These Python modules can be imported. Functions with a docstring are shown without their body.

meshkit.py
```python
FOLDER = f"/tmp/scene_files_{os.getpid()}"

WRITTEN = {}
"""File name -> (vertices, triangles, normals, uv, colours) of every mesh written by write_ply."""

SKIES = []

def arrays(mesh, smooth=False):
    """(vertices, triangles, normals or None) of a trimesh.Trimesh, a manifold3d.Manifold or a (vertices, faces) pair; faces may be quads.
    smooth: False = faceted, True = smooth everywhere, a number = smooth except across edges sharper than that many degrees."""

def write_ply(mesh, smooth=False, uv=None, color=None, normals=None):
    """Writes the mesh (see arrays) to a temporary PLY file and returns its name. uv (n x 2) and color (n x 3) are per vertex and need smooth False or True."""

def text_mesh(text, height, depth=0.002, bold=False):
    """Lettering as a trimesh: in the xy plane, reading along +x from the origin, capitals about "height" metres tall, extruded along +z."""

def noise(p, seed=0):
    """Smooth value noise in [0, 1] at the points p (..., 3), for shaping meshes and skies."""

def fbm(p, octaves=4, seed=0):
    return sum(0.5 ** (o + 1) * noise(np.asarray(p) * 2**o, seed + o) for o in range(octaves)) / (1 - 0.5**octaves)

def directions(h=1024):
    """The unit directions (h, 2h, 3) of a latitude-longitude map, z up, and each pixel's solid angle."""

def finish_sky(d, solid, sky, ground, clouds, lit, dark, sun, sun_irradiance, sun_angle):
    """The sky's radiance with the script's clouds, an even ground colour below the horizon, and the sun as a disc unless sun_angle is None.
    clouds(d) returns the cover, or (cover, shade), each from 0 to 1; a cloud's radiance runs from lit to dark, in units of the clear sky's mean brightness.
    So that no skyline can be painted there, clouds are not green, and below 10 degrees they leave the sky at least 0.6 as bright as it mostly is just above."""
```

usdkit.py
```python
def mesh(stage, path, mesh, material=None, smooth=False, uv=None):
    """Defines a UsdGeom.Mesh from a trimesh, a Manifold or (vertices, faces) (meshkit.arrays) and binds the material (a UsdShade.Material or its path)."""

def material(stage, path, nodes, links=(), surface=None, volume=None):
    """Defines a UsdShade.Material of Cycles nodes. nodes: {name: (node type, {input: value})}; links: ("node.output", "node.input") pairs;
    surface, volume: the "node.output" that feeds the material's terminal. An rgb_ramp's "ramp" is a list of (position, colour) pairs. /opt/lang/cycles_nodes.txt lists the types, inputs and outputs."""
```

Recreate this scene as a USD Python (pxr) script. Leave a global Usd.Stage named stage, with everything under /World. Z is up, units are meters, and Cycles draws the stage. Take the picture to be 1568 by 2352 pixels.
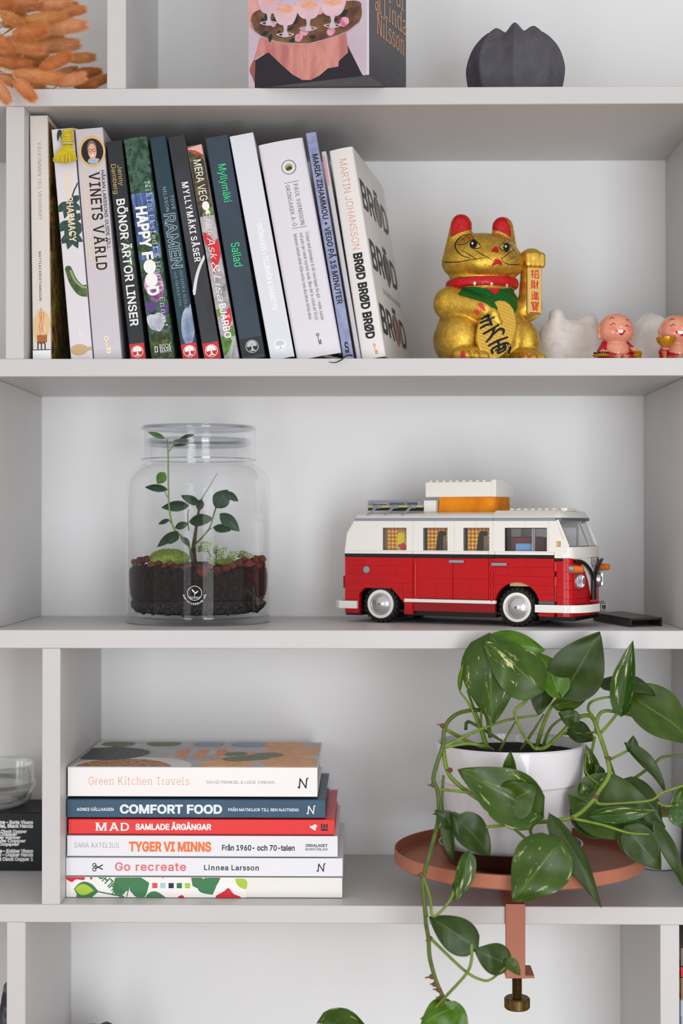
import math, random
import numpy as np, trimesh, manifold3d as m3
from manifold3d import Manifold
import shapely
from shapely import affinity
from shapely.geometry import Polygon, Point, LineString, box as sbox
from shapely.ops import unary_union
from scipy.spatial import ConvexHull
from pxr import Usd, UsdGeom, UsdLux, UsdShade, Gf, Sdf
import usdkit, meshkit

stage = Usd.Stage.CreateInMemory()
UsdGeom.SetStageUpAxis(stage, 'Z')
UsdGeom.SetStageMetersPerUnit(stage, 1.0)
UsdGeom.Xform.Define(stage, '/World')
UsdGeom.Scope.Define(stage, '/World/Looks')
rng = np.random.default_rng(7)
random.seed(7)

# ------------------------------------------------------------------ camera
# x right along the shelf, y into the shelf (front edges at y = 0), z up, lens height z = 0
FPX, CXP, CYP, DIST = 3520.0, 784.0, 1176.0, 1.6
YAW, PITCH = math.radians(0.9), math.radians(0.5)
EYE = np.array([0.0, -DIST, 0.0])
FWD = np.array([-math.sin(YAW) * math.cos(PITCH), math.cos(YAW) * math.cos(PITCH), math.sin(PITCH)])
RGT = np.array([math.cos(YAW), math.sin(YAW), 0.0])
UPV = np.cross(RGT, FWD)
cam = UsdGeom.Camera.Define(stage, '/World/camera')
cam.CreateHorizontalApertureAttr(24.0)
cam.CreateVerticalApertureAttr(36.0)
cam.CreateFocalLengthAttr(24.0 * FPX / 1568)
cam.CreateFStopAttr(3.2)
cam.CreateFocusDistanceAttr(1.625)
cam.CreateClippingRangeAttr(Gf.Vec2f(0.05, 100))
cam.CreateExposureAttr(0.0)
m = Gf.Matrix4d(1.0)
for i, v in enumerate((RGT, UPV, -FWD, EYE)):
    m.SetRow(i, Gf.Vec4d(*map(float, v), 1.0 if i == 3 else 0.0))
cam.AddTransformOp().Set(m)

def ray(px, py):
    d = FWD + RGT * (px - CXP) / FPX - UPV * (py - CYP) / FPX
    return d
def at(px, py, y=0.0):
    """The point of the plane at depth y that the photograph shows at a pixel."""
    d = ray(px, py)
    return EYE + d * ((y - EYE[1]) / d[1])
def atz(px, py, z):
    d = ray(px, py)
    return EYE + d * ((z - EYE[2]) / d[2])
def pix(p):
    q = np.asarray(p, float) - EYE
    w = q @ FWD
    return np.array([CXP + FPX * (q @ RGT) / w, CYP - FPX * (q @ UPV) / w])

# ------------------------------------------------------------------ light: a room with daylight from windows behind the camera
def srgb(c):
    c = np.asarray(c, float) / 255.0
    return tuple(np.where(c <= 0.04045, c / 12.92, ((c + 0.055) / 1.055) ** 2.4))
def rect_light(name, pos, target, w, h, nits, color=(1, 1, 1)):
    L = UsdLux.RectLight.Define(stage, '/World/' + name)
    L.CreateWidthAttr(w); L.CreateHeightAttr(h); L.CreateIntensityAttr(nits); L.CreateColorAttr(Gf.Vec3f(*color))
    pos, target = np.array(pos, float), np.array(target, float)
    b = pos - target; b /= np.linalg.norm(b)
    r = np.cross([0, 0, 1.0], b); r /= np.linalg.norm(r)
    u = np.cross(b, r)
    mm = Gf.Matrix4d(1.0)
    for i, v in enumerate((r, u, b, pos)):
        mm.SetRow(i, Gf.Vec4d(*map(float, v), 1.0 if i == 3 else 0.0))
    L.AddTransformOp().Set(mm)
dome = UsdLux.DomeLight.Define(stage, '/World/room_ambient')
dome.CreateIntensityAttr(0.26); dome.CreateColorAttr(Gf.Vec3f(1.0, 0.97, 0.95))
rect_light('window_light', (0.66, -2.05, -0.37), (0.2, 0, -0.37), 0.68, 1.5, 7.6, (0.91, 0.955, 1.0))
rect_light('balcony_window_light', (-0.62, -2.15, -0.37), (-0.2, 0, -0.37), 0.46, 1.5, 4.2, (0.91, 0.955, 1.0))

# ------------------------------------------------------------------ helpers: prims
used = {}
def numbered(parent, name):
    k = (parent, name)
    n = used.get(k, 0); used[k] = n + 1
    return f'{parent}/{name}' if n == 0 else f'{parent}/{name}_{n:03d}'
def say(prim, label=None, cat=None, group=None, kind=None):
    for k, v in (('label', label), ('category', cat), ('group', group), ('kind', kind)):
        if v: prim.SetCustomDataByKey(k, v)
def thing(name, label, cat, loc=None, mat4=None, group=None, kind=None, rotz=0.0):
    x = UsdGeom.Xform.Define(stage, numbered('/World', name))
    if mat4 is None:
        mat4 = np.eye(4)
        if rotz: mat4 = trimesh.transformations.rotation_matrix(rotz, [0, 0, 1])
        if loc is not None: mat4[:3, 3] = loc
    x.AddTransformOp().Set(Gf.Matrix4d(*map(float, np.asarray(mat4).T.ravel())))
    say(x.GetPrim(), label, cat, group, kind)
    return x.GetPrim()
def part(name, mesh, mt, parent=None, smooth=35, label=None, kind=None, cat=None, group=None):
    path = numbered(str(parent.GetPath()) if parent else '/World', name)
    p = usdkit.mesh(stage, path, mesh, mt, smooth=smooth).GetPrim()
    say(p, label, cat, group, kind)
    return p
def frame(o, ex, ey, ez):
    F = np.eye(4); F[:3, 0], F[:3, 1], F[:3, 2], F[:3, 3] = ex, ey, ez, o
    return F
def moved(mesh, F):
    mesh = mesh.copy(); mesh.apply_transform(F); return mesh
def join(*ms):
    ms = [x for a in ms for x in (a if isinstance(a, (list, tuple)) else [a]) if x is not None]
    return trimesh.util.concatenate(ms) if len(ms) > 1 else ms[0]

# ------------------------------------------------------------------ helpers: materials
looks = {}
def mat(name, rgb, rough=0.5, metallic=0.0, spec=0.3, coat=0.0, var=0.0, vscale=40.0, bump=0.0, bscale=300.0, sheen=0.0, translucent=0.0, rgb2=None, trans=0.0, subs=0.0, stretch=None):
    """principled surface; var mixes in a second tone by noise, bump adds fine relief"""
    if name in looks: return looks[name]
    c = srgb(rgb)
    n = {'p': ('principled_bsdf', dict(base_color=c, roughness=rough, metallic=metallic, specular_ior_level=spec, coat_weight=coat, sheen_weight=sheen, transmission_weight=trans))}
    if subs: n['p'][1].update(subsurface_weight=subs, subsurface_scale=0.004, subsurface_radius=(1, .4, .25))
    l = []
    if var or bump or rgb2 is not None:
        n['tc'] = ('texture_coordinate', {})
        src = 'tc.object'
        if stretch:
            n['mp'] = ('mapping', dict(scale=stretch)); l.append(('tc.object', 'mp.vector')); src = 'mp.vector'
    if var or rgb2 is not None:
        c2 = srgb(rgb2) if rgb2 is not None else tuple(x * (1 - var) for x in c)
        n['nz'] = ('noise_texture', dict(scale=vscale, detail=4.0, roughness=0.6))
        n['rr'] = ('rgb_ramp', dict(ramp=[(0.38, c), (0.62, c2)]))
        l += [(src, 'nz.vector'), ('nz.fac', 'rr.fac'), ('rr.color', 'p.base_color')]
    if bump:
        n['bz'] = ('noise_texture', dict(scale=bscale, detail=3.0))
        n['bm'] = ('bump', dict(strength=min(1, bump), distance=0.001))
        l += [(src, 'bz.vector'), ('bz.fac', 'bm.height'), ('bm.normal', 'p.normal')]
    out = 'p.BSDF'
    if translucent:
        n['tr'] = ('translucent_bsdf', dict(color=tuple(min(1, x * 1.3) for x in c)))
        n['mx'] = ('mix_closure', dict(fac=translucent))
        l += [('p.BSDF', 'mx.closure1'), ('tr.BSDF', 'mx.closure2')]
        if var or rgb2 is not None: l.append(('rr.color', 'tr.color'))
        out = 'mx.closure'
    looks[name] = usdkit.material(stage, '/World/Looks/' + name, n, l, surface=out)
    return looks[name]
def ramp_mat(name, stops, scale=60.0, rough=0.45, detail=5.0, tex='noise', stretch=(1, 1, 1), coat=0.0, interp=True, distortion=0.0):
    """a printed picture of many tones: colour ramp over noise or cells"""
    if name in looks: return looks[name]
    n = {'tc': ('texture_coordinate', {}), 'mp': ('mapping', dict(scale=stretch)),
         'rr': ('rgb_ramp', dict(ramp=[(a, srgb(c)) for a, c in stops], interpolate=interp)),
         'p': ('principled_bsdf', dict(specular_ior_level=.3, roughness=rough, coat_weight=coat))}
    l = [('tc.object', 'mp.vector'), ('rr.color', 'p.base_color'), ('mp.vector', 't.vector')]
    if tex == 'noise':
        n['t'] = ('noise_texture', dict(scale=scale, detail=detail, roughness=0.62, distortion=distortion)); l.append(('t.fac', 'rr.fac'))
    else:
        n['t'] = ('voronoi_texture', dict(scale=scale, feature='f1')); n['bw'] = ('rgb_to_bw', {})
        l += [('t.color', 'bw.color'), ('bw.val', 'rr.fac')]
    looks[name] = usdkit.material(stage, '/World/Looks/' + name, n, l, surface='p.BSDF')
    return looks[name]
def pane_mat(name, tint=(1, 1, 1), rough=0.0, lo=0.035, hi=0.75, power=4.0):
    """clear glass that lets light pass: transparency mixed with a mirror gloss that grows towards grazing view"""
    if name in looks: return looks[name]
    n = {'t': ('transparent_bsdf', dict(color=tint)), 'g': ('glossy_bsdf', dict(roughness=rough, color=(1, 1, 1))), 'f': ('layer_weight', dict(blend=0.5)),
         'q': ('math', dict(math_type='power', value2=power)), 'm': ('math', dict(math_type='multiply_add', value2=hi, value3=lo, use_clamp=True)), 'x': ('mix_closure', {})}
    l = [('f.facing', 'q.value1'), ('q.value', 'm.value1'), ('m.value', 'x.fac'), ('t.BSDF', 'x.closure1'), ('g.BSDF', 'x.closure2')]
    looks[name] = usdkit.material(stage, '/World/Looks/' + name, n, l, surface='x.closure')
    return looks[name]

# ------------------------------------------------------------------ helpers: shapes
def cbox(x0, x1, y0, y1, z0, z1, b=0.0004):
    """box with chamfered edges"""
    b = min(b, (x1 - x0) * .45, (y1 - y0) * .45, (z1 - z0) * .45)
    p = []
    for i, (sx, ox) in enumerate(((x0, 1), (x1, -1))):
        for sy, oy in ((y0, 1), (y1, -1)):
            for sz, oz in ((z0, 1), (z1, -1)):
                p += [(sx + ox * b, sy + oy * b, sz), (sx + ox * b, sy, sz + oz * b), (sx, sy + oy * b, sz + oz * b)]
    return hull(p)
def hull(p):
    p = np.asarray(p, float)
    h = ConvexHull(p)
    ids = np.unique(h.simplices); re = -np.ones(len(p), int); re[ids] = np.arange(len(ids))
    f = re[h.simplices]; v = p[ids]
    c = v.mean(0)
    nrm = np.cross(v[f[:, 1]] - v[f[:, 0]], v[f[:, 2]] - v[f[:, 0]])
    flip = ((v[f].mean(1) - c) * nrm).sum(1) < 0
    f[flip] = f[flip][:, ::-1]
    return trimesh.Trimesh(v, f, process=False)
def extrude(poly, depth, F=None):
    """shapely polygon(s) in the xy plane of frame F, thickened along its z"""
    gs = [g for g in getattr(poly, 'geoms', [poly]) if g.geom_type == 'Polygon' and g.area > 1e-12]
    if not gs: return None
    mm = join([trimesh.creation.extrude_polygon(g, depth, engine='earcut') for g in gs])
    if F is not None: mm.apply_transform(F)
    return mm
def lathe(profile, n=48, arc=None):
    """profile of (r, z) points turned about z; closed if it starts and ends on the axis"""
    pr = np.asarray(profile, float)
    a = np.linspace(0, 2 * np.pi, n, endpoint=False)
    v = np.stack([np.outer(np.cos(a), pr[:, 0]), np.outer(np.sin(a), pr[:, 0]), np.tile(pr[:, 1], (n, 1))], -1)
    k = len(pr); f = []
    for i in range(n):
        j = (i + 1) % n
        for q in range(k - 1):
            a0, a1, b0, b1 = i * k + q, i * k + q + 1, j * k + q, j * k + q + 1
            if pr[q, 0] > 1e-9: f.append((a0, b0, b1) if True else 0)
            if pr[q + 1, 0] > 1e-9: f.append((a0, b1, a1))
    t = trimesh.Trimesh(v.reshape(-1, 3), np.array(f), process=False)
    t.merge_vertices(); t.update_faces(t.nondegenerate_faces()); t.remove_unreferenced_vertices()
    if t.is_watertight and t.volume < 0: t.invert()
    return t
def spline(pts, n=12, closed=False):
    """Catmull-Rom through the points"""
    p = np.asarray(pts, float)
    if closed: q = np.vstack([p[-1], p, p[0], p[1]])
    else: q = np.vstack([2 * p[0] - p[1], p, 2 * p[-1] - p[-2]])
    out = []
    for i in range(1, len(q) - 2):
        t = np.linspace(0, 1, n, endpoint=False)[:, None]
        a, b, c, d = q[i - 1], q[i], q[i + 1], q[i + 2]
        out.append(0.5 * (2 * b + (c - a) * t + (2 * a - 5 * b + 4 * c - d) * t ** 2 + (3 * b - a - 3 * c + d) * t ** 3))
    out = np.vstack(out)
    return out if closed else np.vstack([out, q[-2]])
def tube(pts, r, n=8, caps=True):
    """round tube along a path; r a number or one per point"""
    p = np.asarray(pts, float); k = len(p)
    r = np.broadcast_to(np.asarray(r, float), (k,))
    t = np.gradient(p, axis=0); t /= np.maximum(np.linalg.norm(t, axis=1, keepdims=True), 1e-12)
    u = np.cross(t[0], [0.3, 0.1, 1.0]);
    if np.linalg.norm(u) < 1e-3: u = np.cross(t[0], [1, 0, 0])
    us = []
    for i in range(k):
        u = u - t[i] * (u @ t[i]); u /= np.linalg.norm(u); us.append(u.copy())
    us = np.array(us); w = np.cross(t, us)
    a = np.linspace(0, 2 * np.pi, n, endpoint=False)
    v = (p[:, None] + r[:, None, None] * (np.cos(a)[None, :, None] * us[:, None] + np.sin(a)[None, :, None] * w[:, None])).reshape(-1, 3)
    f = []
    for i in range(k - 1):
        for j in range(n):
            a0, a1, b0, b1 = i * n + j, i * n + (j + 1) % n, (i + 1) * n + j, (i + 1) * n + (j + 1) % n
            f += [(a0, a1, b1), (a0, b1, b0)]
    if caps:
        v = np.vstack([v, p[0] - t[0] * r[0] * .35, p[-1] + t[-1] * r[-1] * .35]); c0, c1 = len(v) - 2, len(v) - 1
        for j in range(n):
            f += [(c0, (j + 1) % n, j), (c1, (k - 1) * n + j, (k - 1) * n + (j + 1) % n)]
    return trimesh.Trimesh(v, np.array(f), process=False)
def ball(c, r, sub=2):
    s = trimesh.creation.icosphere(sub, 1.0); s.apply_scale(np.broadcast_to(r, 3)); s.apply_translation(c); return s
def cyl(p0, p1, r, n=24, r1=None):
    """solid cylinder between two points"""
    p0, p1 = np.array(p0, float), np.array(p1, float)
    d = p1 - p0; L = np.linalg.norm(d); b = min(r * .12, L * .2)
    r1 = r if r1 is None else r1
    t = lathe([(0, 0), (r - b, 0), (r, b), (r1, L - b), (r1 - b, L), (0, L)], n)
    t.apply_transform(trimesh.geometry.align_vectors([0, 0, 1], d / L)); t.apply_translation(p0); return t
def surface_net(F, o, h):
    """smooth closed mesh of the zero level of the field samples F (inside < 0) on a grid with origin o and step h"""
    s = F < 0; nx, ny, nz = F.shape
    c = np.zeros((nx - 1, ny - 1, nz - 1)); pos = np.zeros(c.shape + (3,))
    cor = [(i, j, k) for i in (0, 1) for j in (0, 1) for k in (0, 1)]
    V = lambda A, q: A[q[0]:nx - 1 + q[0], q[1]:ny - 1 + q[1], q[2]:nz - 1 + q[2]]
    for a in cor:
        for ax in range(3):
            if a[ax]: continue
            b = list(a); b[ax] = 1
            fa, fb = V(F, a), V(F, b); cross = (fa < 0) != (fb < 0)
            t = np.where(cross, fa / np.where(cross, fa - fb, 1), 0)
            p = np.array(a, float) + t[..., None] * (np.array(b) - np.array(a))
            pos += np.where(cross[..., None], p, 0); c += cross
    act = c > 0; idx = -np.ones(c.shape, int); idx[act] = np.arange(act.sum())
    g = np.argwhere(act)
    v = (g + pos[act] / c[act][:, None]) * h + np.asarray(o)
    faces = []
    for ax in range(3):
        sl0 = [slice(1, -1)] * 3; sl1 = [slice(1, -1)] * 3
        sl0[ax] = slice(0, -1); sl1[ax] = slice(1, None)
        A, B = s[tuple(sl0)], s[tuple(sl1)]
        e = np.argwhere(A != B); up = A[A != B]
        if not len(e): continue
        e = e + [0 if k == ax else 1 for k in range(3)]
        b, d = [(1, 2), (2, 0), (0, 1)][ax]
        def I(db, dd):
            q = e.copy(); q[:, b] -= db; q[:, d] -= dd; return idx[q[:, 0], q[:, 1], q[:, 2]]
        q = np.stack([I(1, 1), I(0, 1), I(0, 0), I(1, 0)], 1)
        q[~up] = q[~up][:, ::-1]
        faces.append(q)
    q = np.vstack(faces); f = np.vstack([q[:, [0, 1, 2]], q[:, [0, 2, 3]]])
    return trimesh.Trimesh(v, f, process=False)
def field(lo, hi, h, fn, relax=3):
    lo, hi = np.array(lo, float), np.array(hi, float)
    n = np.ceil((hi - lo) / h).astype(int) + 1
    X, Y, Z = np.meshgrid(*[lo[i] + h * np.arange(n[i]) for i in range(3)], indexing='ij')
    t = surface_net(fn(X, Y, Z), lo, h)
    if relax: trimesh.smoothing.filter_taubin(t, iterations=relax)
    return t
def sell(X, Y, Z, c, r):
    """distance-like field of an ellipsoid"""
    r = np.broadcast_to(r, 3)
    k0 = np.sqrt(((X - c[0]) / r[0]) ** 2 + ((Y - c[1]) / r[1]) ** 2 + ((Z - c[2]) / r[2]) ** 2)
    return (k0 - 1) * min(r)
def scap(X, Y, Z, a, b, r0, r1):
    """distance to a tapering capsule"""
    a, b = np.array(a, float), np.array(b, float); d = b - a
    t = np.clip(((X - a[0]) * d[0] + (Y - a[1]) * d[1] + (Z - a[2]) * d[2]) / (d @ d), 0, 1)
    return np.sqrt((X - a[0] - t * d[0]) ** 2 + (Y - a[1] - t * d[1]) ** 2 + (Z - a[2] - t * d[2]) ** 2) - (r0 + (r1 - r0) * t)
def smin(a, b, k):
    h = np.clip(0.5 + 0.5 * (b - a) / k, 0, 1)
    return b * (1 - h) + a * h - k * h * (1 - h)
def ridge(path, w, n=6):
    """shapely stroke of a path whose width tapers along it; w one number or a list"""
    p = np.asarray(path, float); w = np.broadcast_to(np.asarray(w, float), (len(p),))
    return unary_union([LineString([p[i], p[i + 1]]).buffer((w[i] + w[i + 1]) / 4, quad_segs=4) for i in range(len(p) - 1)])
def ell(cx, cy, rx, ry, n=32, rot=0):
    a = np.linspace(0, 2 * np.pi, n, endpoint=False)
    g = Polygon(np.stack([rx * np.cos(a), ry * np.sin(a)], 1))
    return affinity.translate(affinity.rotate(g, rot, origin=(0, 0)), cx, cy)
def blob(cx, cy, r, seed, n=22, rough=0.3, sx=1, sy=1):
    g = np.random.default_rng(seed); a = np.linspace(0, 2 * np.pi, n, endpoint=False)
    q = 1 + rough * sum(np.sin(k * a + g.uniform(0, 6.3)) / k for k in (2, 3, 5))
    return Polygon(np.stack([cx + sx * r * q * np.cos(a), cy + sy * r * q * np.sin(a)], 1)).buffer(0)
def leaf2d(x0, y0, x1, y1, w, n=10, sharp=1.0):
    """flat leaf outline from base to tip"""
    a, b = np.array([x0, y0]), np.array([x1, y1]); d = b - a; q = np.array([-d[1], d[0]]) / np.linalg.norm(d)
    t = np.linspace(0, 1, n); s = w / 2 * np.sin(np.pi * t ** 0.8) ** sharp
    return Polygon(np.vstack([a + t[:, None] * d + s[:, None] * q, (a + t[:, None] * d - s[:, None] * q)[::-1]])).buffer(0)

# ------------------------------------------------------------------ helpers: lettering
_glyph = {}
def text_poly(text, style='sans'):
    """outline of a line of text with capitals 1 high, on the baseline from x = 0"""
    key = (text, style)
    if key in _glyph: return _glyph[key]
    def shape(s):
        t = meshkit.text_mesh(s, 1.0, 0.1)
        top = t.vertices[t.faces][:, :, 2].min(1) > 0.05
        return unary_union([Polygon(q[:, :2]) for q in t.vertices[t.faces[top]]]).buffer(0.004).buffer(-0.004)
    if style in ('wide', 'typed', 'book', 'bookbold', 'plan'):
        gap = {'wide': 0.26, 'typed': 0.2, 'book': 0.17, 'bookbold': 0.14, 'plan': 0.2}[style]
        x, gs = 0.0, []
        for ch in text:
            if ch == ' ': x += 0.42; continue
            k = ('1', ch, style)
            if k not in _glyph:
                g = shape(ch); g = affinity.translate(g, -g.bounds[0], 0)
                if style in ('typed', 'book', 'bookbold'): g = serif(g, ch, style)
                _glyph[k] = g
            g = _glyph[k]
            gs.append(affinity.translate(g, x - g.bounds[0], 0)); x += g.bounds[2] - g.bounds[0] + gap
        out = unary_union(gs)
    else:
        out = shape(text)
        if style == 'bold': out = out.buffer(0.035, join_style=2)
        if style == 'black': out = out.buffer(0.07, join_style=2)
        if style == 'light': out = out.buffer(-0.03)
        if style == 'italic': out = affinity.skew(out.buffer(-0.015), xs=16, origin=(0, 0))
        if style == 'outline': b = out.buffer(0.05, join_style=2); out = b.difference(b.buffer(-0.055))
    out = affinity.translate(out, -out.bounds[0], 0).simplify(0.008)
    _glyph[key] = out
    return out
def serif(g, ch, style):
    """thin the level strokes, keep the uprights, add feet where an upright meets a line"""
    low = ch.islower()
    thick = {'typed': -0.02, 'book': -0.025, 'bookbold': 0.03}[style]
    g = g.buffer(thick, join_style=2)
    b = g.bounds; tops = [b[3]] if ch not in 'ÅÄÖåäö' else [0.75 if low else 1.0]
    feet = []
    th, ov = (0.045, 0.09) if style != 'typed' else (0.07, 0.16)
    if ch.isalpha() and ch not in 'OCGQSoceasgÖö&':
        for y, s in [(0.0, 1)] + [(t, -1) for t in tops]:
            for d0, d1 in ((0.03, 0.12),):
                strip = g.intersection(sbox(b[0] - 1, min(y + s * d0, y + s * d1), b[2] + 1, max(y + s * d0, y + s * d1)))
                for q in getattr(strip, 'geoms', [strip]):
                    if q.is_empty: continue
                    x0, _, x1, _ = q.bounds
                    if x1 - x0 < 0.3: feet.append(sbox(x0 - ov, min(y, y + s * th), x1 + ov, max(y, y + s * th)))
    return unary_union([g] + feet)
def fit(text, length, cap, style='sans'):
    """the line of text stretched to an exact length and capital height; centred on y = 0"""
    g = text_poly(text, style); b = g.bounds
    return affinity.translate(affinity.scale(g, length / (b[2] - b[0]), cap, origin=(0, 0)), 0, -cap / 2)
# ================================================================== the setting: floor, back wall; the bookshelf
DEP = 0.25                                              # depth of the shelves
FLOOR_Z = -1.15
WHITE = mat('white_paint', (200, 199, 199), rough=0.42, bump=0.12, bscale=420, rgb2=(197, 196, 196), vscale=6)
WALL = mat('white_wall', (233, 233, 233), rough=0.6, bump=0.1, bscale=260)
OAK = mat('oak_floor', (158, 118, 84), rough=0.45, rgb2=(134, 96, 66), vscale=3, stretch=(1, 8, 1))
part('floor', cbox(-4, 4, -4.5, DEP, FLOOR_Z - 0.05, FLOOR_Z), OAK, kind='structure', smooth=False)
part('wall_back', cbox(-4, 4, DEP, DEP + 0.1, FLOOR_Z, 1.6), WALL, kind='structure', smooth=False)
XL, XR = -0.78, 0.78
S = {}                                                   # top and bottom z of the four boards
for k, (t, b) in enumerate(((201, 241), (823, 864), (1448, 1490), (2080.5, 2121.5)), 1):
    S[k] = (at(784, t)[2], at(784, b)[2])
shelf = thing('bookshelf', 'white painted built-in bookshelf with thick boards and offset uprights', 'bookshelf')
for k in (1, 2, 3, 4):
    part('shelf_board', cbox(XL, XR, 0, DEP, S[k][1], S[k][0], 0.0007), WHITE, shelf)
ZTOP, ZBOT = S[1][0] + 0.36, S[4][1] - 0.30
part('shelf_board', cbox(XL, XR, 0, DEP, ZTOP, ZTOP + 0.0187), WHITE, shelf)
part('shelf_board', cbox(XL, XR, 0, DEP, ZBOT - 0.0187, ZBOT), WHITE, shelf)
def upright(xa, xb, py, z0, z1):
    part('upright', cbox(at(xa, py)[0], at(xb, py)[0], 0.0004, DEP, z0 + .0001, z1 - .0001, 0.0006), WHITE, shelf)
upright(245.5, 289, 100, S[1][0], ZTOP)
upright(13, 55, 540, S[2][0], S[1][1])
upright(1636, 1678, 540, S[2][0], S[1][1])
upright(-62, -20, 1150, S[3][0], S[2][1])
upright(1578, 1620, 1150, S[3][0], S[2][1])
upright(96, 138, 1780, S[4][0], S[3][1])
upright(1652, 1694, 1780, S[4][0], S[3][1])
upright(15, 58, 2240, ZBOT, S[4][1])
upright(1516, 1560, 2240, ZBOT, S[4][1])
# ================================================================== books
INK = mat('black_ink', (34, 34, 36), rough=0.5)
INKW = mat('white_ink', (236, 236, 234), rough=0.5)
GOLD = mat('gold_foil', (226, 186, 120), rough=0.28, metallic=0.75)
PALEGOLD = mat('pale_gold_foil', (236, 214, 176), rough=0.3, metallic=0.45)
ORANGE = mat('orange_ink', (214, 132, 88), rough=0.5)
PAGES = mat('book_pages', (226, 218, 204), rough=0.8, var=0.12, vscale=900, stretch=(6, 0.05, 0.05))
LIFT = 0.00003
class Book:
    """A book: spine in the xz plane facing -y, w wide, h high, d deep; ink is put on the spine by (u from the left, v from the top)."""
    def __init__(s, name, label, w, h, d, cover, mat4, board=0.0022, round_=0.0016, bulge=0.0, pages=PAGES, group=None, spine=None, inset=0.003, flat=False):
        s.w, s.h, s.d, s.mat4 = w, h, d, mat4
        s.t = thing(name, label, 'book', mat4=mat4, group=group)
        r = min(round_, w * .3)
        a = np.linspace(0, np.pi / 2, 5)
        out = [(0, d)] + [(r - r * math.cos(q), r - r * math.sin(q)) for q in a]
        if bulge: out += [(r + (w - 2 * r) * t, -bulge * math.sin(math.pi * t)) for t in np.linspace(0, 1, 9)[1:-1]]
        out += [(w - r + r * math.sin(q), r - r * math.cos(q)) for q in a] + [(w, d)]
        b = min(board, w * .2)
        poly = Polygon(out + [(w - b, d), (w - b, b * 1.2), (b, b * 1.2), (b, d)])
        part('cover', extrude(poly, h), cover, s.t, smooth=25)
        part('pages', cbox(b, w - b, b * 1.2, d - inset, inset if not flat else .0006, h - (inset if not flat else .0006)), pages, s.t, smooth=False)
        s.b, s.lev = bulge, 0
    def F(s, side='spine'):
        s.lev += 1; e = .00005 + LIFT * s.lev
        if side == 'spine': return frame((0, -s.b - .00004, s.h), (1, 0, 0), (0, 0, 1), (0, -1, 0)), e
        if side == 'right': return frame((s.w + .00004, 0, s.h), (0, 1, 0), (0, 0, 1), (1, 0, 0)), e
        if side == 'top': return frame((0, 0, s.h + .00004), (1, 0, 0), (0, 1, 0), (0, 0, 1)), e
    def ink(s, name, poly, mt, side='spine', label=None):
        """poly in (u right, v UP from the top edge, so negative)"""
        F, e = s.F(side)
        gs = [g for g in getattr(poly, 'geoms', [poly]) if g.geom_type == 'Polygon' and g.area > 1e-9]
        if name.endswith(('_print', '_line', '_photo', '_wash')) and 1 < len(gs) <= 30:
            for g in gs: part(name, extrude(g, e, F), mt, s.t, smooth=False)
            return
        mm = extrude(poly, e, F)
        return part(name, mm, mt, s.t, smooth=False, label=label) if mm is not None else None
    def down(s, name, text, v0, v1, c, cap, mt, style='sans', label=None):
        """text running down the spine from v0 to v1 (shares of the height), centred at u = c (share of the width), capitals cap of the width"""
        g = fit(text, (v1 - v0) * s.h, cap * s.w, style)
        g = affinity.rotate(g, -90, origin=(0, 0))
        return s.ink(name, affinity.translate(g, c * s.w, -v0 * s.h), mt, label=label)
    def across(s, name, text, u0, u1, v, cap, mt, style='sans', side='spine', label=None):
        g = fit(text, u1 - u0, cap, style)
        return s.ink(name, affinity.translate(g, u0, -v), mt, side, label=label)

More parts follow.
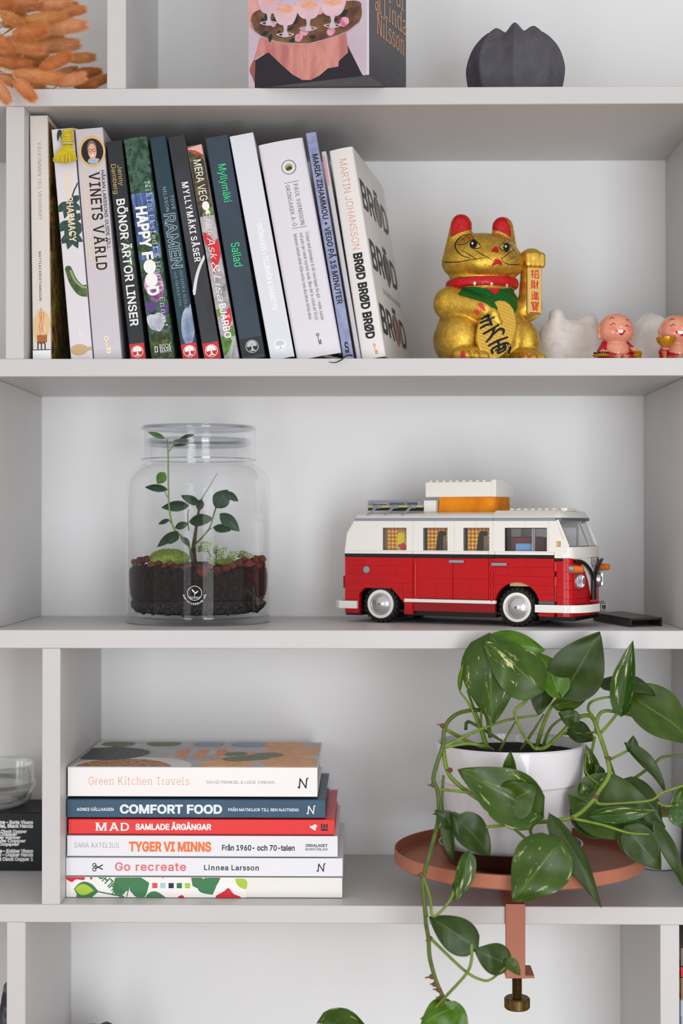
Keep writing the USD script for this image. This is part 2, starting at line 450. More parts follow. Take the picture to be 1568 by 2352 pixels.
YB = 0.022                                     # how far the spines stand behind the shelf edge
Z2 = S[2][0] + 0.0001
def standing(name, label, TL, TR, BL, d, cover, y=YB, yaw=0.0, **k):
    """a leaning book from three corners of its spine in the photograph; its left foot stands on the shelf"""
    a, b, c = at(*TL, y), at(*BL, y), at(*TR, y)
    ax = (a - b) / np.linalg.norm(a - b)
    th = math.atan2(-ax[0], ax[2])
    foot = b + ax * ((Z2 - b[2]) / ax[2])
    w = (c - a) @ np.array([math.cos(th), 0, math.sin(th)]); h = (a - foot) @ ax
    ca, sa = math.cos(th), math.sin(th)
    R = trimesh.transformations.rotation_matrix(math.radians(yaw), [0, 0, 1], foot)
    return Book(name, label, w - .0003, h, d, cover, R @ frame(foot, (ca, 0, sa), (0, 1, 0), (-sa, 0, ca)), **k)
def tree_logo(bk, u, v, r, mt, hole):
    """round tree mark of a publisher: crown of dots on a trunk, in a disc"""
    cr = [ell(u + r * .62 * math.cos(a) * q, v + r * .18 + r * .55 * math.sin(a) * q, r * .15, r * .15, 10) for q, k in ((1, 9), (.6, 6), (.15, 2)) for a in np.linspace(-.15, math.pi + .15, k)]
    trunk = Polygon([(u - r * .1, v + r * .3), (u + r * .1, v + r * .3), (u + r * .14, v - r * .45), (u + r * .6, v - r * .72), (u - r * .6, v - r * .72), (u - r * .14, v - r * .45)])
    ring = ell(u, v, r, r).difference(ell(u, v, r * .9, r * .9))
    bk.ink('publisher_mark', unary_union(cr + [trunk, ring]), mt)
def key_logo(bk, u, v, h, mt):
    """key mark of a publisher: ring, stem and two bits, standing on end"""
    w = h * .27
    g = unary_union([ell(u, v + h * .36, w * .5, h * .13).difference(ell(u, v + h * .36, w * .3, h * .075)), sbox(u - w * .09, v - h * .5, u + w * .09, v + h * .22),
                     sbox(u, v - h * .5, u + w * .75, v - h * .41), sbox(u, v - h * .3, u + w * .75, v - h * .21), sbox(u + w * .55, v - h * .5, u + w * .75, v - h * .08)])
    bk.ink('publisher_mark', g, mt)

# --- 1 cream book, upright
CREAM = mat('cream_cover', (216, 210, 204), rough=0.45)
FOOD = ramp_mat('food_photo_print', [(.25, (28, 18, 14)), (.4, (96, 44, 22)), (.48, (190, 150, 60)), (.54, (88, 110, 40)), (.62, (150, 60, 40)), (.75, (30, 40, 60))], scale=34, rough=.25, coat=.4)
b = standing('cookbook', 'cream upright book at the left end with a coffee pot on its spine', (67.5, 266), (110, 266), (75, 822), 0.19, CREAM)
b.down('title_lettering', 'VÄLKOMMEN TILL VEGORIKET', .108, .425, .52, .17, mat('grey_ink', (110, 108, 108)), 'book')
b.down('author_lettering', 'MATTIAS KRISTIANSSON', .555, .755, .47, .13, INK, 'plan')
W, H = b.w, b.h
pot = unary_union([Polygon([(W * .34, -H * .8), (W * .66, -H * .8), (W * .62, -H * .84), (W * .78, -H * .895), (W * .28, -H * .895), (W * .4, -H * .84)]), ell(W * .5, -H * .79, W * .05, H * .008)])
b.ink('coffee_wash', blob(W * .5, -H * .86, W * .44, 3, rough=.15, sy=2.2), mat('coffee_wash', (222, 190, 140), rough=.5))
b.ink('coffee_pot', pot, mat('coffee_pot_print', (186, 120, 62), rough=.4, rgb2=(236, 206, 168), vscale=160, stretch=(4, 1, .3)))
b.ink('coffee_pot_base', sbox(W * .26, -H * .925, W * .8, -H * .895), mat('coffee_pot_base', (170, 96, 44), rough=.4))
b.across('publisher_mark', 'm', W * .27, W * .72, H * .934, .0115, INK, 'sans')
b.ink('shelf_label', sbox(W * .01, -H * .999, W * .99, -H * .957), mat('white_sticker', (236, 238, 240), rough=.35))
b.ink('label_line', sbox(W * .01, -H * .957, W * .99, -H * .954), INK)
b.ink('cover_photo', sbox(.004, -H * .995, b.d - .002, -H * .02), FOOD, 'right', label='food photograph on the front cover')

# --- 2 white book with leaves and a tassel
PALE = mat('pale_lilac_cover', (216, 213, 219), rough=0.4)
LEAFD = mat('dark_leaf_print', (58, 84, 78), rough=.45, rgb2=(38, 58, 56), vscale=240)
b = standing('cookbook', 'pale book with dark leaves and a cucumber printed on its spine', (117.5, 298), (169, 298), (162, 822), 0.195, PALE)
W, H = b.w, b.h
fr = []
for (vc, s) in ((.32, 1), (.40, 1.15), (.46, .9)):
    for k, a in enumerate((-150, -115, -65, -30, 200, 20)):
        q = math.radians(a); L = H * .075 * s
        fr.append(leaf2d(W * .52, -H * vc, W * .52 + L * math.cos(q) * .8, -H * vc + L * math.sin(q), H * .032))
fr.append(sbox(W * .5, -H * .44, W * .55, -H * .30)); fr.append(ridge([(W * .55, -H * .33), (W * .8, -H * .27), (W * .99, -H * .24)], H * .006))
fr += [leaf2d(W * .35, -H * .0, W * .5 + k, -H * .055, H * .012) for k in (-.006, 0, .006)]
b.ink('leaf_print', unary_union(fr).intersection(sbox(0, -H, W, -.001)), LEAFD)
b.down('title_lettering', 'FOOD PHARMACY', .19, .49, .56, .3, PALEGOLD, 'bold')
cu = ridge(spline([(W * .24, -H * .605), (W * .42, -H * .66), (W * .72, -H * .70), (W * .995, -H * .705)], 5), np.linspace(.007, .013, 16)).intersection(sbox(0, -H, W * .995, 0))
b.ink('cucumber_print', cu, mat('cucumber_print', (52, 78, 44), rough=.35, rgb2=(84, 108, 62), vscale=120))
b.ink('cucumber_shine', ridge(spline([(W * .34, -H * .615), (W * .5, -H * .655), (W * .78, -H * .685), (W * .99, -H * .69)], 4), .0024).intersection(sbox(0, -H, W * .99, 0)), mat('cucumber_shine', (142, 160, 112)))
key_logo(b, W * .5, -H * .875, .0105, PALEGOLD)
b.ink('wooden_spoon_print', unary_union([ell(W * .42, -H * .955, W * .4, H * .024), sbox(W * .5, -H * .962, W * .995, -H * .946)]).intersection(sbox(.001, -H, W * .99, 0)), mat('spoon_print', (196, 166, 124), rough=.5))
YEL = mat('yellow_yarn', (216, 198, 34), rough=.8, rgb2=(190, 168, 20), vscale=500, sheen=.3)
b2 = b
# --- 3 pale grey book with a portrait
GREYL = mat('pale_grey_cover', (200, 194, 200), rough=0.4)
b = standing('cookbook', 'pale grey book with a gold-rimmed oval portrait on its spine', (171.5, 298), (236.5, 294), (215, 822), 0.2, GREYL)
W, H = b.w, b.h
pc = -H * .1
b.ink('portrait_ring', ell(W * .56, pc, W * .47, H * .068, 48), GOLD, label='gold oval ring')
b.ink('portrait_ground', ell(W * .56, pc, W * .39, H * .056, 48), mat('portrait_dark', (30, 26, 30), rough=.4))
SK = mat('portrait_skin', (226, 172, 146), rough=.5)
b.ink('portrait_shirt', Polygon([(W * .36, pc - H * .044), (W * .4, pc - H * .033), (W * .55, pc - H * .025), (W * .76, pc - H * .033), (W * .8, pc - H * .038), (W * .7, pc - H * .053), (W * .5, pc - H * .055)]), mat('portrait_shirt', (150, 180, 206), rough=.5))
b.ink('portrait_hair', ell(W * .555, pc + H * .014, W * .165, H * .034), mat('portrait_hair', (120, 104, 92), rough=.6))
b.ink('portrait_face', ell(W * .56, pc + H * .0, W * .15, H * .034), SK)
gl = unary_union([ell(W * (.56 + s * .075), pc + H * .004, W * .062, H * .0075).difference(ell(W * (.56 + s * .075), pc + H * .004, W * .048, H * .0055)) for s in (-1, 1)] + [sbox(W * .54, pc + H * .004, W * .58, pc + H * .006)])
b.ink('portrait_glasses', gl, INK)
b.ink('portrait_smile', ell(W * .56, pc - H * .017, W * .06, H * .004), mat('portrait_teeth', (236, 226, 220)))
b.down('subtitle_lettering', 'HÅKAN LARSSONS GUIDE TILL', .185, .525, .87, .12, INK, 'sans')
tl = fit('VINETS VÄRLD', .425 * H, .37 * W, 'bookbold')
tl = affinity.translate(affinity.rotate(tl, -90, origin=(0, 0)), .555 * W, -.188 * H)
b.ink('title_edge', affinity.translate(tl.buffer(.00015), -.0005, -.0005), PALEGOLD)
b.ink('title_lettering', tl, INK)
b.down('foil_lettering', 'BLI VINKÄNNARE PÅ TIO VECKOR', .19, .57, .2, .1, PALEGOLD, 'bold')
key_logo(b, W * .5, -H * .935, .0185, PALEGOLD)

# --- 4 charcoal book
CHAR = mat('charcoal_cover', (38, 42, 46), rough=0.42)
RED = mat('red_label_ink', (198, 44, 46), rough=.4)
b = standing('cookbook', 'charcoal book with big white capitals and a red foot label, fourth from the left', (243, 326), (281, 326), (298.5, 822), 0.19, CHAR)
W, H = b.w, b.h
bn = [leaf2d(W * (.2 + .1 * k), -H * (.36 + .05 * k), W * (.85 - .1 * (k % 2)), -H * (.42 + .055 * k), .0035) for k in range(5)] + [ridge(spline([(W * .1, -H * .5), (W * .6, -H * .45), (W * .9, -H * .58)], 4), .0006), blob(W * .75, -H * .52, W * .2, 5)]
b.ink('bean_print', unary_union(bn).intersection(sbox(.001, -H, W - .001, 0)), mat('bean_print', (92, 104, 100), rough=.5, rgb2=(62, 84, 60), vscale=150))
b.ink('pea_print', unary_union([blob(W * .7, -H * (.49 + .07 * k), W * .2, k, rough=.15) for k in range(2)]), mat('pea_print', (70, 110, 58), rough=.5))
b.down('author_lettering', 'Jenny', .112, .205, .68, .28, mat('straw_ink', (196, 168, 96)), 'sans')
b.down('author_lettering', 'Damberg', .105, .24, .3, .28, mat('straw_ink', (196, 168, 96)), 'sans')
b.down('title_lettering', 'BÖNOR ÄRTOR LINSER', .265, .845, .5, .5, mat('bone_ink', (226, 228, 226)), 'bold')
b.ink('foot_label', sbox(.0008, -H * .999, W - .0008, -H * .925), RED)
tree_logo(b, W * .5, -H * .962, W * .36, INKW, RED)

# --- 5 many-coloured book
KALE = ramp_mat('kale_print', [(.3, (20, 34, 26)), (.45, (34, 66, 44)), (.55, (70, 104, 84)), (.66, (26, 40, 62)), (.8, (40, 60, 110))], scale=90, rough=.4)
BLUEP = ramp_mat('blue_bark_print', [(.3, (24, 30, 56)), (.5, (60, 88, 140)), (.62, (110, 134, 176)), (.75, (40, 70, 60))], scale=120, stretch=(2, 1, .4), rough=.4)
PURP = ramp_mat('purple_print', [(.3, (60, 26, 74)), (.5, (150, 90, 140)), (.65, (212, 180, 200)), (.8, (90, 40, 60))], scale=110, rough=.4)
MOSSP = ramp_mat('dark_moss_print', [(.3, (16, 20, 14)), (.5, (40, 56, 28)), (.64, (84, 100, 40)), (.8, (90, 40, 50))], scale=150, rough=.4)
b = standing('cookbook', 'leafy many-coloured book with white blocky letters and typewriter names', (283.5, 320), (338.5, 316), (347, 822), 0.195, KALE, bulge=.001)
W, H = b.w, b.h
b.ink('blue_print', sbox(.0006, -H * .55, W - .0006, -H * .25).buffer(0), BLUEP)
b.ink('leaf_print', unary_union([blob(W * .7, -H * .46, W * .3, 1), blob(W * .25, -H * .5, W * .25, 2), blob(W * .5, -H * .58, W * .36, 4)]).intersection(sbox(.0006, -H, W - .0006, 0)), mat('print_leaf_green', (62, 100, 52), rough=.45, rgb2=(30, 54, 30), vscale=200))
b.ink('onion_print', blob(W * .52, -H * .67, W * .42, 7, rough=.12, sy=1.5).intersection(sbox(.0006, -H, W - .0006, 0)), PURP)
b.ink('plum_print', unary_union([blob(W * .25, -H * .76, W * .24, 8), blob(W * .85, -H * .78, W * .2, 9)]).intersection(sbox(.0006, -H, W - .0006, 0)), mat('plum_print', (86, 60, 120), rough=.4))
b.ink('cauliflower_print', blob(W * .42, -H * .83, W * .34, 12, rough=.3, sy=1.3).intersection(sbox(.0006, -H, W - .0006, 0)), mat('cauliflower_print', (196, 198, 206), rough=.5, rgb2=(160, 160, 178), vscale=160))
b.ink('moss_print', sbox(.0006, -H * .999, W - .0006, -H * .885), MOSSP)
b.down('author_lettering', 'Niklas Ekstedt & Henrik Ennart', .2, .86, .78, .22, mat('pale_ink', (206, 216, 224)), 'typed')
b.down('title_lettering', 'HAPPY', .31, .495, .38, .44, INKW, 'black')
b.down('title_lettering', 'F', .515, .55, .4, .42, INKW, 'black')
b.ink('title_lettering', unary_union([ell(W * .43, -H * q, W * .26, H * .032) for q in (.582, .642)]), INKW)
b.down('title_lettering', 'D', .672, .712, .45, .44, INKW, 'black')
b.across('publisher_lettering', 'BOOK', W * .42, W * .9, H * .943, .0048, INKW, 'wide')
b.across('publisher_lettering', 'MARK', W * .42, W * .9, H * .962, .0048, INKW, 'wide')
b.ink('publisher_mark', sbox(W * .2, -H * .966, W * .33, -H * .94).difference(sbox(W * .23, -H * .963, W * .3, -H * .943)), INKW)

# --- 6 dark teal book
TEAL = mat('teal_cover', (36, 66, 80), rough=0.38, rgb2=(30, 50, 58), vscale=14)
b = standing('cookbook', 'dark teal noodle book with outlined capitals and a metal spoon bowl', (342.5, 317), (381.5, 313), (418, 822), 0.2, TEAL)
W, H = b.w, b.h
LB = mat('pale_blue_ink', (150, 172, 184))
b.down('author_lettering', 'TOVE', .265, .33, .82, .2, LB, 'wide')
b.down('author_lettering', 'NILSSON', .225, .335, .45, .2, LB, 'wide')
b.down('title_lettering', 'RAMEN', .345, .59, .52, .62, mat('outline_ink', (176, 190, 198)), 'outline')
b.down('subtitle_lettering', 'JAPANSKA NUDLAR', .6, .785, .7, .19, LB, 'book')
b.down('subtitle_lettering', 'och SMÅRÄTTER', .605, .76, .36, .17, LB, 'book')
STEEL = mat('spoon_steel_print', (176, 186, 200), rough=.35, rgb2=(90, 110, 150), vscale=30)
b.ink('spoon_print', affinity.rotate(ell(W * .62, -H * .855, W * .4, H * .085), -6).union(ridge([(W * .85, -H * .79), (W * .99, -H * .765)], .004)).intersection(sbox(W * .02, -H, W * .98, 0)), STEEL)
b.ink('foot_label', sbox(.0008, -H * .999, W - .0008, -H * .928), RED)
tree_logo(b, W * .5, -H * .963, W * .36, INKW, RED)

# --- 7 dark grey book
DGREY = mat('dark_grey_cover', (58, 62, 68), rough=0.45, rgb2=(42, 42, 46), vscale=10)
b = standing('cookbook', 'dark grey sauce book with slim white capitals and a curved spoon handle', (384.5, 316), (425.5, 313), (467.5, 822), 0.19, DGREY)
W, H = b.w, b.h
b.down('title_lettering', 'MYLLYMÄKI SÅSER', .205, .565, .56, .34, INKW, 'bookbold')
b.ink('spoon_handle', ridge(spline([(W * .99, -H * .545), (W * .6, -H * .59), (W * .3, -H * .64), (W * .05, -H * .7)], 5), np.linspace(.0028, .0036, 16)).intersection(sbox(0, -H, W * .99, 0)), mat('spoon_handle_print', (214, 214, 214), rough=.35))
b.ink('foot_label', sbox(.0008, -H * .999, W - .0008, -H * .925), RED)
tree_logo(b, W * .5, -H * .962, W * .36, INKW, RED)

# --- 8 vegetable-print book
CHILI = ramp_mat('grey_slate_print', [(.3, (110, 108, 112)), (.5, (168, 164, 168)), (.7, (200, 196, 198))], scale=60, rough=.4)
b = standing('cookbook', 'book with chillies and hand-lettered white names, shorter than its neighbours', (429, 337), (464.5, 333), (514, 822), 0.19, CHILI)
W, H = b.w, b.h
cl = lambda g: g.intersection(sbox(.0006, -H, W - .0006, -.0004))
b.ink('dark_print', cl(sbox(0, -H * .33, W, 0)), ramp_mat('dark_salad_print', [(.3, (30, 22, 20)), (.5, (70, 62, 40)), (.64, (120, 110, 60)), (.8, (40, 34, 30))], scale=110))
b.ink('melon_print', cl(Polygon([(0, -.002), (W, 0), (W, -H * .05), (W * .4, -H * .035), (0, -H * .012)])), mat('melon_print', (222, 176, 160), rough=.4))
b.ink('radish_print', cl(unary_union([ridge([(0, -.004), (W * .5, -H * .03), (W * .96, -H * .055)], .0022)])), mat('radish_print', (190, 50, 58), rough=.4))
b.ink('cabbage_print', cl(unary_union([blob(W * .75, -H * .31, W * .34, 2), blob(W * .25, -H * .93, W * .4, 3, sy=1.6), blob(W * .8, -H * .87, W * .3, 5), blob(W * .2, -H * .78, W * .24, 6)])), mat('cabbage_print', (104, 146, 62), rough=.4, rgb2=(66, 104, 40), vscale=140))
b.ink('chilli_print', cl(unary_union([leaf2d(W * .1, -H * .4, W * .75, -H * .52, .008), leaf2d(W * .95, -H * .44, W * .3, -H * .6, .010), leaf2d(W * .95, -H * .76, W * .55, -H * .86, .008)])), mat('chilli_print', (206, 44, 52), rough=.3))
b.down('title_lettering', 'MERA VEG', .068, .258, .5, .5, INKW, 'sans')
b.ink('title_lettering', unary_union([ell(W * .55, -H * .283, W * .24, H * .021)]), INKW)
b.ink('title_leaf', unary_union([leaf2d(W * .6, -H * .3, W * (.45 + .15 * k), -H * .325, .002) for k in range(3)]), INKW)
b.down('author_lettering', 'SARA', .315, .42, .5, .45, INKW, 'light')
b.down('author_lettering', 'Ask', .43, .535, .5, .48, INKW, 'italic')
b.down('author_lettering', '&', .545, .595, .5, .5, INKW, 'italic')
b.down('author_lettering', 'Lisa', .605, .73, .5, .48, INKW, 'italic')
b.down('author_lettering', 'BJÄRBO', .74, .9, .5, .42, INKW, 'bold')
b.ink('bean_print', cl(ridge(spline([(W * .95, -H * .9), (W * .6, -H * .95), (W * .4, -H * .998)], 5), .003)), mat('bean_stalk_print', (170, 178, 160)))

# --- 9 blue-grey book with green letters
SLATE = mat('slate_blue_cover', (56, 70, 86), rough=0.42, rgb2=(44, 58, 68), vscale=8)
GRN = mat('bright_green_ink', (46, 224, 128), rough=.45)
b = standing('cookbook', 'slate blue salad book with bright green lettering', (470.5, 318), (523.5, 308), (555, 822), 0.2, SLATE)
W, H = b.w, b.h
b.down('author_lettering', 'Myllymäki', .125, .295, .53, .32, GRN, 'sans')
b.down('title_lettering', 'Sallad', .478, .585, .53, .36, GRN, 'sans')
b.ink('foot_label', sbox(.0004, -H * .985, W - .0004, -H * .905), mat('black_label', (40, 42, 46)))
tree_logo(b, W * .52, -H * .945, W * .28, mat('grey_mark_ink', (186, 188, 190)), INK)

# --- 10 white book with white letters
WHT = mat('white_cover', (214, 217, 224), rough=0.4)
b = standing('cookbook', 'plain pale book with faint white lettering along its spine', (526.5, 314), (582.5, 306.5), (620, 822), 0.2, WHT)
W, H = b.w, b.h
WI = mat('gloss_white_ink', (246, 246, 248), rough=.2)
b.down('author_lettering', 'MYLLYMÄKI', .19, .385, .55, .3, mat('pearl_ink', (228, 229, 234), rough=.25), 'book')
b.down('title_lettering', 'GRÖNSAKER • TILLBEHÖR & GARNITYR', .4, .785, .56, .2, WI, 'bookbold')
b.ink('publisher_disc', ell(W * .5, -H * .942, W * .25, W * .25), WI)
tree_logo(b, W * .5, -H * .942, W * .22, mat('pale_mark_ink', (190, 194, 202)), WI)

# --- 11 thick white book with a ribbon
WHT2 = mat('warm_white_cover', (216, 214, 220), rough=0.42)
b = standing('cookbook', 'thickest pale book, with small print and a round picture on its spine', (592.5, 334), (696.5, 319), (680.5, 822), 0.205, WHT2, bulge=.0016, round_=.004, board=.003)
b11 = b; W, H = b.w, b.h
rg = H * .125; rx = W * .58; rr = W * .16
b.ink('roundel_ring', ell(rx, -rg, rr, rr, 40).difference(ell(rx, -rg, rr * .92, rr * .92, 40)), mat('dark_grey_ink', (76, 74, 80)))
b.ink('roundel_picture', blob(rx, -rg, rr * .5, 3, rough=.1), ramp_mat('roundel_print', [(.35, (24, 26, 22)), (.5, (60, 84, 48)), (.6, (206, 186, 110)), (.75, (40, 36, 46))], scale=260))
GI = mat('dark_grey_ink', (76, 74, 80))
b.ink('rule_line', unary_union([sbox(W * .42, -H * .195, W * .74, -H * .1935), sbox(W * .42, -H * .405, W * .74, -H * .4035)]), GI)
b.down('author_lettering', 'PAUL SVENSSON', .205, .395, .66, .085, INK, 'book')
b.down('title_lettering', 'GRÖNSAKER A–Ö', .205, .395, .48, .085, INK, 'book')
for txt, c, e in (('Tricket med grönsaker är att vara öppen för allt – rester, kanter', .72, .84), ('och puts ger oanat mycket smak. Men det är också att få till', .59, .835), ('balansen mellan såväl olika sorter som alla deras skilda delar.', .46, .83)):
    b.down('blurb_lettering', txt, .43, e, c, .07, GI, 'book')
key_logo(b, W * .55, -H * .92, .012, GI)

# --- 12 thin lilac-blue book
LIL = mat('lilac_blue_cover', (150, 158, 190), rough=0.45, rgb2=(126, 134, 172), vscale=90)
b = standing('cookbook', 'thin lilac-blue quick cooking book with black capitals, standing tall', (701.5, 306.5), (726.5, 303.5), (788, 822), 0.2, LIL)
W, H = b.w, b.h
b.down('title_lettering', 'MARIA ZIHAMMOU • VEGO PÅ 15 MINUTER', .095, .755, .54, .5, INK, 'bold')
b.across('publisher_mark', 'S', W * .3, W * .68, H * .945, .011, INK, 'bold')
b.across('publisher_mark', 'STIL', W * .22, W * .75, H * .965, .0035, INK, 'sans')
# --- 13 slim magazine
b = standing('magazine', 'slim pale magazine pressed in before the bread book', (737, 348), (749, 346), (818, 822), 0.17, mat('magazine_cover', (196, 192, 196), rough=.35), y=YB + .004, board=.0006, yaw=-3)
b.ink('pink_print', sbox(.0004, -b.h * .16, b.w * .6, -b.h * .02), mat('pink_print', (206, 150, 160)))
# --- 14 bread book
BRC = mat('bread_cover', (222, 219, 217), rough=0.4)
b = standing('cookbook', 'white bread baking book at the right end, its front cover in view', (753.5, 344), (809.5, 335), (829.5, 822), 0.2, BRC, yaw=-10, bulge=.0012, round_=.003)
W, H = b.w, b.h
b.down('author_lettering', 'MARTIN JOHANSSON', .052, .482, .52, .3, ORANGE, 'light')
b.down('title_lettering', 'BRØD BRØD BRØD', .5, .907, .52, .34, INK, 'black')
key_logo(b, W * .62, -H * .958, .0115, ORANGE)
DKG = mat('dark_green_ink', (34, 46, 44))
for k, (v, c, mt) in enumerate(((.21, 1, (150, 118, 92)), (.50, 1, (110, 84, 64)), (.81, 1, (190, 124, 60)))):
    b.across('cover_title', 'BRÖD', b.d * .06, b.d * .94, H * v, H * .135, DKG, 'bold', 'right')
    b.ink('loaf_photo', blob(b.d * .58, -H * (v + .01), H * .055, 20 + k, rough=.2, sy=1.5), mat('loaf_print%d' % k, mt, rough=.4, var=.4, vscale=90), 'right')
GRYI = mat('faint_grey_ink', (150, 146, 142))
for k, v in enumerate((.64, .655)):
    b.across('cover_small_print', 'surdeg jäsning bakning', b.d * .3, b.d * .9, H * v, .0024, GRYI, 'light', 'right')
# ================================================================== drawing on curved things: outlines seen through the lens, laid on the real surface
def drape(poly, world, name, mt, t, inv, off=0.0003, step=None, label=None, smooth=True):
    """lays a thin skin with the outline poly (pixels of the photograph) on the surface of a mesh; it then belongs to the thing t"""
    gs = [g for g in getattr(poly, 'geoms', [poly]) if g.geom_type == 'Polygon' and g.area > .05]
    ms = []
    for g in gs:
        st = step or max(1.2, min(6, math.sqrt(g.area) / 5))
        try: g = g.segmentize(st)
        except Exception: pass
        e = trimesh.creation.extrude_polygon(g, 1.0, engine='earcut')
        v, f = trimesh.remesh.subdivide_to_size(e.vertices, e.faces, st * 1.6, max_iter=8)
        v, idx = np.unique(np.round(v, 5), axis=0, return_inverse=True); f = idx.reshape(-1)[f]
        d = FWD + RGT * (v[:, :1] - CXP) / FPX - UPV * (v[:, 1:2] - CYP) / FPX
        d /= np.linalg.norm(d, axis=1, keepdims=True)
        loc, ri, _ = world.ray.intersects_location(np.tile(EYE, (len(d), 1)), d, multiple_hits=False)
        dist = np.full(len(d), np.nan); dist[ri] = np.linalg.norm(loc - EYE, axis=1)
        ok = ~np.isnan(dist)
        if not ok.any(): continue
        dist[~ok] = np.nanmax(dist)
        p = EYE + d * (dist - np.where(v[:, 2] < .5, off, -off * .8))[:, None]
        good = ok[f].all(1)
        tm = trimesh.Trimesh(p, f[good][:, ::-1] if False else f[good], process=False)
        tm.remove_unreferenced_vertices(); ms.append(tm)
    if not ms: return None
    mm = join(ms)
    # faces towards the lens must be counter-clockwise
    nrm = mm.face_normals; c = mm.triangles_center - EYE
    mm.apply_transform(inv)
    return part(name, mm, mt, t, smooth=60 if smooth else False, label=label)
def zp(o, k, pts):
    return [(o[0] + x / k, o[1] + y / k) for x, y in pts]
def stroke(o, k, pts, w, n=5):
    p = spline(zp(o, k, pts), n)
    return ridge(p, np.interp(np.linspace(0, 1, len(p)), np.linspace(0, 1, len(np.atleast_1d(w))), np.atleast_1d(w)) / k)

# ================================================================== the golden cat
GOLDP = mat('gold_paint', (224, 184, 78), rough=0.34, metallic=0.76, bump=.5, bscale=900, rgb2=(202, 158, 54), vscale=260)
REDP = mat('red_enamel', (196, 22, 30), rough=0.3, rgb2=(170, 14, 22), vscale=200)
BLACKP = mat('black_enamel', (18, 20, 24), rough=0.2)
GLIT = mat('green_glitter', (14, 92, 36), rough=0.28, metallic=0.55, bump=1, bscale=1600, rgb2=(20, 130, 50), vscale=900)
CP = at(1107, 840, 0.085); CP[2] = S[2][0] + .0002
catT = trimesh.transformations.rotation_matrix(math.radians(18), [0, 0, 1]); catT[:3, 3] = CP
catI = np.linalg.inv(catT)
def cat_field(X, Y, Z):
    e = lambda c, r: sell(X, Y, Z, c, r)
    head = smin(e((0, -1, 118), (43, 36, 28)), e((0, -3, 111), (44.5, 37, 21)), 6)
    head = smin(head, e((0, -33, 110), (15, 10, 10)), 9)
    head = smin(head, e((-13, -31, 107), (13, 9, 9)), 6); head = smin(head, e((13, -31, 107), (13, 9, 9)), 6)
    for s in (-1, 1):
        ear = np.maximum(scap(X, Y * 1.25, Z, (s * 27, 2, 128), (s * 24.5, 0, 154), 15, 12), Y - 9)
        head = smin(head, ear, 4)
    neck = e((0, 0, 92), (38, 33, 14))
    body = smin(e((0, 2, 28), (54, 46, 40)), e((0, 0, 62), (43, 37, 34)), 14)
    body = smin(body, neck, 6)
    for s, c, r in ((-1, (-35, -20, 26), (23, 27, 27)), (1, (38, -18, 24), (19, 28, 27))):
        body = smin(body, e(c, r), 3.5)
    for c in ((-31, -43, 6), (37, -39, 6)):
        body = smin(body, e(c, (21, 15, 11)), 2.5)
        for k in (-1, 0, 1):
            body = smin(body, scap(X, Y, Z, (c[0] + k * 10, c[1] - 10, 6), (c[0] + k * 10.5, c[1] - 15, 4), 5.5, 5), 1.2)
    arm = scap(X, Y, Z, (-40, -8, 66), (-14, -41, 57), 19, 13)
    body = smin(body, arm, 2.6)
    for k in range(3):
        body = smin(body, scap(X, Y, Z, (-15 + 3 * k, -44, 62 - 7 * k), (-7 + 3 * k, -49, 56 - 7 * k), 5.5, 4.5), 1.4)
    head_body = smin(body, head, 2.0)
    return np.maximum(head_body, -Z)
cat_local = field((-72, -72, -3), (72, 56, 172), 1.9, cat_field, 4); cat_local.apply_scale(.001)
cat = thing('lucky_cat', 'golden beckoning cat figurine with red ears, collar and raised paw', 'figurine', mat4=catT)
part('body', cat_local, GOLDP, cat, smooth=True, label='gold painted body')
catW = moved(cat_local, catT)
A, KA = (980, 480), 6.0308
B = (980, 660)
def cz(o, pts, name, mt, off=.0003, label=None, smooth_n=0):
    p = zp(o, KA, pts)
    if smooth_n: p = spline(p, smooth_n, closed=True)
    return drape(Polygon(p).buffer(0), catW, name, mt, cat, catI, off, step=1.8, label=label)
cz(A, [(330, 380), (332, 330), (345, 200), (400, 90), (470, 72), (540, 92), (600, 170), (655, 262), (660, 276), (560, 295), (450, 330)], 'inner_ear', REDP, .001)
cz(A, [(893, 285), (895, 225), (925, 150), (990, 106), (1050, 106), (1110, 150), (1150, 230), (1168, 330), (1165, 390), (1100, 345), (1000, 305)], 'inner_ear', REDP, .001)
# collar: a red band round the neck with white studs and a bell shape
def collar_field(X, Y, Z):
    k = (np.sqrt((X / 38.0) ** 2 + (Y / 33.5) ** 2) - 1) * 36
    return np.sqrt((k / 2.6) ** 2 + ((Z - 89.3 - .03 * X) / 5.4) ** 2) * 2.6 - 2.6
collar = field((-54, -48, 80), (54, 48, 104), 1.5, collar_field, 2); collar.apply_scale(.001)
collar_p = part('collar', collar, REDP, cat, smooth=True)
catC = join(catW, moved(collar, catT))
for x, y in ((662, 1032), (897, 1040), (1110, 1062)):
    drape(ell(A[0] + x / KA, A[1] + y / KA, 3, 4.2, 14), catC, 'stud', mat('white_enamel', (232, 232, 226), rough=.3), collar_p, catI, .0006)
cz(B, [(430, 92), (500, 2), (640, -10), (840, 20), (900, 55), (1000, 20), (1170, 10), (1235, 70), (1262, 150), (1255, 290), (1215, 375), (1130, 408), (1090, 395), (1000, 320), (880, 262), (820, 210), (740, 182), (600, 140)], 'bib', GLIT, .0017, label='green glitter bib')
drape(Polygon(zp(B, KA, [(810, 10), (1005, 10), (990, 80), (945, 100), (900, 70), (850, 30)])), catC, 'bell', REDP, cat, catI, .0026)
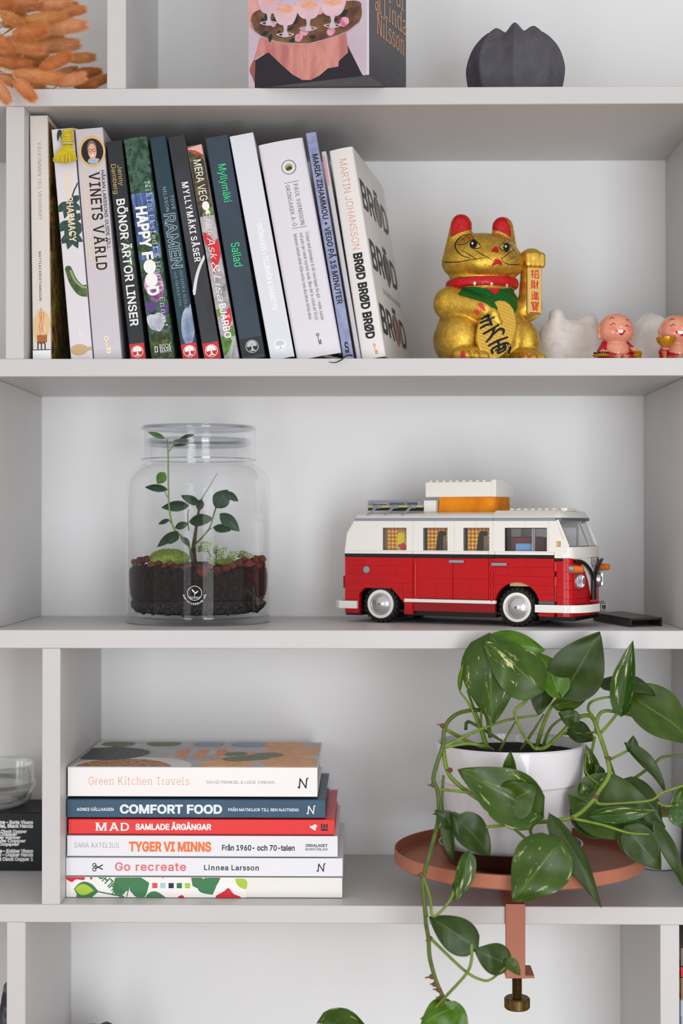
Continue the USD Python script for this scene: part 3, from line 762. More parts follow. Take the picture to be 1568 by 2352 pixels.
# face
for pts, c, r in (([(575, 480), (640, 440), (700, 470), (750, 522), (690, 540), (610, 535)], (642, 488), (52, 58)), ([(1000, 520), (1050, 480), (1110, 470), (1160, 520), (1200, 575), (1140, 590), (1060, 575)], (1105, 530), (46, 58))):
    pe = cz(A, pts, 'eye', mat('eye_gold', (222, 180, 70), rough=.3, metallic=.5), .0003, smooth_n=4)
    drape(ell(A[0] + c[0] / KA, A[1] + c[1] / KA, r[0] / KA, r[1] / KA), catW, 'pupil', BLACKP, pe, catI, .0006)
    drape(ell(A[0] + (c[0] - 12) / KA, A[1] + (c[1] - 12) / KA, 2.3, 2.8, 12), catW, 'glint', mat('white_enamel', (232, 232, 226), rough=.3), pe, catI, .0009)
cz(A, [(890, 582), (935, 530), (975, 530), (995, 598), (940, 592)], 'nose', REDP, .0006, smooth_n=3)
cz(A, [(895, 805), (925, 720), (950, 690), (1005, 700), (1045, 750), (1030, 790), (1010, 765), (975, 760), (940, 770)], 'mouth', REDP, .0005)
for pts, w in (([(240, 738), (420, 735), (600, 704), (830, 672)], [13, 10, 4]), ([(610, 345), (500, 365), (420, 430), (392, 500), (410, 570), (480, 640), (590, 680)], [4, 10, 14, 14, 8]), ([(490, 568), (590, 635), (685, 695)], [4, 10, 6]),
               ([(655, 560), (760, 625), (900, 700)], [4, 9, 6]), ([(610, 362), (660, 425), (740, 485)], [4, 10, 5]), ([(530, 365), (565, 385), (600, 415)], 5), ([(470, 400), (500, 418), (530, 436)], 5), ([(425, 490), (500, 490), (550, 470), (590, 435), (650, 428), (700, 470), (745, 520), (700, 545), (640, 545)], [6, 8, 8]),
               ([(1000, 522), (1040, 490), (1100, 472), (1150, 500), (1200, 570)], [5, 9, 6]), ([(1000, 530), (1060, 575), (1130, 592), (1210, 570)], 7), ([(1045, 480), (1070, 450), (1095, 415)], 6), ([(1110, 470), (1135, 450), (1155, 432)], 6), ([(1165, 505), (1185, 500), (1205, 492)], 6), ([(1150, 600), (1090, 650), (1030, 692)], 8), ([(1225, 650), (1190, 675), (1140, 702)], 6),
               ([(1040, 718), (1100, 755), (1180, 772), (1280, 770)], [6, 11, 12])):
    drape(stroke(A, KA, pts, w), catW, 'whisker_line', BLACKP, cat, catI, .0004)
# the oval coin held against the belly, its three characters in relief
def coin_field(X, Y, Z):
    return np.maximum(np.sqrt((X / 20.0) ** 2 + (Z / 33.0) ** 2) * 20 - 20 + .0 * Y, np.abs(Y) - 2.6 + .25 * np.sin(Z * 1.75)) - .8
coin = field((-25, -7, -42), (25, 7, 42), 1.0, coin_field, 2); coin.apply_scale(.001)
cc = np.eye(4); cc[:3, 3] = (-.0045, -.0492, .0335)
coin.apply_transform(cc @ trimesh.transformations.rotation_matrix(math.radians(-7), [0, 0, 1]) @ trimesh.transformations.rotation_matrix(math.radians(20), [0, 1, 0]) @ trimesh.transformations.rotation_matrix(math.radians(-12), [1, 0, 0]))
coin_p = part('coin', coin, mat('coin_gold', (214, 172, 74), rough=0.33, metallic=0.8, bump=.4, bscale=900), cat, smooth=50)
catK = join(catC, moved(coin, catT))
for strokes in ([[(745, 440), (830, 400), (860, 385)], [(740, 490), (840, 450), (930, 415)], [(840, 385), (880, 470), (900, 520)], [(750, 560), (820, 520), (900, 505)]],
                [[(790, 640), (880, 590), (990, 520)], [(940, 560), (900, 670), (830, 750)], [(930, 640), (1010, 575), (1065, 590), (1060, 640)]],
                [[(860, 805), (980, 740), (1115, 690)], [(895, 870), (940, 830), (1100, 770), (1155, 830), (1140, 910)], [(990, 740), (1000, 820), (985, 910)], [(900, 880), (915, 910)], [(960, 870), (1040, 850), (1080, 800), (1085, 860), (1000, 910)]]):
    drape(unary_union([stroke(B, KA, p, [26, 32, 24]) for p in strokes]), catK, 'black_character', BLACKP, coin_p, catI, .0011)
for q in ([(700, 230), (760, 215), (800, 280), (812, 330), (770, 310)], [(650, 320), (700, 312), (725, 355), (695, 388)], [(470, 960), (490, 880), (520, 890), (540, 975)], [(330, 970), (345, 925), (380, 975)], [(1322, 965), (1335, 905), (1358, 965)], [(1425, 960), (1435, 915), (1446, 960)]):
    cz(B, q, 'claw', mat('claw_red', (206, 62, 66), rough=.35), .0005, smooth_n=3)
# the raised arm: swings on its own pin
def arm_field(X, Y, Z):
    a = smin(scap(X, Y, Z, (47, -4, 62), (53, -8, 66), 14, 13), scap(X, Y, Z, (53, -8, 66), (53, -10, 108), 13, 10.5), 6)
    a = smin(a, sell(X, Y, Z, (53, -13, 119), (13.5, 13, 11.5)), 4)
    for k in range(4):
        a = smin(a, scap(X, Y, Z, (45.5 + k * 5.4, -21, 121), (45.5 + k * 5.4, -22, 111), 4.2, 3.8), .8)
    return a
arm = field((30, -36, 42), (74, 14, 136), 1.4, arm_field, 3); arm.apply_scale(.001)
arm_p = part('raised_arm', arm, mat('gold_plastic', (232, 190, 84), rough=.26, metallic=.8), cat, smooth=True)
plate = cbox(.0435, .0605, -.0245, -.0195, .0565, .1075, .0008)
part('plaque', plate, mat('plaque_gold', (222, 190, 110), rough=.35, metallic=.6), arm_p, smooth=False)
part('plaque_line', cbox(.0455, .0585, -.0248, -.02, .0572, .0582, .0002), REDP, arm_p, smooth=False)
def glyph(rows, x, z, w, h, y):
    """a seal-like character from strokes in a unit square"""
    g = unary_union([LineString([(a * w + x, b * h + z) for a, b in s]).buffer(w * .055, cap_style=2) for s in rows])
    return extrude(g, .0006, frame((0, y, 0), (1, 0, 0), (0, 0, 1), (0, -1, 0)))
ZHAO = [[(.18, 1), (.18, 0)], [(.0, .78), (.36, .78)], [(0, .4), (.36, .5)], [(.45, .92), (.98, .92)], [(.7, .92), (.5, .58)], [(.9, .92), (.88, .6)], [(.5, .45), (.95, .45), (.95, .05), (.5, .05), (.5, .45)]]
CAI = [[(.08, .95), (.42, .95), (.42, .25), (.08, .25), (.08, .95)], [(.08, .72), (.42, .72)], [(.08, .48), (.42, .48)], [(.12, .22), (0, 0)], [(.38, .22), (.48, .02)], [(.55, .72), (1, .72)], [(.82, 1), (.82, .04)], [(.8, .68), (.55, .25)]]
JIN = [[(.1, .95), (.2, .85)], [(.05, .6), (.25, .6), (.12, .2)], [(0, .02), (.3, .14), (1, .02)], [(.48, .98), (.36, .7)], [(.46, .8), (.46, .2)], [(.46, .8), (1, .8)], [(.46, .6), (.95, .6)], [(.46, .4), (.95, .4)], [(.46, .22), (1, .22)], [(.72, .95), (.72, .22)]]
BAO = [[(.05, .8), (.05, .95), (.95, .95), (.95, .8)], [(.5, 1.05), (.5, .95)], [(.1, .78), (.4, .78)], [(.12, .64), (.38, .64)], [(.25, .8), (.25, .5)], [(.1, .5), (.42, .5)], [(.55, .8), (.9, .8)], [(.6, .7), (.88, .7), (.88, .52), (.6, .52), (.6, .7)], [(.25, .42), (.75, .42), (.75, .12), (.25, .12), (.25, .42)], [(.25, .27), (.75, .27)], [(.35, .1), (.2, -.02)], [(.65, .1), (.8, -.02)]]
for k, G in enumerate((ZHAO, CAI, JIN, BAO)):
    part('plaque_character', glyph(G, .0475, .0955 - k * .0118, .0092, .0094, -.0244), mat('red_character', (206, 60, 40), rough=.4), arm_p, smooth=False)

# ================================================================== two white glazed rocks
GLAZE = mat('white_glaze', (236, 232, 227), rough=0.2, rgb2=(222, 214, 206), vscale=40, coat=.4, bump=.2, bscale=160)
def rock(label, caps, y, seed):
    pts = [(at(px, py, y), r0, r1) for px, py, r0, r1 in caps]
    o = np.array([np.mean([p[0][0] for p in pts]), y, S[2][0]])
    caps2 = [((p - o) * 1000, r0, r1) for p, r0, r1 in pts]
    def f(X, Y, Z):
        F = None
        for p, r0, r1 in caps2:
            c = scap(X, Y * .85, Z, (p[0] * .95, 0, 4), (p[0], 0, p[2] - r1), r0, r1)
            F = c if F is None else smin(F, c, 9)
        N = meshkit.fbm(np.stack([X, Y, Z], -1) / 16, 3, seed) - .5
        return np.maximum(F + N * 5, -Z + .2)
    lo = [min(p[0] for p, _, _ in caps2) - 34, -32, -2]; hi = [max(p[0] for p, _, _ in caps2) + 34, 32, max(p[2] for p, _, _ in caps2) + 8]
    g = field(lo, hi, 2.0, f, 3); g.apply_scale(.001); g.apply_translation(o)
    part('ceramic_rock', g, GLAZE, smooth=True, label=label, cat='ornament')
rock('white glazed rock with two peaks between the cat and the first laughing monk', [(1280, 710, 24, 9), (1262, 745, 24, 11), (1318, 736, 25, 13), (1352, 719, 22, 9)], .125, 3)
rock('white glazed rock with one rounded peak behind the two laughing monks', [(1500, 719, 27, 17), (1476, 738, 22, 12)], .13, 9)

# ================================================================== the laughing monks
SKIN = mat('glazed_skin', (222, 150, 122), rough=0.16, coat=.5, subs=.12, rgb2=(216, 140, 114), vscale=80)
ROBE = mat('red_glaze', (172, 10, 30), rough=0.14, coat=.6)
GOLDG = mat('gold_glaze', (206, 146, 44), rough=0.25, metallic=.6)
LINE = mat('dark_brow_paint', (40, 26, 24), rough=.4)
BLUSH = mat('blush_paint', (226, 118, 108), rough=.18, coat=.5)
def monk(label, px, hy, y, yaw, ox, oy, bowl):
    """px, hy: the head's centre in the photograph; (ox, oy): where the first monk's face lines move to"""
    o = at(px, hy, y); hz = (o[2] - S[2][0]) * 1000; o[2] = S[2][0] + .0001
    T = trimesh.transformations.rotation_matrix(math.radians(yaw), [0, 0, 1]); T[:3, 3] = o; I = np.linalg.inv(T)
    t = thing('laughing_monk', label, 'figurine', mat4=T)
    def skin(X, Y, Z):
        h = smin(sell(X, Y, Z, (0, 0, hz), (18.3, 17.2, 16.4)), sell(X, Y, Z, (0, -2, hz - 5), (18.6, 16.5, 11.5)), 3)
        h = smin(h, sell(X, Y, Z, (0, -16.6, hz + .6), (2.6, 2.4, 2.0)), 1.2)
        for s in (-1, 1):
            h = smin(h, sell(X, Y, Z, (s * 18.6, 1, hz - 2), (2.2, 3.4, 4.6)), .8)
            h = smin(h, sell(X, Y, Z, (s * 18.8, 0, hz - 8.5), (2.2, 2.6, 3.8)), .8)
        b = smin(sell(X, Y, Z, (0, -1, 12), (14.5, 12.5, 12.5)), sell(X, Y, Z, (0, -7, 9), (11, 8.5, 8)), 3)
        return np.maximum(smin(h, b, 1.4), -Z)
    def robe(X, Y, Z):
        b = smin(sell(X, Y, Z, (0, 2, 11), (16.5, 12.5, 14)), sell(X, Y, Z, (0, -4, 4), (22, 14, 6.5)), 4)
        for s in (-1, 1):
            b = smin(b, scap(X, Y, Z, (s * 12, 1, 17), (s * 18, -5, 10), 5.5, 4.8), 1.6)
        cut = sell(X, Y, Z, (0, -13, 16), (10.5, 12, 10.5))
        return np.maximum(np.maximum(b, -cut), -Z)
    def hands(X, Y, Z):
        F = None
        for s in (-1, 1):
            z0 = (13 if bowl else 8.5) if s < 0 else 12
            for k in range(4):
                c = scap(X, Y, Z, (s * 17.5 + (k - 1.5) * 1.7, -8.5, z0 + 1), (s * 17.5 + (k - 1.5) * 1.9, -11.8, z0 - .6), 1.35, 1.1)
                F = c if F is None else smin(F, c, .4)
            F = smin(F, scap(X, Y, Z, (s * 18, -5, z0), (s * 17.5, -8.8, z0 + .8), 2.8, 3.0), 1)
            F = smin(F, scap(X, Y, Z, (s * 14.6, -7, z0 + 1.2), (s * 13.6, -9.6, z0 + 2.0), 1.4, 1.1), .5)
        return F
    sk = field((-25, -22, -2), (25, 20, hz + 20), .95, skin, 2); sk.apply_scale(.001)
    part('body', sk, SKIN, t, smooth=True)
    rb_ = field((-27, -20, -2), (27, 18, 26), .95, robe, 2); rb_.apply_scale(.001)
    part('robe', rb_, ROBE, t, smooth=True)
    hd = field((-25, -16, 3), (25, 0, 20), .7, hands, 1); hd.apply_scale(.001)
    part('hands', hd, SKIN, t, smooth=True)
    feet = [trimesh.util.concatenate([ball((s * .004, -.0165, .0035), (.0034, .0045, .003))] + [ball((s * .004 + (k - 1.5) * .0014, -.0205, .0042), .0009, 1) for k in range(4)]) for s in (-1, 1)]
    for f_ in feet: part('foot', f_, SKIN, t, smooth=True)
    if bowl:
        bw = lathe([(0, 0), (.005, .0006), (.0095, .005), (.0108, .010), (.0098, .0102), (.0085, .0055), (.0045, .002), (0, .0016)], 28); bw.apply_translation((-.0175, -.0125, .0145))
        part('bowl', bw, GOLDG, t)
        part('tassel', join([tube([(-.0205 + .0012 * k, -.0135, .010), (-.0208 + .0012 * k, -.0145, .001)], .0006, 6) for k in range(3)]), GOLDG, t, label='gold tassel')
    else:
        pl = lathe([(0, 0), (.0085, 0), (.0096, .002), (.0086, .0028), (0, .0026)], 28); pl.apply_translation((-.0205, -.0115, .0035)); part('gold_dish', pl, GOLDG, t)
        bd = join([ball((-.0205 + .0078 * math.cos(a), -.0122 + .006 * math.sin(a), .0074 + .0005 * math.sin(3 * a)), .00105, 1) for a in np.linspace(0, 2 * math.pi, 18, endpoint=False)])
        part('prayer_beads', bd, BLACKP, t, smooth=True)
    cs = [lathe([(0, 0), (.0046, 0), (.0052, .0008), (.0046, .0016), (0, .0016)], 20) for _ in range(6)]
    for k, c in enumerate(cs): c.apply_translation((.0185 + .0006 * math.sin(k * 2), -.0135, .0004 + .00165 * k))
    for c in cs: part('gold_coin', c, GOLDG, t)
    wm = moved(sk, T)
    O, K = (1300 + ox, 680 + oy), 5.85
    dr = lambda poly, name, m_, off=.00012: drape(poly, wm, name, m_, t, I, off)
    dr(ell(O[0] + 622 / K, O[1] + 432 / K, 7.5, 5.5), 'cheek', BLUSH, .00008); dr(ell(O[0] + 858 / K, O[1] + 440 / K, 6.5, 6), 'cheek', BLUSH, .00008)
    for pts, w in (([(585, 318), (600, 296), (625, 292), (648, 306)], [5, 9, 5]), ([(806, 318), (822, 318), (836, 340)], [7, 9, 5])): dr(stroke(O, K, pts, w), 'eyebrow', LINE)
    for pts, w in (([(612, 386), (625, 366), (642, 366), (658, 386)], [6, 10, 6]), ([(612, 384), (598, 388), (580, 386)], 5), ([(606, 378), (594, 378)], 4), ([(796, 408), (806, 392), (818, 394), (832, 412)], [6, 10, 6]), ([(830, 405), (845, 412)], 5)): dr(stroke(O, K, pts, w), 'eyelash', LINE)
    mo = dr(Polygon(spline(zp(O, K, [(655, 455), (720, 462), (800, 462), (775, 500), (745, 530), (705, 505)]), 4, closed=True)), 'mouth', mat('mouth_red', (176, 30, 40), rough=.2), .00015)
    drape(Polygon(zp(O, K, [(695, 455), (760, 462), (758, 488), (728, 494), (702, 484)])).buffer(.6), wm, 'tooth', mat('tooth_white', (240, 238, 234), rough=.15), mo, I, .0003)
monk('laughing bald monk figurine in red robe resting one hand on a gold dish', 1413.5, 755, .04, 12, 0, 0, False)
monk('laughing bald monk figurine lifting a small gold bowl, cut off by the right edge', 1554, 758.5, .045, 12, 137.5, 2.5, True)
# ================================================================== top shelf: vase, boxed cookbook, dried grass
VASE = mat('charcoal_ceramic', (90, 88, 96), rough=0.85, bump=.6, bscale=500, rgb2=(80, 78, 86), vscale=60)
VY = .085
vo = at(1183, 165, VY); vo[2] = S[1][0] + .0001
def vase_mesh(n=160, ribs=8):
    prof = np.array([(0, 0), (.030, .0), (.040, .003), (.0505, .018), (.0545, .038), (.0535, .056), (.048, .073), (.039, .086), (.0305, .0935), (.0265, .0925), (.0325, .083), (.041, .071), (.046, .055), (.047, .038), (.043, .02), (.032, .009), (0, .008)])
    prof[:, 1] *= np.where(prof[:, 1] > .045, .90, 1.0) + np.where(prof[:, 1] > .045, 0, 0)
    prof = np.vstack([prof[0], spline(prof[1:9], 4), spline(prof[9:16], 3), prof[16]])
    a = np.linspace(0, 2 * np.pi, n, endpoint=False)
    ph = 4 * (a - math.radians(-97))
    cusp = 1 - .15 * np.abs(np.sin(ph)) ** .7
    v = []
    for k, (r, z) in enumerate(prof):
        s = np.clip(z / .02, .25, 1)
        q = 1 + (cusp - 1) * s
        top = np.clip((z - .060) / .026, 0, 1)
        v.append(np.stack([r * q * np.cos(a), r * q * np.sin(a), z - top * .0075 * (1 - np.abs(np.cos(ph)) ** 1.6) + top * .0015 * np.sin(a * 3)], 1))
    v = np.array(v); K = len(prof); f = []
    idx = np.arange(K * n).reshape(K, n)
    for k in range(K - 1):
        a0, a1, b0, b1 = idx[k], np.roll(idx[k], -1), idx[k + 1], np.roll(idx[k + 1], -1)
        f += [np.stack([a0, a1, b1], 1), np.stack([a0, b1, b0], 1)]
    t = trimesh.Trimesh(v.reshape(-1, 3), np.vstack(f), process=False); t.merge_vertices(); t.update_faces(t.nondegenerate_faces())
    return t
vm = vase_mesh(); vm.apply_translation(vo)
part('vase', vm, VASE, smooth=28, label='round charcoal ceramic vase with deep folds and a scalloped rim', cat='vase')

# --- boxed cookbook standing across the shelf edge, a corner towards the lens
corner = atz(848, 172, S[1][0] + .0002)
yw = math.radians(-21)
ex = np.array([math.cos(yw), math.sin(yw), 0]); ey = np.array([-math.sin(yw), math.cos(yw), 0])
BW, BD, BH = .136, .113, .17
bx = thing('boxed_cookbook', 'boxed cookbook standing on the top shelf, a drinks tray on its front', 'book', mat4=frame(corner - ex * BW, ex, ey, (0, 0, 1)))
DSP = mat('dark_spine', (58, 58, 66), rough=.35, rgb2=(70, 66, 70), vscale=20)
part('cover', cbox(0, BW, 0, BD, 0, BH, .0012), DSP, bx, smooth=False)
FR = lambda e: (frame((0, -.00004, 0), (1, 0, 0), (0, 0, 1), (0, -1, 0)), e)
lev = [0]
KX = 136 / 274.0
def cov(name, poly, mt, layer=None, label=None):
    lev[0] += 1; F, e = FR(.00005 + .00003 * lev[0]); mm = extrude(poly.intersection(sbox(.0002, .0002, BW - .0002, BH - .0005)), e, F)
    if mm is not None: return part(name, mm, mt, bx, smooth=False, label=label)
CI = np.linalg.inv(frame(corner - ex * BW, ex, ey, (0, 0, 1)))
def cpt(zx, zy):
    """a point of the photograph on the box's front face, in the face's own metres"""
    d = ray(520 + zx / 3.5636, zy / 3.5636); nn = ey; p = EYE + d * (((corner - EYE) @ nn) / (d @ nn)); q = CI @ np.append(p, 1)
    return (q[0], q[2])
CPZ = lambda pts, n=0: Polygon(spline([cpt(*p) for p in pts], n, closed=True) if n else [cpt(*p) for p in pts]).buffer(0)
cov('cover_print', sbox(0, 0, BW, BH), mat('mauve_print', (196, 180, 194), rough=.3, coat=.2, rgb2=(188, 170, 186), vscale=20), label='mauve background of the front print')
cov('spine_edge', sbox(BW - .003, 0, BW, BH), mat('pale_edge', (206, 200, 206), rough=.3))
PINK = mat('pink_dress_print', (206, 142, 132), rough=.35, rgb2=(178, 108, 104), vscale=26, stretch=(3, 1, .7))
cov('hair_print', CPZ([(150, -60), (150, 120), (185, 225), (245, 265), (280, 200), (300, 40), (300, -60)], 4), mat('pale_hair_print', (226, 172, 166), rough=.4, rgb2=(206, 140, 134), vscale=30))
cov('skirt_print', CPZ([(232, 720), (228, 500), (345, 425), (700, 560), (985, 360), (1110, 610), (1150, 640), (700, 690)]), mat('black_skirt_print', (36, 32, 42), rough=.35))
cov('arm_print', CPZ([(190, 570), (235, 490), (228, 715), (240, 720), (215, 640)], 4), mat('arm_print', (150, 84, 74), rough=.4))
cov('dress_print', CPZ([(225, 490), (270, 320), (330, 250), (980, 260), (995, 430), (920, 500), (915, 545), (830, 560), (760, 620), (690, 655), (620, 655), (540, 610), (450, 530), (345, 430), (280, 455)]), PINK)
TRAY = mat('brass_tray_print', (134, 98, 66), rough=.35, rgb2=(84, 52, 44), vscale=40)
cov('tray_print', CPZ([(200, 180), (260, 85), (600, 60), (1040, 5), (1105, 70), (1085, 180), (960, 270), (720, 345), (620, 358), (420, 340), (240, 265)], 5), TRAY)
rim = LineString(spline([cpt(*p) for p in [(200, 180), (245, 270), (420, 345), (620, 360), (720, 348), (960, 272), (1085, 185)]], 5)).buffer(.0006)
cov('tray_rim_print', rim, mat('tray_rim_print', (176, 150, 150), rough=.3))
LF, RO = mat('dark_leaf_ink', (30, 46, 38), rough=.4), mat('rose_print', (192, 96, 136), rough=.4, rgb2=(226, 176, 190), vscale=150)
lp = lambda x, y: cpt(x, y)
for x, y, a, L in ((320, 205, 120, 70), (345, 260, 200, 70), (330, 170, 100, 60), (365, 275, 260, 70), (420, 250, 300, 70), (380, 190, 60, 60), (560, 200, 70, 60), (545, 225, 200, 50), (570, 320, 190, 60), (680, 300, 350, 60), (930, 130, 30, 80), (910, 150, 200, 50)):
    p0 = lp(x, y); s = .136 / 1000
    cov('leaf_print', leaf2d(p0[0], p0[1], p0[0] + L * s * math.cos(math.radians(a)), p0[1] + L * s * math.sin(math.radians(a)), L * s * .5), LF)
for x, y, r in ((388, 200, 24), (592, 310, 34), (638, 262, 34), (856, 262, 34), (965, 180, 40), (768, 95, 26)):
    p0 = lp(x, y); s = .136 / 1000
    cov('rose_print', blob(p0[0], p0[1], r * s * .95, x, rough=.12), RO)
MILK, GLS, TOP = mat('milk_pink_print', (222, 190, 194), rough=.35, rgb2=(206, 172, 182), vscale=30), mat('glass_print', (196, 184, 190), rough=.2), mat('peach_print', (222, 148, 116), rough=.4, rgb2=(226, 178, 152), vscale=120, stretch=(1, 1, 5))
for x, y, hw, yy in ((870, 30, 95, 135), (350, 0, 85, 115), (672, 55, 92, 160), (485, 90, 92, 210)):
    cov('goblet_stem_print', CPZ([(x - 18, yy - 10), (x + 18, yy - 10), (x + 12, yy + 40), (x + 26, yy + 85), (x - 26, yy + 85), (x - 12, yy + 40)], 4), GLS)
    cov('goblet_foot_print', CPZ([(x - 75, yy + 75), (x, yy + 58), (x + 72, yy + 72), (x, yy + 98)], 5).difference(CPZ([(x - 58, yy + 76), (x, yy + 64), (x + 56, yy + 74), (x, yy + 90)], 5)), GLS)
    cov('goblet_print', CPZ([(x - hw, y - 40), (x + hw, y - 40), (x + hw * .98, y + 40), (x + hw * .6, yy - 12), (x, yy), (x - hw * .6, yy - 12), (x - hw * .98, y + 40)], 4), MILK)
    cov('drink_print', CPZ([(x - hw * .8, y - 15), (x, y - 48), (x + hw * .8, y - 15), (x, y + 22)], 5), TOP)
# lettering on the narrow side, reading across it
SD = frame((BW + .00004, 0, 0), (0, 1, 0), (0, 0, 1), (1, 0, 0))
CG = mat('copper_foil', (214, 158, 112), rough=.35, metallic=.3)
def spt(zx, zy):
    d = ray(520 + zx / 3.5636, zy / 3.5636); p = EYE + d * (((corner - EYE) @ ex) / (d @ ex)); q = CI @ np.append(p, 1)
    return q[1], q[2]
for txt, a_, b_, cap in (('Nilsson', (1228, 205), (1452, 440), .022), ('Linda', (1285, 95), (1468, 262), .022), ('ak', (1215, 35), (1265, 85), .022), ('at', (1390, 10), (1450, 55), .022)):
    (u0, v0), (u1, v1) = spt(*a_), spt(*b_)
    g = fit(txt, max(.006, abs(u1 - u0)), cap, 'book')
    part('spine_lettering', extrude(affinity.translate(g, u0, (v0 + v1) / 2 + .006), .0003, SD), CG, bx, smooth=False)
u0, v0 = spt(1390, 560); u1, v1 = spt(1430, 610)
part('publisher_mark', extrude(affinity.translate(fit('NoB', u1 - u0, .0035, 'sans'), u0, (v0 + v1) / 2), .0003, SD), mat('dim_foil', (120, 104, 98), rough=.4), bx, smooth=False)

# --- dried bunny-tail grass, its heads lying over the shelf's left end
FUZZ = [mat('bunny_tail_%d' % k, c, rough=.9, sheen=.4, translucent=.45, rgb2=c2, vscale=120) for k, (c, c2) in enumerate((((252, 204, 142), (246, 186, 116)), ((253, 216, 166), (250, 198, 140)), ((246, 186, 116), (236, 166, 94)), ((248, 206, 134), (242, 186, 110))))]
STRAW = mat('dry_stem', (190, 150, 96), rough=.7)
gb = thing('dried_grass_bunch', 'bunch of fluffy orange bunny-tail grass lying at the top left', 'dried flowers')
def head_mesh(a, b, rad, seed, n=2600):
    g = np.random.default_rng(seed)
    a, b = np.array(a), np.array(b); L = np.linalg.norm(b - a); ax = (b - a) / L
    F = trimesh.geometry.align_vectors([0, 0, 1], ax)
    t = np.linspace(0, 1, 9); pr = [(0, 0)] + [(rad * .78 * math.sin(math.pi * (.1 + .85 * q)) ** .55 + .0002, q * L) for q in t[1:-1]] + [(0, L)]
    core = lathe(pr, 12)
    u = g.uniform(0, 1, n) ** .85; th = g.uniform(0, 2 * np.pi, n)
    r = rad * .76 * np.sin(np.pi * (.1 + .85 * u)) ** .55
    p0 = np.stack([r * np.cos(th), r * np.sin(th), u * L], 1)
    out = np.stack([np.cos(th), np.sin(th), np.zeros(n)], 1)
    d = out * (.75 + .5 * g.normal(0, .5, n))[:, None] + np.array([0, 0, 1.0]) * (1.15 + .5 * u)[:, None] + g.normal(0, .22, (n, 3)); d /= np.linalg.norm(d, axis=1, keepdims=True)
    ln = np.minimum(rad, .008) * g.uniform(.45, 1.15, n)
    p2 = p0 + d * ln[:, None]; w = np.cross(d, out + 1e-6); w /= np.linalg.norm(w, axis=1, keepdims=True); w *= g.uniform(.00008, .00015, n)[:, None]
    q = np.cross(d, w)
    v = np.stack([p0 + w, p0 - .5 * w + .87 * q, p0 - .5 * w - .87 * q, p2], 1).reshape(-1, 3)
    i = np.arange(n)[:, None] * 4
    f = np.concatenate([i + [0, 1, 3], i + [1, 2, 3], i + [2, 0, 3]])
    mm = join(core, trimesh.Trimesh(v, f, process=False)); mm.apply_transform(F); mm.apply_translation(a)
    return mm
HZ = [((560, 122), (840, 95), 42, .05), ((470, 285), (845, 250), 44, .03), ((120, 360), (455, 300), 66, -.005), ((200, 235), (640, 170), 52, .03), ((40, 415), (420, 490), 56, .01), ((400, 480), (780, 440), 44, .07), ((400, 690), (705, 555), 52, .01), ((670, 590), (935, 572), 34, .06), ((120, 740), (610, 785), 50, .012),
      ((570, 840), (840, 765), 52, .012), ((740, 735), (1000, 722), 40, .07), ((890, 850), (1068, 775), 42, .05), ((150, 800), (335, 985), 58, -.03), ((-70, 790), (75, 1010), 60, -.028), ((-30, 620), (290, 650), 46, .02), ((10, 130), (200, 240), 50, .0), ((130, 80), (420, 50), 42, .05), ((360, 70), (700, 30), 48, .05), ((-80, 110), (130, 30), 50, .03),
      ((230, 540), (470, 570), 46, .05), ((-90, 330), (60, 470), 54, .0), ((80, 10), (380, -20), 46, .04), ((730, 850), (960, 850), 36, .04), ((290, 850), (440, 870), 34, .02), ((-40, 510), (190, 560), 44, .04), ((-60, 720), (160, 850), 44, .02), ((480, 30), (760, 60), 40, .09), ((300, 420), (620, 380), 50, .09), ((120, 620), (420, 640), 54, .1), ((500, 780), (760, 700), 46, .09), ((20, 250), (260, 180), 46, .09), ((420, 170), (700, 150), 46, .1), ((150, 500), (500, 470), 56, .1), ((640, 800), (930, 740), 44, .1), ((-40, 20), (240, 110), 56, .09)]
for k, (a, b, r, y) in enumerate(HZ):
    pa, pb = at(a[0] / 4.356, a[1] / 4.356, y), at(b[0] / 4.356, b[1] / 4.356, y - .006)
    rr = max(1.15 * r, min(76, .2 * math.hypot(a[0] - b[0], a[1] - b[1]))) / 4.356 / 3520 * (1.6 + y)
    lo = S[1][0] + rr * 1.25
    if y > 0:
        pa[2], pb[2] = max(pa[2], lo), max(pb[2], lo)
    hd = part('seed_head', head_mesh(pa, pb, rr, 40 + k), FUZZ[k % 4], gb, smooth=40)
    d = (pa - pb) / np.linalg.norm(pa - pb)
    root = np.array([-.46, max(.02, .5 * pa[1] + .03), S[1][0] + .035])
    if pa[0] > -.5: part('stem', tube(spline([pa + d * -.004, pa + d * .02, root], 5), .0007, 5), STRAW, gb)

# --- yarn tassel bookmark hanging over the second book
tt = thing('tassel_bookmark', 'yellow yarn tassel hanging over the top of the second book', 'tassel')
tk = at(153, 318, YB - .006)
px2m = 1.62 / 3520
def yarn(pts, r=.00075): return tube(spline(pts, 4), r, 5)
g = np.random.default_rng(3)
top_, knot = at(155, 302, YB - .005), at(156, 330, YB - .007)
strands = []
for k in range(90):
    a = g.uniform(-1, 1); q = g.uniform(-1, 1)
    e = at(149 + a * 27, 374 - abs(a) * 6 + g.uniform(-6, 4), YB - .006 - .004 * abs(q))
    m_ = at(153 + a * 16, 346 + g.uniform(-3, 3), YB - .0085 - .003 * (1 - abs(a)))
    strands.append(yarn([knot + np.array([a * .002, -.001 * (1 - abs(a)), 0]), m_, e], .0007))
part('fringe', join(strands), YEL, tt, smooth=True)
kn = []
for k in range(34):
    a = k / 33 * 5 * 2 * math.pi
    s = k / 33
    kn.append((knot + (top_ - knot) * s) + np.array([math.cos(a) * .0062 * (1 - .25 * s), math.sin(a) * .0045 - .002, 0]))
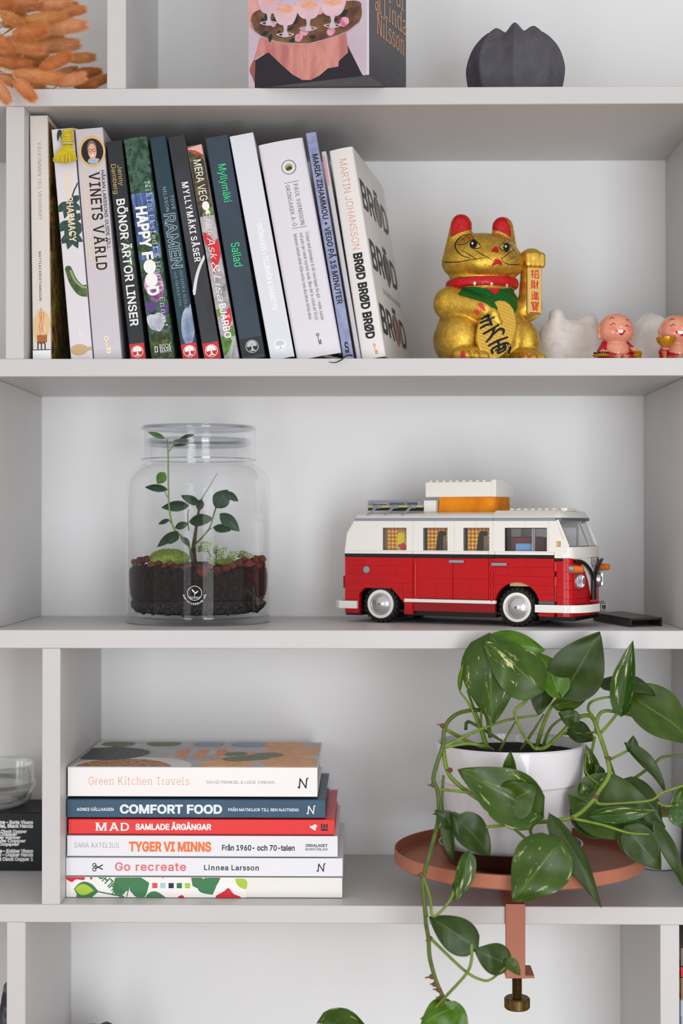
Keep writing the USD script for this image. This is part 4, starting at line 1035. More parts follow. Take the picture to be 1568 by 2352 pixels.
part('head', join(tube(kn, .0016, 6), ball((knot + top_) / 2 + np.array([0, -.001, 0]), (.0062, .004, .0085))), YEL, tt, smooth=True)
kk = at(155, 329, YB - .009)
part('binding', moved(lathe([(.0055, -.001), (.0066, 0), (.0055, .001), (.004, 0), (.0055, -.001)], 20), frame(knot, (1, 0, 0), (0, .8, 0), (0, 0, 1))), mat('pale_yarn', (216, 214, 170), rough=.8), tt, smooth=True)
part('loop', yarn([top_, at(163, 298, YB - .004), at(176, 297, YB + .004), at(186, 300, YB + .03)], .0011), YEL, tt, smooth=True)

# --- frayed ribbon end of the thick book, curling over the shelf edge
b11I = np.linalg.inv(b11.mat4)
rp = spline([at(808, 816, .006), at(795, 817, -.004), at(783, 827, -.005), at(768, 833, -.0045), at(755, 831, -.004)], 4)
part('ribbon_marker', moved(tube(rp, np.linspace(.0011, .0003, len(rp)), 6), b11I), mat('ribbon_dark', (60, 50, 56), rough=.6), b11.t, label='dark ribbon end curling over the shelf edge')
fz = [moved(tube(spline([at(778, 821, .012), at(765 - 3 * k % 9, 820 + (k * 5) % 3, .006), at(738 + 3 * k, 816 + (k * 3) % 6, .001)], 3), .00022, 4), b11I) for k in range(7)]
part('ribbon_fray', join(fz), mat('ribbon_fray', (150, 140, 136), rough=.8), b11.t)
# ================================================================== the brick-built camper van, standing aslant on the third shelf
vA = math.radians(25)
vO = at(1190, 1400, .056); vO[2] = S[3][0] + .0002
vex, vey = np.array([math.cos(vA), -math.sin(vA), 0]), np.array([math.sin(vA), math.cos(vA), 0])
vT = frame(vO, vex, vey, (0, 0, 1)); vI = np.linalg.inv(vT)
van = thing('camper_van', 'red and white camper van built of toy bricks with a raised roof', 'toy van', mat4=vT)
VR = mat('red_brick', (184, 2, 12), rough=.2, spec=.3); VRD = mat('dark_red_brick', (150, 8, 18), rough=.2)
VW = mat('white_brick', (232, 229, 222), rough=.2); VK = mat('black_brick', (24, 26, 28), rough=.25); VG = mat('grey_brick', (138, 146, 156), rough=.25); VDG = mat('dark_grey_brick', (84, 90, 96), rough=.3)
VT = mat('tan_brick', (206, 180, 128), rough=.3); VSL = mat('silver_part', (176, 174, 178), rough=.22, metallic=.75); VO_ = mat('orange_canvas', (232, 142, 18), rough=.75, rgb2=(214, 122, 10), vscale=40, bump=.3, bscale=120)
VAM = mat('amber_lens', (214, 108, 14), rough=.15, coat=.5); VGL = pane_mat('van_glass', (.95, .96, .97)); VB = mat('blue_seat', (112, 160, 206), rough=.35); VMR = mat('maroon_seat', (120, 40, 46), rough=.4); VBR = mat('brown_brick', (92, 72, 58), rough=.4)
MM = np.diag([.001, .001, .001, 1.0])
SIDE = frame((0, 0, 0), (1, 0, 0), (0, 0, 1), (0, -1, 0))           # (X, Z) outline, thickness towards the lens
def vp(name, mesh, mt, parent=None, smooth=30, **k):
    mesh = mesh.copy(); mesh.apply_transform(MM); return part(name, mesh, mt, parent or van, smooth=smooth, **k)
def slab(poly, y0, y1):
    """outline in (X, Z), from depth y0 to y1"""
    return extrude(poly, y1 - y0, frame((0, y1, 0), (1, 0, 0), (0, 0, 1), (0, -1, 0)))
def vbox(x0, x1, y0, y1, z0, z1, b=.35): return cbox(x0, x1, y0, y1, z0, z1, b)
WID = 108.0
rear_arch = Polygon([(-189.5, -5), (-189.5, 32.5), (-182.7, 38.9), (-149.5, 38.9), (-141.6, 31), (-134, 22), (-134, -5)])
front_arch = ell(-1.7, 23, 25.5, 25, 40).union(sbox(-27, -5, 22.6, 23))
JOINT = .08
def bricks(x0, x1, z0, z1, h, lens, shift=0, y=0, mt=VR, th=5, name='brick', cut=True):
    z, r = z1, 0
    while z > z0 + .5:
        zb = max(z0, z - h); x, k = x0, r * shift
        first = True
        while x < x1 - .5:
            L = lens[k % len(lens)]; k += 1
            if first and r % 2: L *= .5
            first = False
            xb = min(x1, x + L)
            if x1 - xb < 4: xb = x1
            q = sbox(x + JOINT, zb + JOINT, xb - JOINT, z - JOINT)
            if cut: q = q.difference(rear_arch).difference(front_arch)
            for g in getattr(q, 'geoms', [q]):
                if g.geom_type == 'Polygon' and g.area > 2: vp(name, slab(g, y, y + th), mt, smooth=False)
            x = xb
        z = zb; r += 1
bricks(-207.5, -124, 10.3, 73.5, 9.6, [24, 32, 16, 31], 1)
bricks(-124, -117, 25, 73.5, 24, [7], y=1.2)
bricks(-117, -76.2, 28.5, 73.5, 22.6, [40.8], y=.3)
bricks(-75.8, -34.5, 28.5, 73.5, 22.6, [41.3], y=.3)
bricks(-34.5, -27, 25, 73.5, 24, [7.5], y=1.2)
bricks(-27, 40.3, 11.8, 73.9, 9.6, [36, 32, 24, 44], 1)
bricks(43, 50.5, 11.8, 71.2, 19.2, [8])
vp('backing', join(slab(sbox(-206, 14, 48, 73).difference(rear_arch).difference(front_arch), 5, 6.5)), VRD, smooth=False)
vp('white_stripe', vbox(-134, -26, -.6, 4, 24, 27.7), VW, smooth=False)
vp('sill', slab(Polygon([(-134, 24), (-27.5, 24), (-27.5, 14.4), (-128, 14.4)]), 2, 7), VRD, smooth=False)
vp('chassis', join(vbox(-128, -28, 6, WID - 6, 8.8, 14.4), vbox(-207, -188, 1, WID - 1, 7.6, 10.3), vbox(20, 60, 10, WID - 10, 7, 12)), VK, smooth=False)
vp('underside', vbox(-205, 46, 7, WID - 7, 12, 15), VK, smooth=False)
for a_, wx in ((rear_arch, (-190, -134)), (front_arch, (-27, 23))):
    vp('wheel_well', join(vbox(wx[0], wx[1], 24, 26, 5, 48), vbox(wx[0] - 2, wx[0], 5, 26, 10, 40), vbox(wx[1], wx[1] + 2, 5, 26, 10, 40), vbox(wx[0], wx[1], 6, 26, 48, 50)), VK, smooth=False)
vp('tan_brick', vbox(-12, 12, 6, 22, 43.5, 48), VT, smooth=False)
# rear and far walls
vp('tail_wall', vbox(-208, -204, 4, WID - 4, 10.3, 73.5), VR, smooth=False)
vp('tail_panel', hull([(x, y, z) for y in (3, WID - 3) for x, z in ((-207.4, 77.5), (-205, 100), (-196, 114.4), (-192, 114.4), (-201, 100), (-203.4, 77.5))]), VW, smooth=False)
vp('tail_light', vbox(-211.5, -207.6, 3, 9, 38, 52, .8), mat('dark_red_lens', (120, 10, 24), rough=.2), smooth=False)
far = sbox(-207.5, 10, 50, 73.5).difference(affinity.scale(rear_arch, 1, 1)).difference(front_arch)
vp('side_wall', slab(far, WID - 5, WID), VR, smooth=False)
# belt line and sill
vp('belt_line', join(vbox(-207.8, -27.2, -.4, 5, 73.6, 77.4), vbox(-27, 40.5, -.4, 5, 74.2, 77.6), vbox(40.6, 50.4, -.2, 5, 71.2, 74.3)), VK, smooth=False)
for x0, x1 in ((-207.8, -124.2), (-123.8, -34.7), (-34.3, -27.2), (-26.8, 40.2)):
    vp('window_ledge', vbox(x0, x1, -.5, 5, 77.6, 80.6), VW, smooth=False)
vp('belt_line', vbox(-207, 50, WID - 5, WID, 73.6, 80.6), VK, smooth=False)
# upper wall: panels with window openings
upper = Polygon([(-207.5, 80.7), (-205, 100), (-196, 114.4), (42, 114.4), (49.5, 96), (54.5, 86.6), (54.5, 80), (50.3, 80), (50.3, 74.4), (40.6, 74.4), (40.6, 80.7)])
wins = [(-160.5, -131.3), (-111.3, -82), (-63.5, -33.2), (-15.5, 32.4)]
holes = unary_union([sbox(a, 81.6, b, 106.8) for a, b in wins])
cuts = [-212, -146, -123.5, -97, -74, -48, -29, 8, 34, 60]
for k, (a, b) in enumerate(zip(cuts[:-1], cuts[1:])):
    g = upper.difference(holes).intersection(sbox(a + .1, 60, b - .1, 130))
    if k == 8: g = g.difference(Polygon([(42.5, 86.5), (47.5, 86.5), (47.5, 92.5), (42.5, 92.5)]))
    vp('wall_panel', slab(g, 0, 4), VW, smooth=False)
vp('quarter_light', vbox(42, 48, 3, 5, 86, 93), VT, smooth=False)
vp('wall_panel', slab(upper.difference(holes).difference(Polygon([(34, 83), (52, 83), (49, 92), (41, 112), (34, 112)])), WID - 4, WID), VW, smooth=False)
for a, b in wins:
    vp('window_pane', vbox(a, b, 2.2, 2.8, 81.6, 106.8, .1), VGL, smooth=False)
    vp('window_pane', vbox(a, b, WID - 2.8, WID - 2.2, 81.6, 106.8, .1), VGL, smooth=False)
    vp('window_frame', join(vbox(a, b, .6, 1.6, 106, 107, .1), vbox(a, a + 1.6, .8, 3.2, 81.6, 106, .2)), VDG if b < 0 else VK, smooth=False)
vp('window_divider', join(vbox(15.2, 16.6, .6, 3, 81.6, 106.8, .2), vbox(17.2, 18.2, .6, 3, 81.6, 106.8, .2), vbox(31.6, 32.4, .5, 3, 81.6, 106.8, .2)), VSL, smooth=False)
# chequered curtains
cn = {'tc': ('texture_coordinate', {}), 'a': ('wave_texture', dict(wave_type='bands', bands_direction='x', scale=72.0, distortion=0.0)), 'b': ('wave_texture', dict(wave_type='bands', bands_direction='z', scale=72.0, distortion=0.0)),
      's': ('math', dict(math_type='add')), 'h': ('math', dict(math_type='multiply', value2=.5)), 'r': ('rgb_ramp', dict(ramp=[(0, srgb((206, 60, 24))), (.36, srgb((206, 60, 24))), (.4, srgb((214, 138, 34))), (.62, srgb((140, 132, 36))), (.66, srgb((232, 200, 50))), (1, srgb((236, 206, 60)))])), 'p': ('principled_bsdf', dict(roughness=.8))}
CURT = usdkit.material(stage, '/World/Looks/chequered_cloth', cn, [('tc.object', 'a.vector'), ('tc.object', 'b.vector'), ('a.fac', 's.value1'), ('b.fac', 's.value2'), ('s.value', 'h.value1'), ('h.value', 'r.fac'), ('r.color', 'p.base_color')], surface='p.BSDF')
for k, (a, b) in enumerate(wins[:3]):
    w = b - a
    vp('curtain', slab(Polygon([(a + 3, 80), (a + 3, 107), (b, 107), (b, 103.2), (a + w * .56, 103.2), (a + w * .5, 96), (a + w * (.42 if k else .5), 80)]), 5.5, 6.2), CURT, smooth=False)
    vp('curtain', slab(Polygon([(b, 80), (b, 103.3), (b - w * .13, 103.3), (b - w * .13, 96), (b - w * .05, 80)]), 5.5, 6.2), CURT, smooth=False)
    vp('cupboard', vbox(a - 4, b + 4, 9 if k == 0 else 30, 60, 74, 110), VT if k == 0 else VBR, smooth=False)
    if k: vp('tan_pillar', vbox(a + w * .5, b - w * .18, 22, 28, 78, 98, .5), VT, smooth=False)
vp('poster', vbox(-146.5, -133.5, 7.2, 7.8, 81.5, 101.5, .1), mat('poster_yellow', (236, 200, 10), rough=.3), smooth=False)
vp('poster_fruit', slab(ell(-138.3, 85.2, 4.4, 3.8), 6.9, 7.2), mat('poster_red', (214, 40, 30), rough=.3), smooth=False)
vp('poster_print', slab(unary_union([ell(-142.6, 86.6, 2, 1.6), ell(-138.5, 88.6, 2.4, 1.2)]), 6.95, 7.2), mat('poster_blue', (70, 96, 150), rough=.3), smooth=False, kind='stuff')
vp('seat', join(vbox(-13.5, 13, 12, 50, 66, 97, 1.5)), VMR, smooth=False)
vp('seat', vbox(-6, 15, 6.5, 11, 68, 90, 1), VB, smooth=False, label='pale blue seat')
vp('seat', vbox(-12, 14, 60, 96, 66, 96, 1.5), VMR, smooth=False)
vp('dashboard', vbox(34, 46, 8, WID - 8, 74, 82), VDG, smooth=False)
vp('steering_wheel', moved(trimesh.creation.torus(7, .9, 24, 8), frame((30, 30, 88), (.5, 0, .86), (0, 1, 0), (-.86, 0, .5))), VK)
# roof: grey gutter, curved white roof, raised front part with studs
vp('gutter', join(vbox(-195, -28, -.8, 5, 114.5, 117.5), vbox(-27.8, 42, -.8, 5, 114.5, 117.5)), VG, smooth=False)
vp('gutter', vbox(-195, 42, WID - 5, WID + .8, 114.5, 117.5), VG, smooth=False)
def roof(x0, x1, top, x2=None):
    sec = [(0, 117.6), (1.5, 119.6), (5, 121.6), (11, top - .9), (20, top), (WID - 20, top), (WID - 11, top - .9), (WID - 5, 121.6), (WID - 1.5, 119.6), (WID, 117.6)]
    pts = [(x, y, z) for x in (x0, x1) for y, z in sec]
    return hull(pts)
vp('roof', roof(-194, -112, 124.2), VW, smooth=25)
vp('roof', roof(-111.7, -30, 124.2), VW, smooth=25)
vp('roof', roof(-29.7, 40, 126.2), VW, smooth=25)
nose = [(40, y, z) for y, z in [(0, 117.6), (1.5, 119.6), (5, 121.6), (11, 125.3), (20, 126.2), (WID - 20, 126.2), (WID - 11, 125.3), (WID - 5, 121.6), (WID, 117.6)]]
for a in np.linspace(0, np.pi, 15):
    y = 54 - 54 * math.cos(a); xe = 42 + 10.5 * math.sin(a) ** .6
    nose += [(xe, y, 117.6), (xe - 1, y * .98 + 1, 119.5), (40 + (xe - 40) * .62, 54 + (y - 54) * .84, 124.3)]
vp('roof', hull(nose), VW, smooth=30)
vp('visor', extrude(LineString([(42 + 9 * math.sin(a) ** .6, 54 - 51 * math.cos(a)) for a in np.linspace(0, np.pi, 13)]).buffer(1.6), 3.2, frame((0, 0, 114.2), (1, 0, 0), (0, 1, 0), (0, 0, 1))), VDG, smooth=False)
def stud(x, y, z): return lathe([(0, 0), (2.4, 0), (2.4, 1.5), (2.15, 1.75), (0, 1.75)], 14).apply_translation((x, y, z))
for x in np.arange(-15, 38, 8.0):
    for y in (21, 29, 37): vp('stud', stud(x, y, 126.1), VW)
vp('roof_tile', vbox(40, 47, 24, 60, 125, 128.4), VW, smooth=False)
# roof rack at the back
for y in (24, 82):
    vp('rack_rail', vbox(-188, -121, y - 1.5, y + 1.5, 135.2, 138, .6), VG, smooth=False)
    vp('rack_plate', vbox(-189.5, -121, y - 3, y + 3, 129.6, 132.2), VT, smooth=False)
    vp('rack_beam', vbox(-189, -121, y - 2, y + 2, 126.4, 129.4), VK, smooth=False)
    for x in (-186.5, -125): vp('rack_post', vbox(x - 2.6, x + 2.6, y - 2, y + 2, 131.5, 137.6), VG, smooth=False)
for x in (-186, -164, -142, -122): vp('rack_bar', vbox(x - 1.5, x + 1.5, 22, 84, 132.2, 134.6), VG, smooth=False)
for x in (-172, -150, -132): vp('rack_tile', vbox(x - 6, x + 6, 27, 80, 130, 132.6), VG, smooth=False)
for x in (-176, -154.5, -133):
    vp('rack_clip', join(tube([(x - 4, 6, 122), (x - 1.5, 12, 127), (x + 1.5, 19, 132)], 1.4, 8), vbox(x - 3, x + 4.4, 18, 22, 128.6, 132.8), ball((x - 4.4, 5, 121), 2.1, 2)), VG)
vp('rack_deck', vbox(-120.6, -106, 24, 82, 124.4, 137.5), VW, smooth=False)
# raised roof: orange canvas under a white lid
def fold(x0, x1, y0, y1, z0, z1, k):
    P = [(x0, y0), (x1 - 9, y0), (x1 - 4, y0 + 1.4), (x1 - .5, y0 + 5), (x1, y0 + 14), (x1 - 1.4, (y0 + y1) / 2), (x1, y1 - 12), (x1 - 1, y1), (x0, y1)]
    v = []; q = Polygon(P).segmentize(4).exterior.coords[:-1]; q = np.array(q); c = q.mean(0)
    zs = np.linspace(z0, z1, 7)
    for i, z in enumerate(zs):
        s = 1 + .035 * (1 - i / 6) - .03 * math.sin(math.pi * i / 6)
        v.append(np.c_[(q - c) * s + c + .5 * np.c_[np.sin(q[:, 1] * .3 + i), np.sin(q[:, 0] * .23 + i * .8)], np.full(len(q), z)])
    v = np.vstack(v); n = len(q); f = []
    for i in range(6):
        for j in range(n):
            a, b = i * n + j, i * n + (j + 1) % n
            f += [(a, b, b + n), (a, b + n, a + n)]
    t = trimesh.Trimesh(v, f, process=False); 
    return t
vp('canvas', fold(-104, -37, 29, 79, 123.5, 142.5, 0), VO_, smooth=50)
vp('lid', join(vbox(-119, -35, 25, 83, 141.2, 158, .5)), VW, smooth=False)
vp('lid_edge', join(vbox(-40, -34.6, 24.6, 50, 141, 160, .5)), VW, smooth=False)
for x in np.arange(-114, -42, 8.0):
    for y in (29, 37): vp('stud', stud(x, y, 157.9), VW)
# front: curved nose in courses of bricks, white V, emblem, lamps
plan = [(50.3, 0), (55.5, 1.3), (59.3, 6), (61.5, 16), (63.5, 32), (64.5, 54)]
plan = spline(plan + [(x, WID - y) for x, y in plan[::-1][1:]], 4)
outer = [tuple(p) for p in plan]; inner = [(p[0] - 4.5 if 4 < p[1] < WID - 4 else p[0] - 1.5, min(max(p[1], 3.5), WID - 3.5)) for p in plan]
shell = Polygon(outer + inner[::-1]).buffer(0)
def course(z0, z1, mt, name, grow=0.0, cutz=()):
    g = shell.buffer(grow) if grow else shell
    for ya, yb in ((-9, 18), (18, 54), (54, 90), (90, 120)):
        vp(name, extrude(g.intersection(sbox(40, ya + .1, 90, yb - .1)), z1 - z0 - .3, frame((0, 0, z0 + .15), (1, 0, 0), (0, 1, 0), (0, 0, 1))), mt, smooth=25)
for z in (11.8, 21.4, 31, 40.6, 50.2, 59.8): course(z, z + 9.6, VR, 'nose_brick')
course(69.4, 74.3, VR, 'nose_brick'); course(74.3, 86.4, VW, 'nose_panel')
vp('nose_backing', extrude(Polygon(inner).buffer(-.5), 66, frame((0, 0, 12), (1, 0, 0), (0, 1, 0), (0, 0, 1))), VRD, smooth=False)
vp('nose_ledge', extrude(Polygon(inner).buffer(-.3), 3, frame((0, 0, 83.4), (1, 0, 0), (0, 1, 0), (0, 0, 1))), VW, smooth=False)
noseW = moved(extrude(Polygon(outer + [(20, WID), (20, 0)]).buffer(0), 75, frame((0, 0, 11.8), (1, 0, 0), (0, 1, 0), (0, 0, 1))), vT @ MM)
noseW = trimesh.Trimesh(*trimesh.remesh.subdivide_to_size(noseW.vertices, noseW.faces, .02, max_iter=6), process=False)
Z2O, Z2K = (1160, 1140), 6.0308
def hit(zx, zy, mesh=noseW, out=0.0):
    d = ray(Z2O[0] + zx / Z2K, Z2O[1] + zy / Z2K); d /= np.linalg.norm(d)
    loc, ri, ti = mesh.ray.intersects_location([EYE], [d], multiple_hits=False)
    p = (vI @ np.append(loc[0], 1))[:3] * 1000; n = vI[:3, :3] @ mesh.face_normals[ti[0]]
    return p + n * out, n
drape(Polygon(zp(Z2O, Z2K, [(880, 855), (1000, 880), (1060, 950), (1110, 1060), (1145, 1170), (1170, 1300), (1190, 1420), (1212, 1440), (1232, 1300), (1246, 1100), (1262, 900), (1266, 850)])), noseW, 'white_chevron', VW, van, vI, .0012, smooth=False)
emb = ell(Z2O[0] + 1222 / Z2K, Z2O[1] + 930 / Z2K, 5.2, 14.5, 30, -8)
drape(emb.difference(affinity.scale(emb, .72, .86)), noseW, 'emblem_ring', VG, van, vI, .0022)
V_ = lambda pts: zp(Z2O, Z2K, pts)
drape(unary_union([LineString(V_([(1212, 872), (1222, 920), (1236, 878)])).buffer(.55), LineString(V_([(1203, 905), (1214, 985), (1224, 935), (1236, 995), (1246, 925)])).buffer(.55)]).intersection(emb), noseW, 'emblem_letters', VG, van, vI, .0022, smooth=False)
tb1 = [hit(x, y, out=3.2)[0] for x, y in ((942, 900), (1010, 905), (1080, 950), (1140, 1030), (1180, 1130), (1205, 1260), (1215, 1360), (1218, 1450))]
tb1 = [np.array([p[0], min(p[1], 51.4), p[2]]) for p in tb1]
vp('black_hose', tube(spline(tb1, 4), 2.1, 10), VK, smooth=True)
tb2 = [np.array([p[0], WID - p[1], p[2]]) for p in tb1]
vp('black_hose', tube(spline(tb2, 4), 2.1, 10), VK, smooth=True)
vp('hose_clip', vbox(65, 69.8, 47, 61, 26, 28.6), mat('pink_red_clip', (226, 30, 66), rough=.3), smooth=False)
for yy in (17.5, WID - 17.5):
    c = np.array([61.8, yy, 49.7]); n = np.array([.93, -.36 if yy < 54 else .36, 0])
    Fm = trimesh.geometry.align_vectors([0, 0, 1], n); Fm[:3, 3] = c
    hl = vp('headlight', moved(lathe([(0, -3), (8.6, -3), (8.6, 1.2), (7.6, 3.0), (4, 4.4), (0, 4.8)], 28), Fm), VSL)
    rib = join([moved(vbox(-6.6 + abs(k) * .6, 6.6 - abs(k) * .6, k * 1.9 - .5, k * 1.9 + .5, 3.4 - abs(k) * .5, 5.1 - abs(k) * .55, .1), Fm) for k in range(-3, 4)])
    vp('lamp_rib', rib, mat('chrome_rib', (226, 226, 228), rough=.12, metallic=.9), hl, smooth=False)
    a = np.array([58, yy + (-13 if yy < 54 else 13), 62.8])
    ts = vp('turn_signal', cyl(a + [3.5, 0, 0], a + [13, 0, 0], 4.2, 20, 3.4), VAM)
    vp('signal_base', cyl(a + [-2, 0, 0], a + [3.5, 0, 0], 4.5, 20), VSL, ts)
# windscreen in two leaning panes with a centre bar
for s in (0, 1):
    m_ = (lambda p: p) if not s else (lambda p: (p[0], WID - p[1], p[2]))
    q = [m_((44, 4, 114)), m_((51, 54, 114)), m_((62, 54, 87)), m_((55, 4, 87))]
    n_ = np.cross(np.subtract(q[1], q[0]), np.subtract(q[3], q[0])); n_ = n_ / np.linalg.norm(n_) * .4
    vp('windscreen', hull(np.vstack([q, np.array(q) + n_])), VGL, smooth=False)
    vp('windscreen_pillar', tube([m_((43.2, 2, 115)), m_((55.2, 2, 86.5))], 1.7, 6), VW, smooth=False)
vp('windscreen_bar', tube([(51.4, 54, 114.5), (62.4, 54, 86.5)], 1.0, 6), VSL, smooth=False)
vp('windscreen_edge', join(tube([(55, 4, 86.6), (62, 54, 86.6), (55, WID - 4, 86.6)], .9, 6)), VSL, smooth=False)
# bumpers, plate
bp = [(20.4, -3.2), (46, -3.2), (57, -1.6), (66, 4), (71.5, 18), (74, 36), (75, 54)]
bp = spline(bp + [(x, WID - y) for x, y in bp[::-1][1:]], 4)
vp('bumper', extrude(LineString(bp).buffer(2, cap_style=2), 8.2, frame((0, 0, 16.4), (1, 0, 0), (0, 1, 0), (0, 0, 1))), VW, smooth=25)
vp('bumper_bracket', join(vbox(22.8, 40.5, -1, 4, 24.8, 28.4), vbox(56, 73, 40, 68, 20, 24)), VDG, smooth=False)
npl = vp('number_plate', vbox(76.6, 77.6, 47, 66, 16.0, 24.8, .15), VK, smooth=False)
vp('plate_face', vbox(77.3, 77.9, 47.8, 65.2, 16.8, 24.0, .1), mat('plate_white', (206, 206, 214), rough=.3), npl, smooth=False)
vp('plate_lettering', extrude(affinity.translate(fit('V W 1962', 15, 4.4, 'bold'), 0, 0), .3, frame((77.9, 49, 20.4), (0, 1, 0), (0, 0, 1), (1, 0, 0))), VK, npl, smooth=False)
rbp = [(-190.5, -3.2), (-212, -3.2), (-216.5, 0), (-217.5, 12), (-217.5, 96), (-216.5, WID), (-212, WID + 3)]
vp('bumper', extrude(LineString(rbp).buffer(1.9, cap_style=2), 8.4, frame((0, 0, 15.6), (1, 0, 0), (0, 1, 0), (0, 0, 1))), VW, smooth=25)
# handles, hinges, vents, cap
for x0, x1, z in ((-79.5, -62.4, 69.8), (-30, -12.8, 67.2)): vp('door_handle', vbox(x0, x1, -3, -.2, z - 1.6, z + 1.6, .4), VG, smooth=False)
for z in (65.5, 49.5): vp('hinge', cyl((41.6, .2, z - 5.4), (41.6, .2, z + 5.4), 1.9, 12), VR)
vp('hinge', cyl((41.6, .4, 28), (41.6, .4, 44), 1.4, 12), VRD)
for z in (56, 44, 30): vp('hinge', cyl((-30.5, .8, z - 4), (-30.5, .8, z + 4), 1.5, 10), VR)
vp('hinge', cyl((-121, .9, 30), (-121, .9, 68), 1.3, 10), VR)
for k in range(4): vp('vent_slat', vbox(-199.5, -184.3, -1.1, .4, 68.4 - k * 5.1, 70.2 - k * 5.1, .2), VR, smooth=False)
vp('filler_cap', join(cyl((-180, .2, 59.5), (-180, -2.4, 59.5), 3.9, 24), cyl((-180, -2.2, 59.5), (-180, -3.2, 59.5), 2.1, 16)), VG)
# wheels
def wheel(x, y0, side):
    w = vp('wheel', lathe([(12.5, 0), (16.2, -.4), (19, .4), (19.6, 2), (19.6, 13), (19, 14.6), (12.5, 15), (12.5, 0)], 48).apply_transform(frame((x, y0, 21), (1, 0, 0), (0, 0, 1), (0, -1, 0)) @ np.diag([1, 1, -1, 1.]) if side else frame((x, y0, 21), (1, 0, 0), (0, 0, -1), (0, 1, 0))), mat('tyre_rubber', (26, 26, 27), rough=.65))
    F = frame((x, y0, 21), (1, 0, 0), (0, 0, -1), (0, 1, 0)) if not side else frame((x, y0, 21), (1, 0, 0), (0, 0, 1), (0, -1, 0))
    tr = []
    for k in range(22):
        a = 2 * math.pi * k / 22
        for r, z0, z1 in ((0, .6, 7.2), (.5, 7.8, 14.4)):
            b = vbox(-1.9, 1.9, 18.6, 21, z0, z1, .4); b.apply_transform(trimesh.transformations.rotation_matrix(a + r * 2 * math.pi / 22, [0, 0, 1])); tr.append(moved(b, F))
    vp('tread', join(tr), mat('tyre_rubber', (26, 26, 27), rough=.65), w, smooth=False, kind='stuff')
    vp('whitewall', moved(lathe([(12.4, .4), (12.7, -.9), (15.7, -1.0), (16.2, -.2), (16.2, .6), (12.4, .4)], 48), F), VW, w)
    hc = vp('hubcap', moved(lathe([(0, 2), (12.3, 2), (12.3, -.9), (11.2, -1.1), (10.6, -.6), (10, -1.4), (6, -3.6), (1.5, -4.4), (0, -4.4)], 40), F), mat('hubcap_silver', (196, 192, 194), rough=.26, metallic=.65), w)
    vp('hub_hole', moved(lathe([(0, -4.2), (.9, -4.2), (1.3, -4.6), (0, -4.6)], 14), F), VDG, w)
for x in (-163.2, -1.7):
    wheel(x, .6, 0)
for x in (-163.2, -1.7):
    wheel(x, WID - .6, 1)
vp('axle', join(cyl((-163.2, 12, 21), (-163.2, WID - 12, 21), 2.4, 10), cyl((-1.7, 12, 21), (-1.7, WID - 12, 21), 2.4, 10)), VDG)

# ---- flat black tray-like thing lying beside the van's nose
PB = mat('matt_black_plastic', (58, 53, 50), rough=.35)
k6 = 6.877
P6 = lambda x, y, z=0.0: atz(1340 + x / k6, 1360 + y / k6, S[3][0] + z)
T4 = [P6(740, 418, .0094), P6(1240, 402, .0094), P6(600, 303, .0094), P6(150, 322, .0094)]
A0 = np.array([T4[0][0], T4[0][1], S[3][0] + .0002])
tray_box = thing('black_plastic_slab', 'flat black plastic slab lying beside the nose of the toy van', 'slab', loc=A0)
T4 = [(p - A0)[:2] for p in T4]
pl = Polygon(T4)
part('plate', extrude(pl, .0022, frame((0, 0, .0072), (1, 0, 0), (0, 1, 0), (0, 0, 1))), PB, tray_box, smooth=False)
for i, j in ((0, 3), (1, 2), (2, 3)):
    part('skirt', extrude(LineString([T4[i], T4[j]]).buffer(.0013, cap_style=2).intersection(pl), .0073), PB, tray_box, smooth=False)
part('rib', extrude(LineString([T4[0] * .7 + T4[3] * .3, T4[1] * .7 + T4[2] * .3]).buffer(.001, cap_style=2), .0062, frame((0, 0, .001), (1, 0, 0), (0, 1, 0), (0, 0, 1))), PB, tray_box, smooth=False)
# ================================================================== the terrarium: jar with lid, earth, pebbles, moss, little plants
J = np.array([at(455.5, 1429, .136)[0], .136, S[3][0] + .0002])
GLASS = pane_mat('clear_glass', (.993, .997, 1.0), lo=.010, hi=1.0, power=3.2)
BASEG = pane_mat('thick_glass', (.84, .87, .89), lo=.05, hi=.8, power=2.2)
jar = thing('glass_jar', 'large clear glass jar with a wide glass lid holding a small garden', 'jar', loc=J)
mm_ = lambda pr: [(r / 1000, z / 1000) for r, z in pr]
o_ = spline([(81.6, 9), (81.8, 60), (81.8, 120), (81.2, 150), (79, 163), (72, 173), (62, 179), (58.4, 183), (57.6, 190), (57.8, 199)], 4)
i_ = spline([(55.2, 199), (55.0, 190), (56.2, 182.5), (60, 176.6), (70, 170.5), (76.4, 161.5), (78.6, 150), (79.2, 120), (79.2, 60), (79, 9)], 4)
part('body', lathe(mm_([tuple(p) for p in o_]), 96), GLASS, jar, smooth=50)
part('base', lathe(mm_([(0, .6), (70, .4), (77.5, 0), (80.6, 1.4), (81.6, 4), (81.6, 8.9), (79, 8.9), (74, 6.4), (60, 5.4), (0, 6.2)]), 96), BASEG, jar, smooth=50)
part('lip', lathe(mm_([(55.2, 199.1), (57.8, 199.1), (59.6, 201), (59.8, 204), (58.4, 207), (56.4, 207.4), (55, 205), (55.2, 199.1)]), 80), BASEG, jar, smooth=60)
lid = part('lid', lathe(mm_([(64.8, 183), (64.9, 200), (64.9, 214), (64.2, 218), (61.5, 220.6), (56, 221.2), (0, 221.4)]), 88), GLASS, jar, smooth=50)
part('rim', lathe(mm_([(64.2, 183.2), (65.4, 183.2), (65.5, 184.6), (64.2, 184.6), (64.2, 183.2)]), 88), BASEG, lid, smooth=60)
part('rim', lathe(mm_([(63.6, 218.8), (65.2, 217.6), (65.8, 219.6), (64.6, 221.4), (63, 221), (63.6, 218.8)]), 88), BASEG, lid, smooth=60)
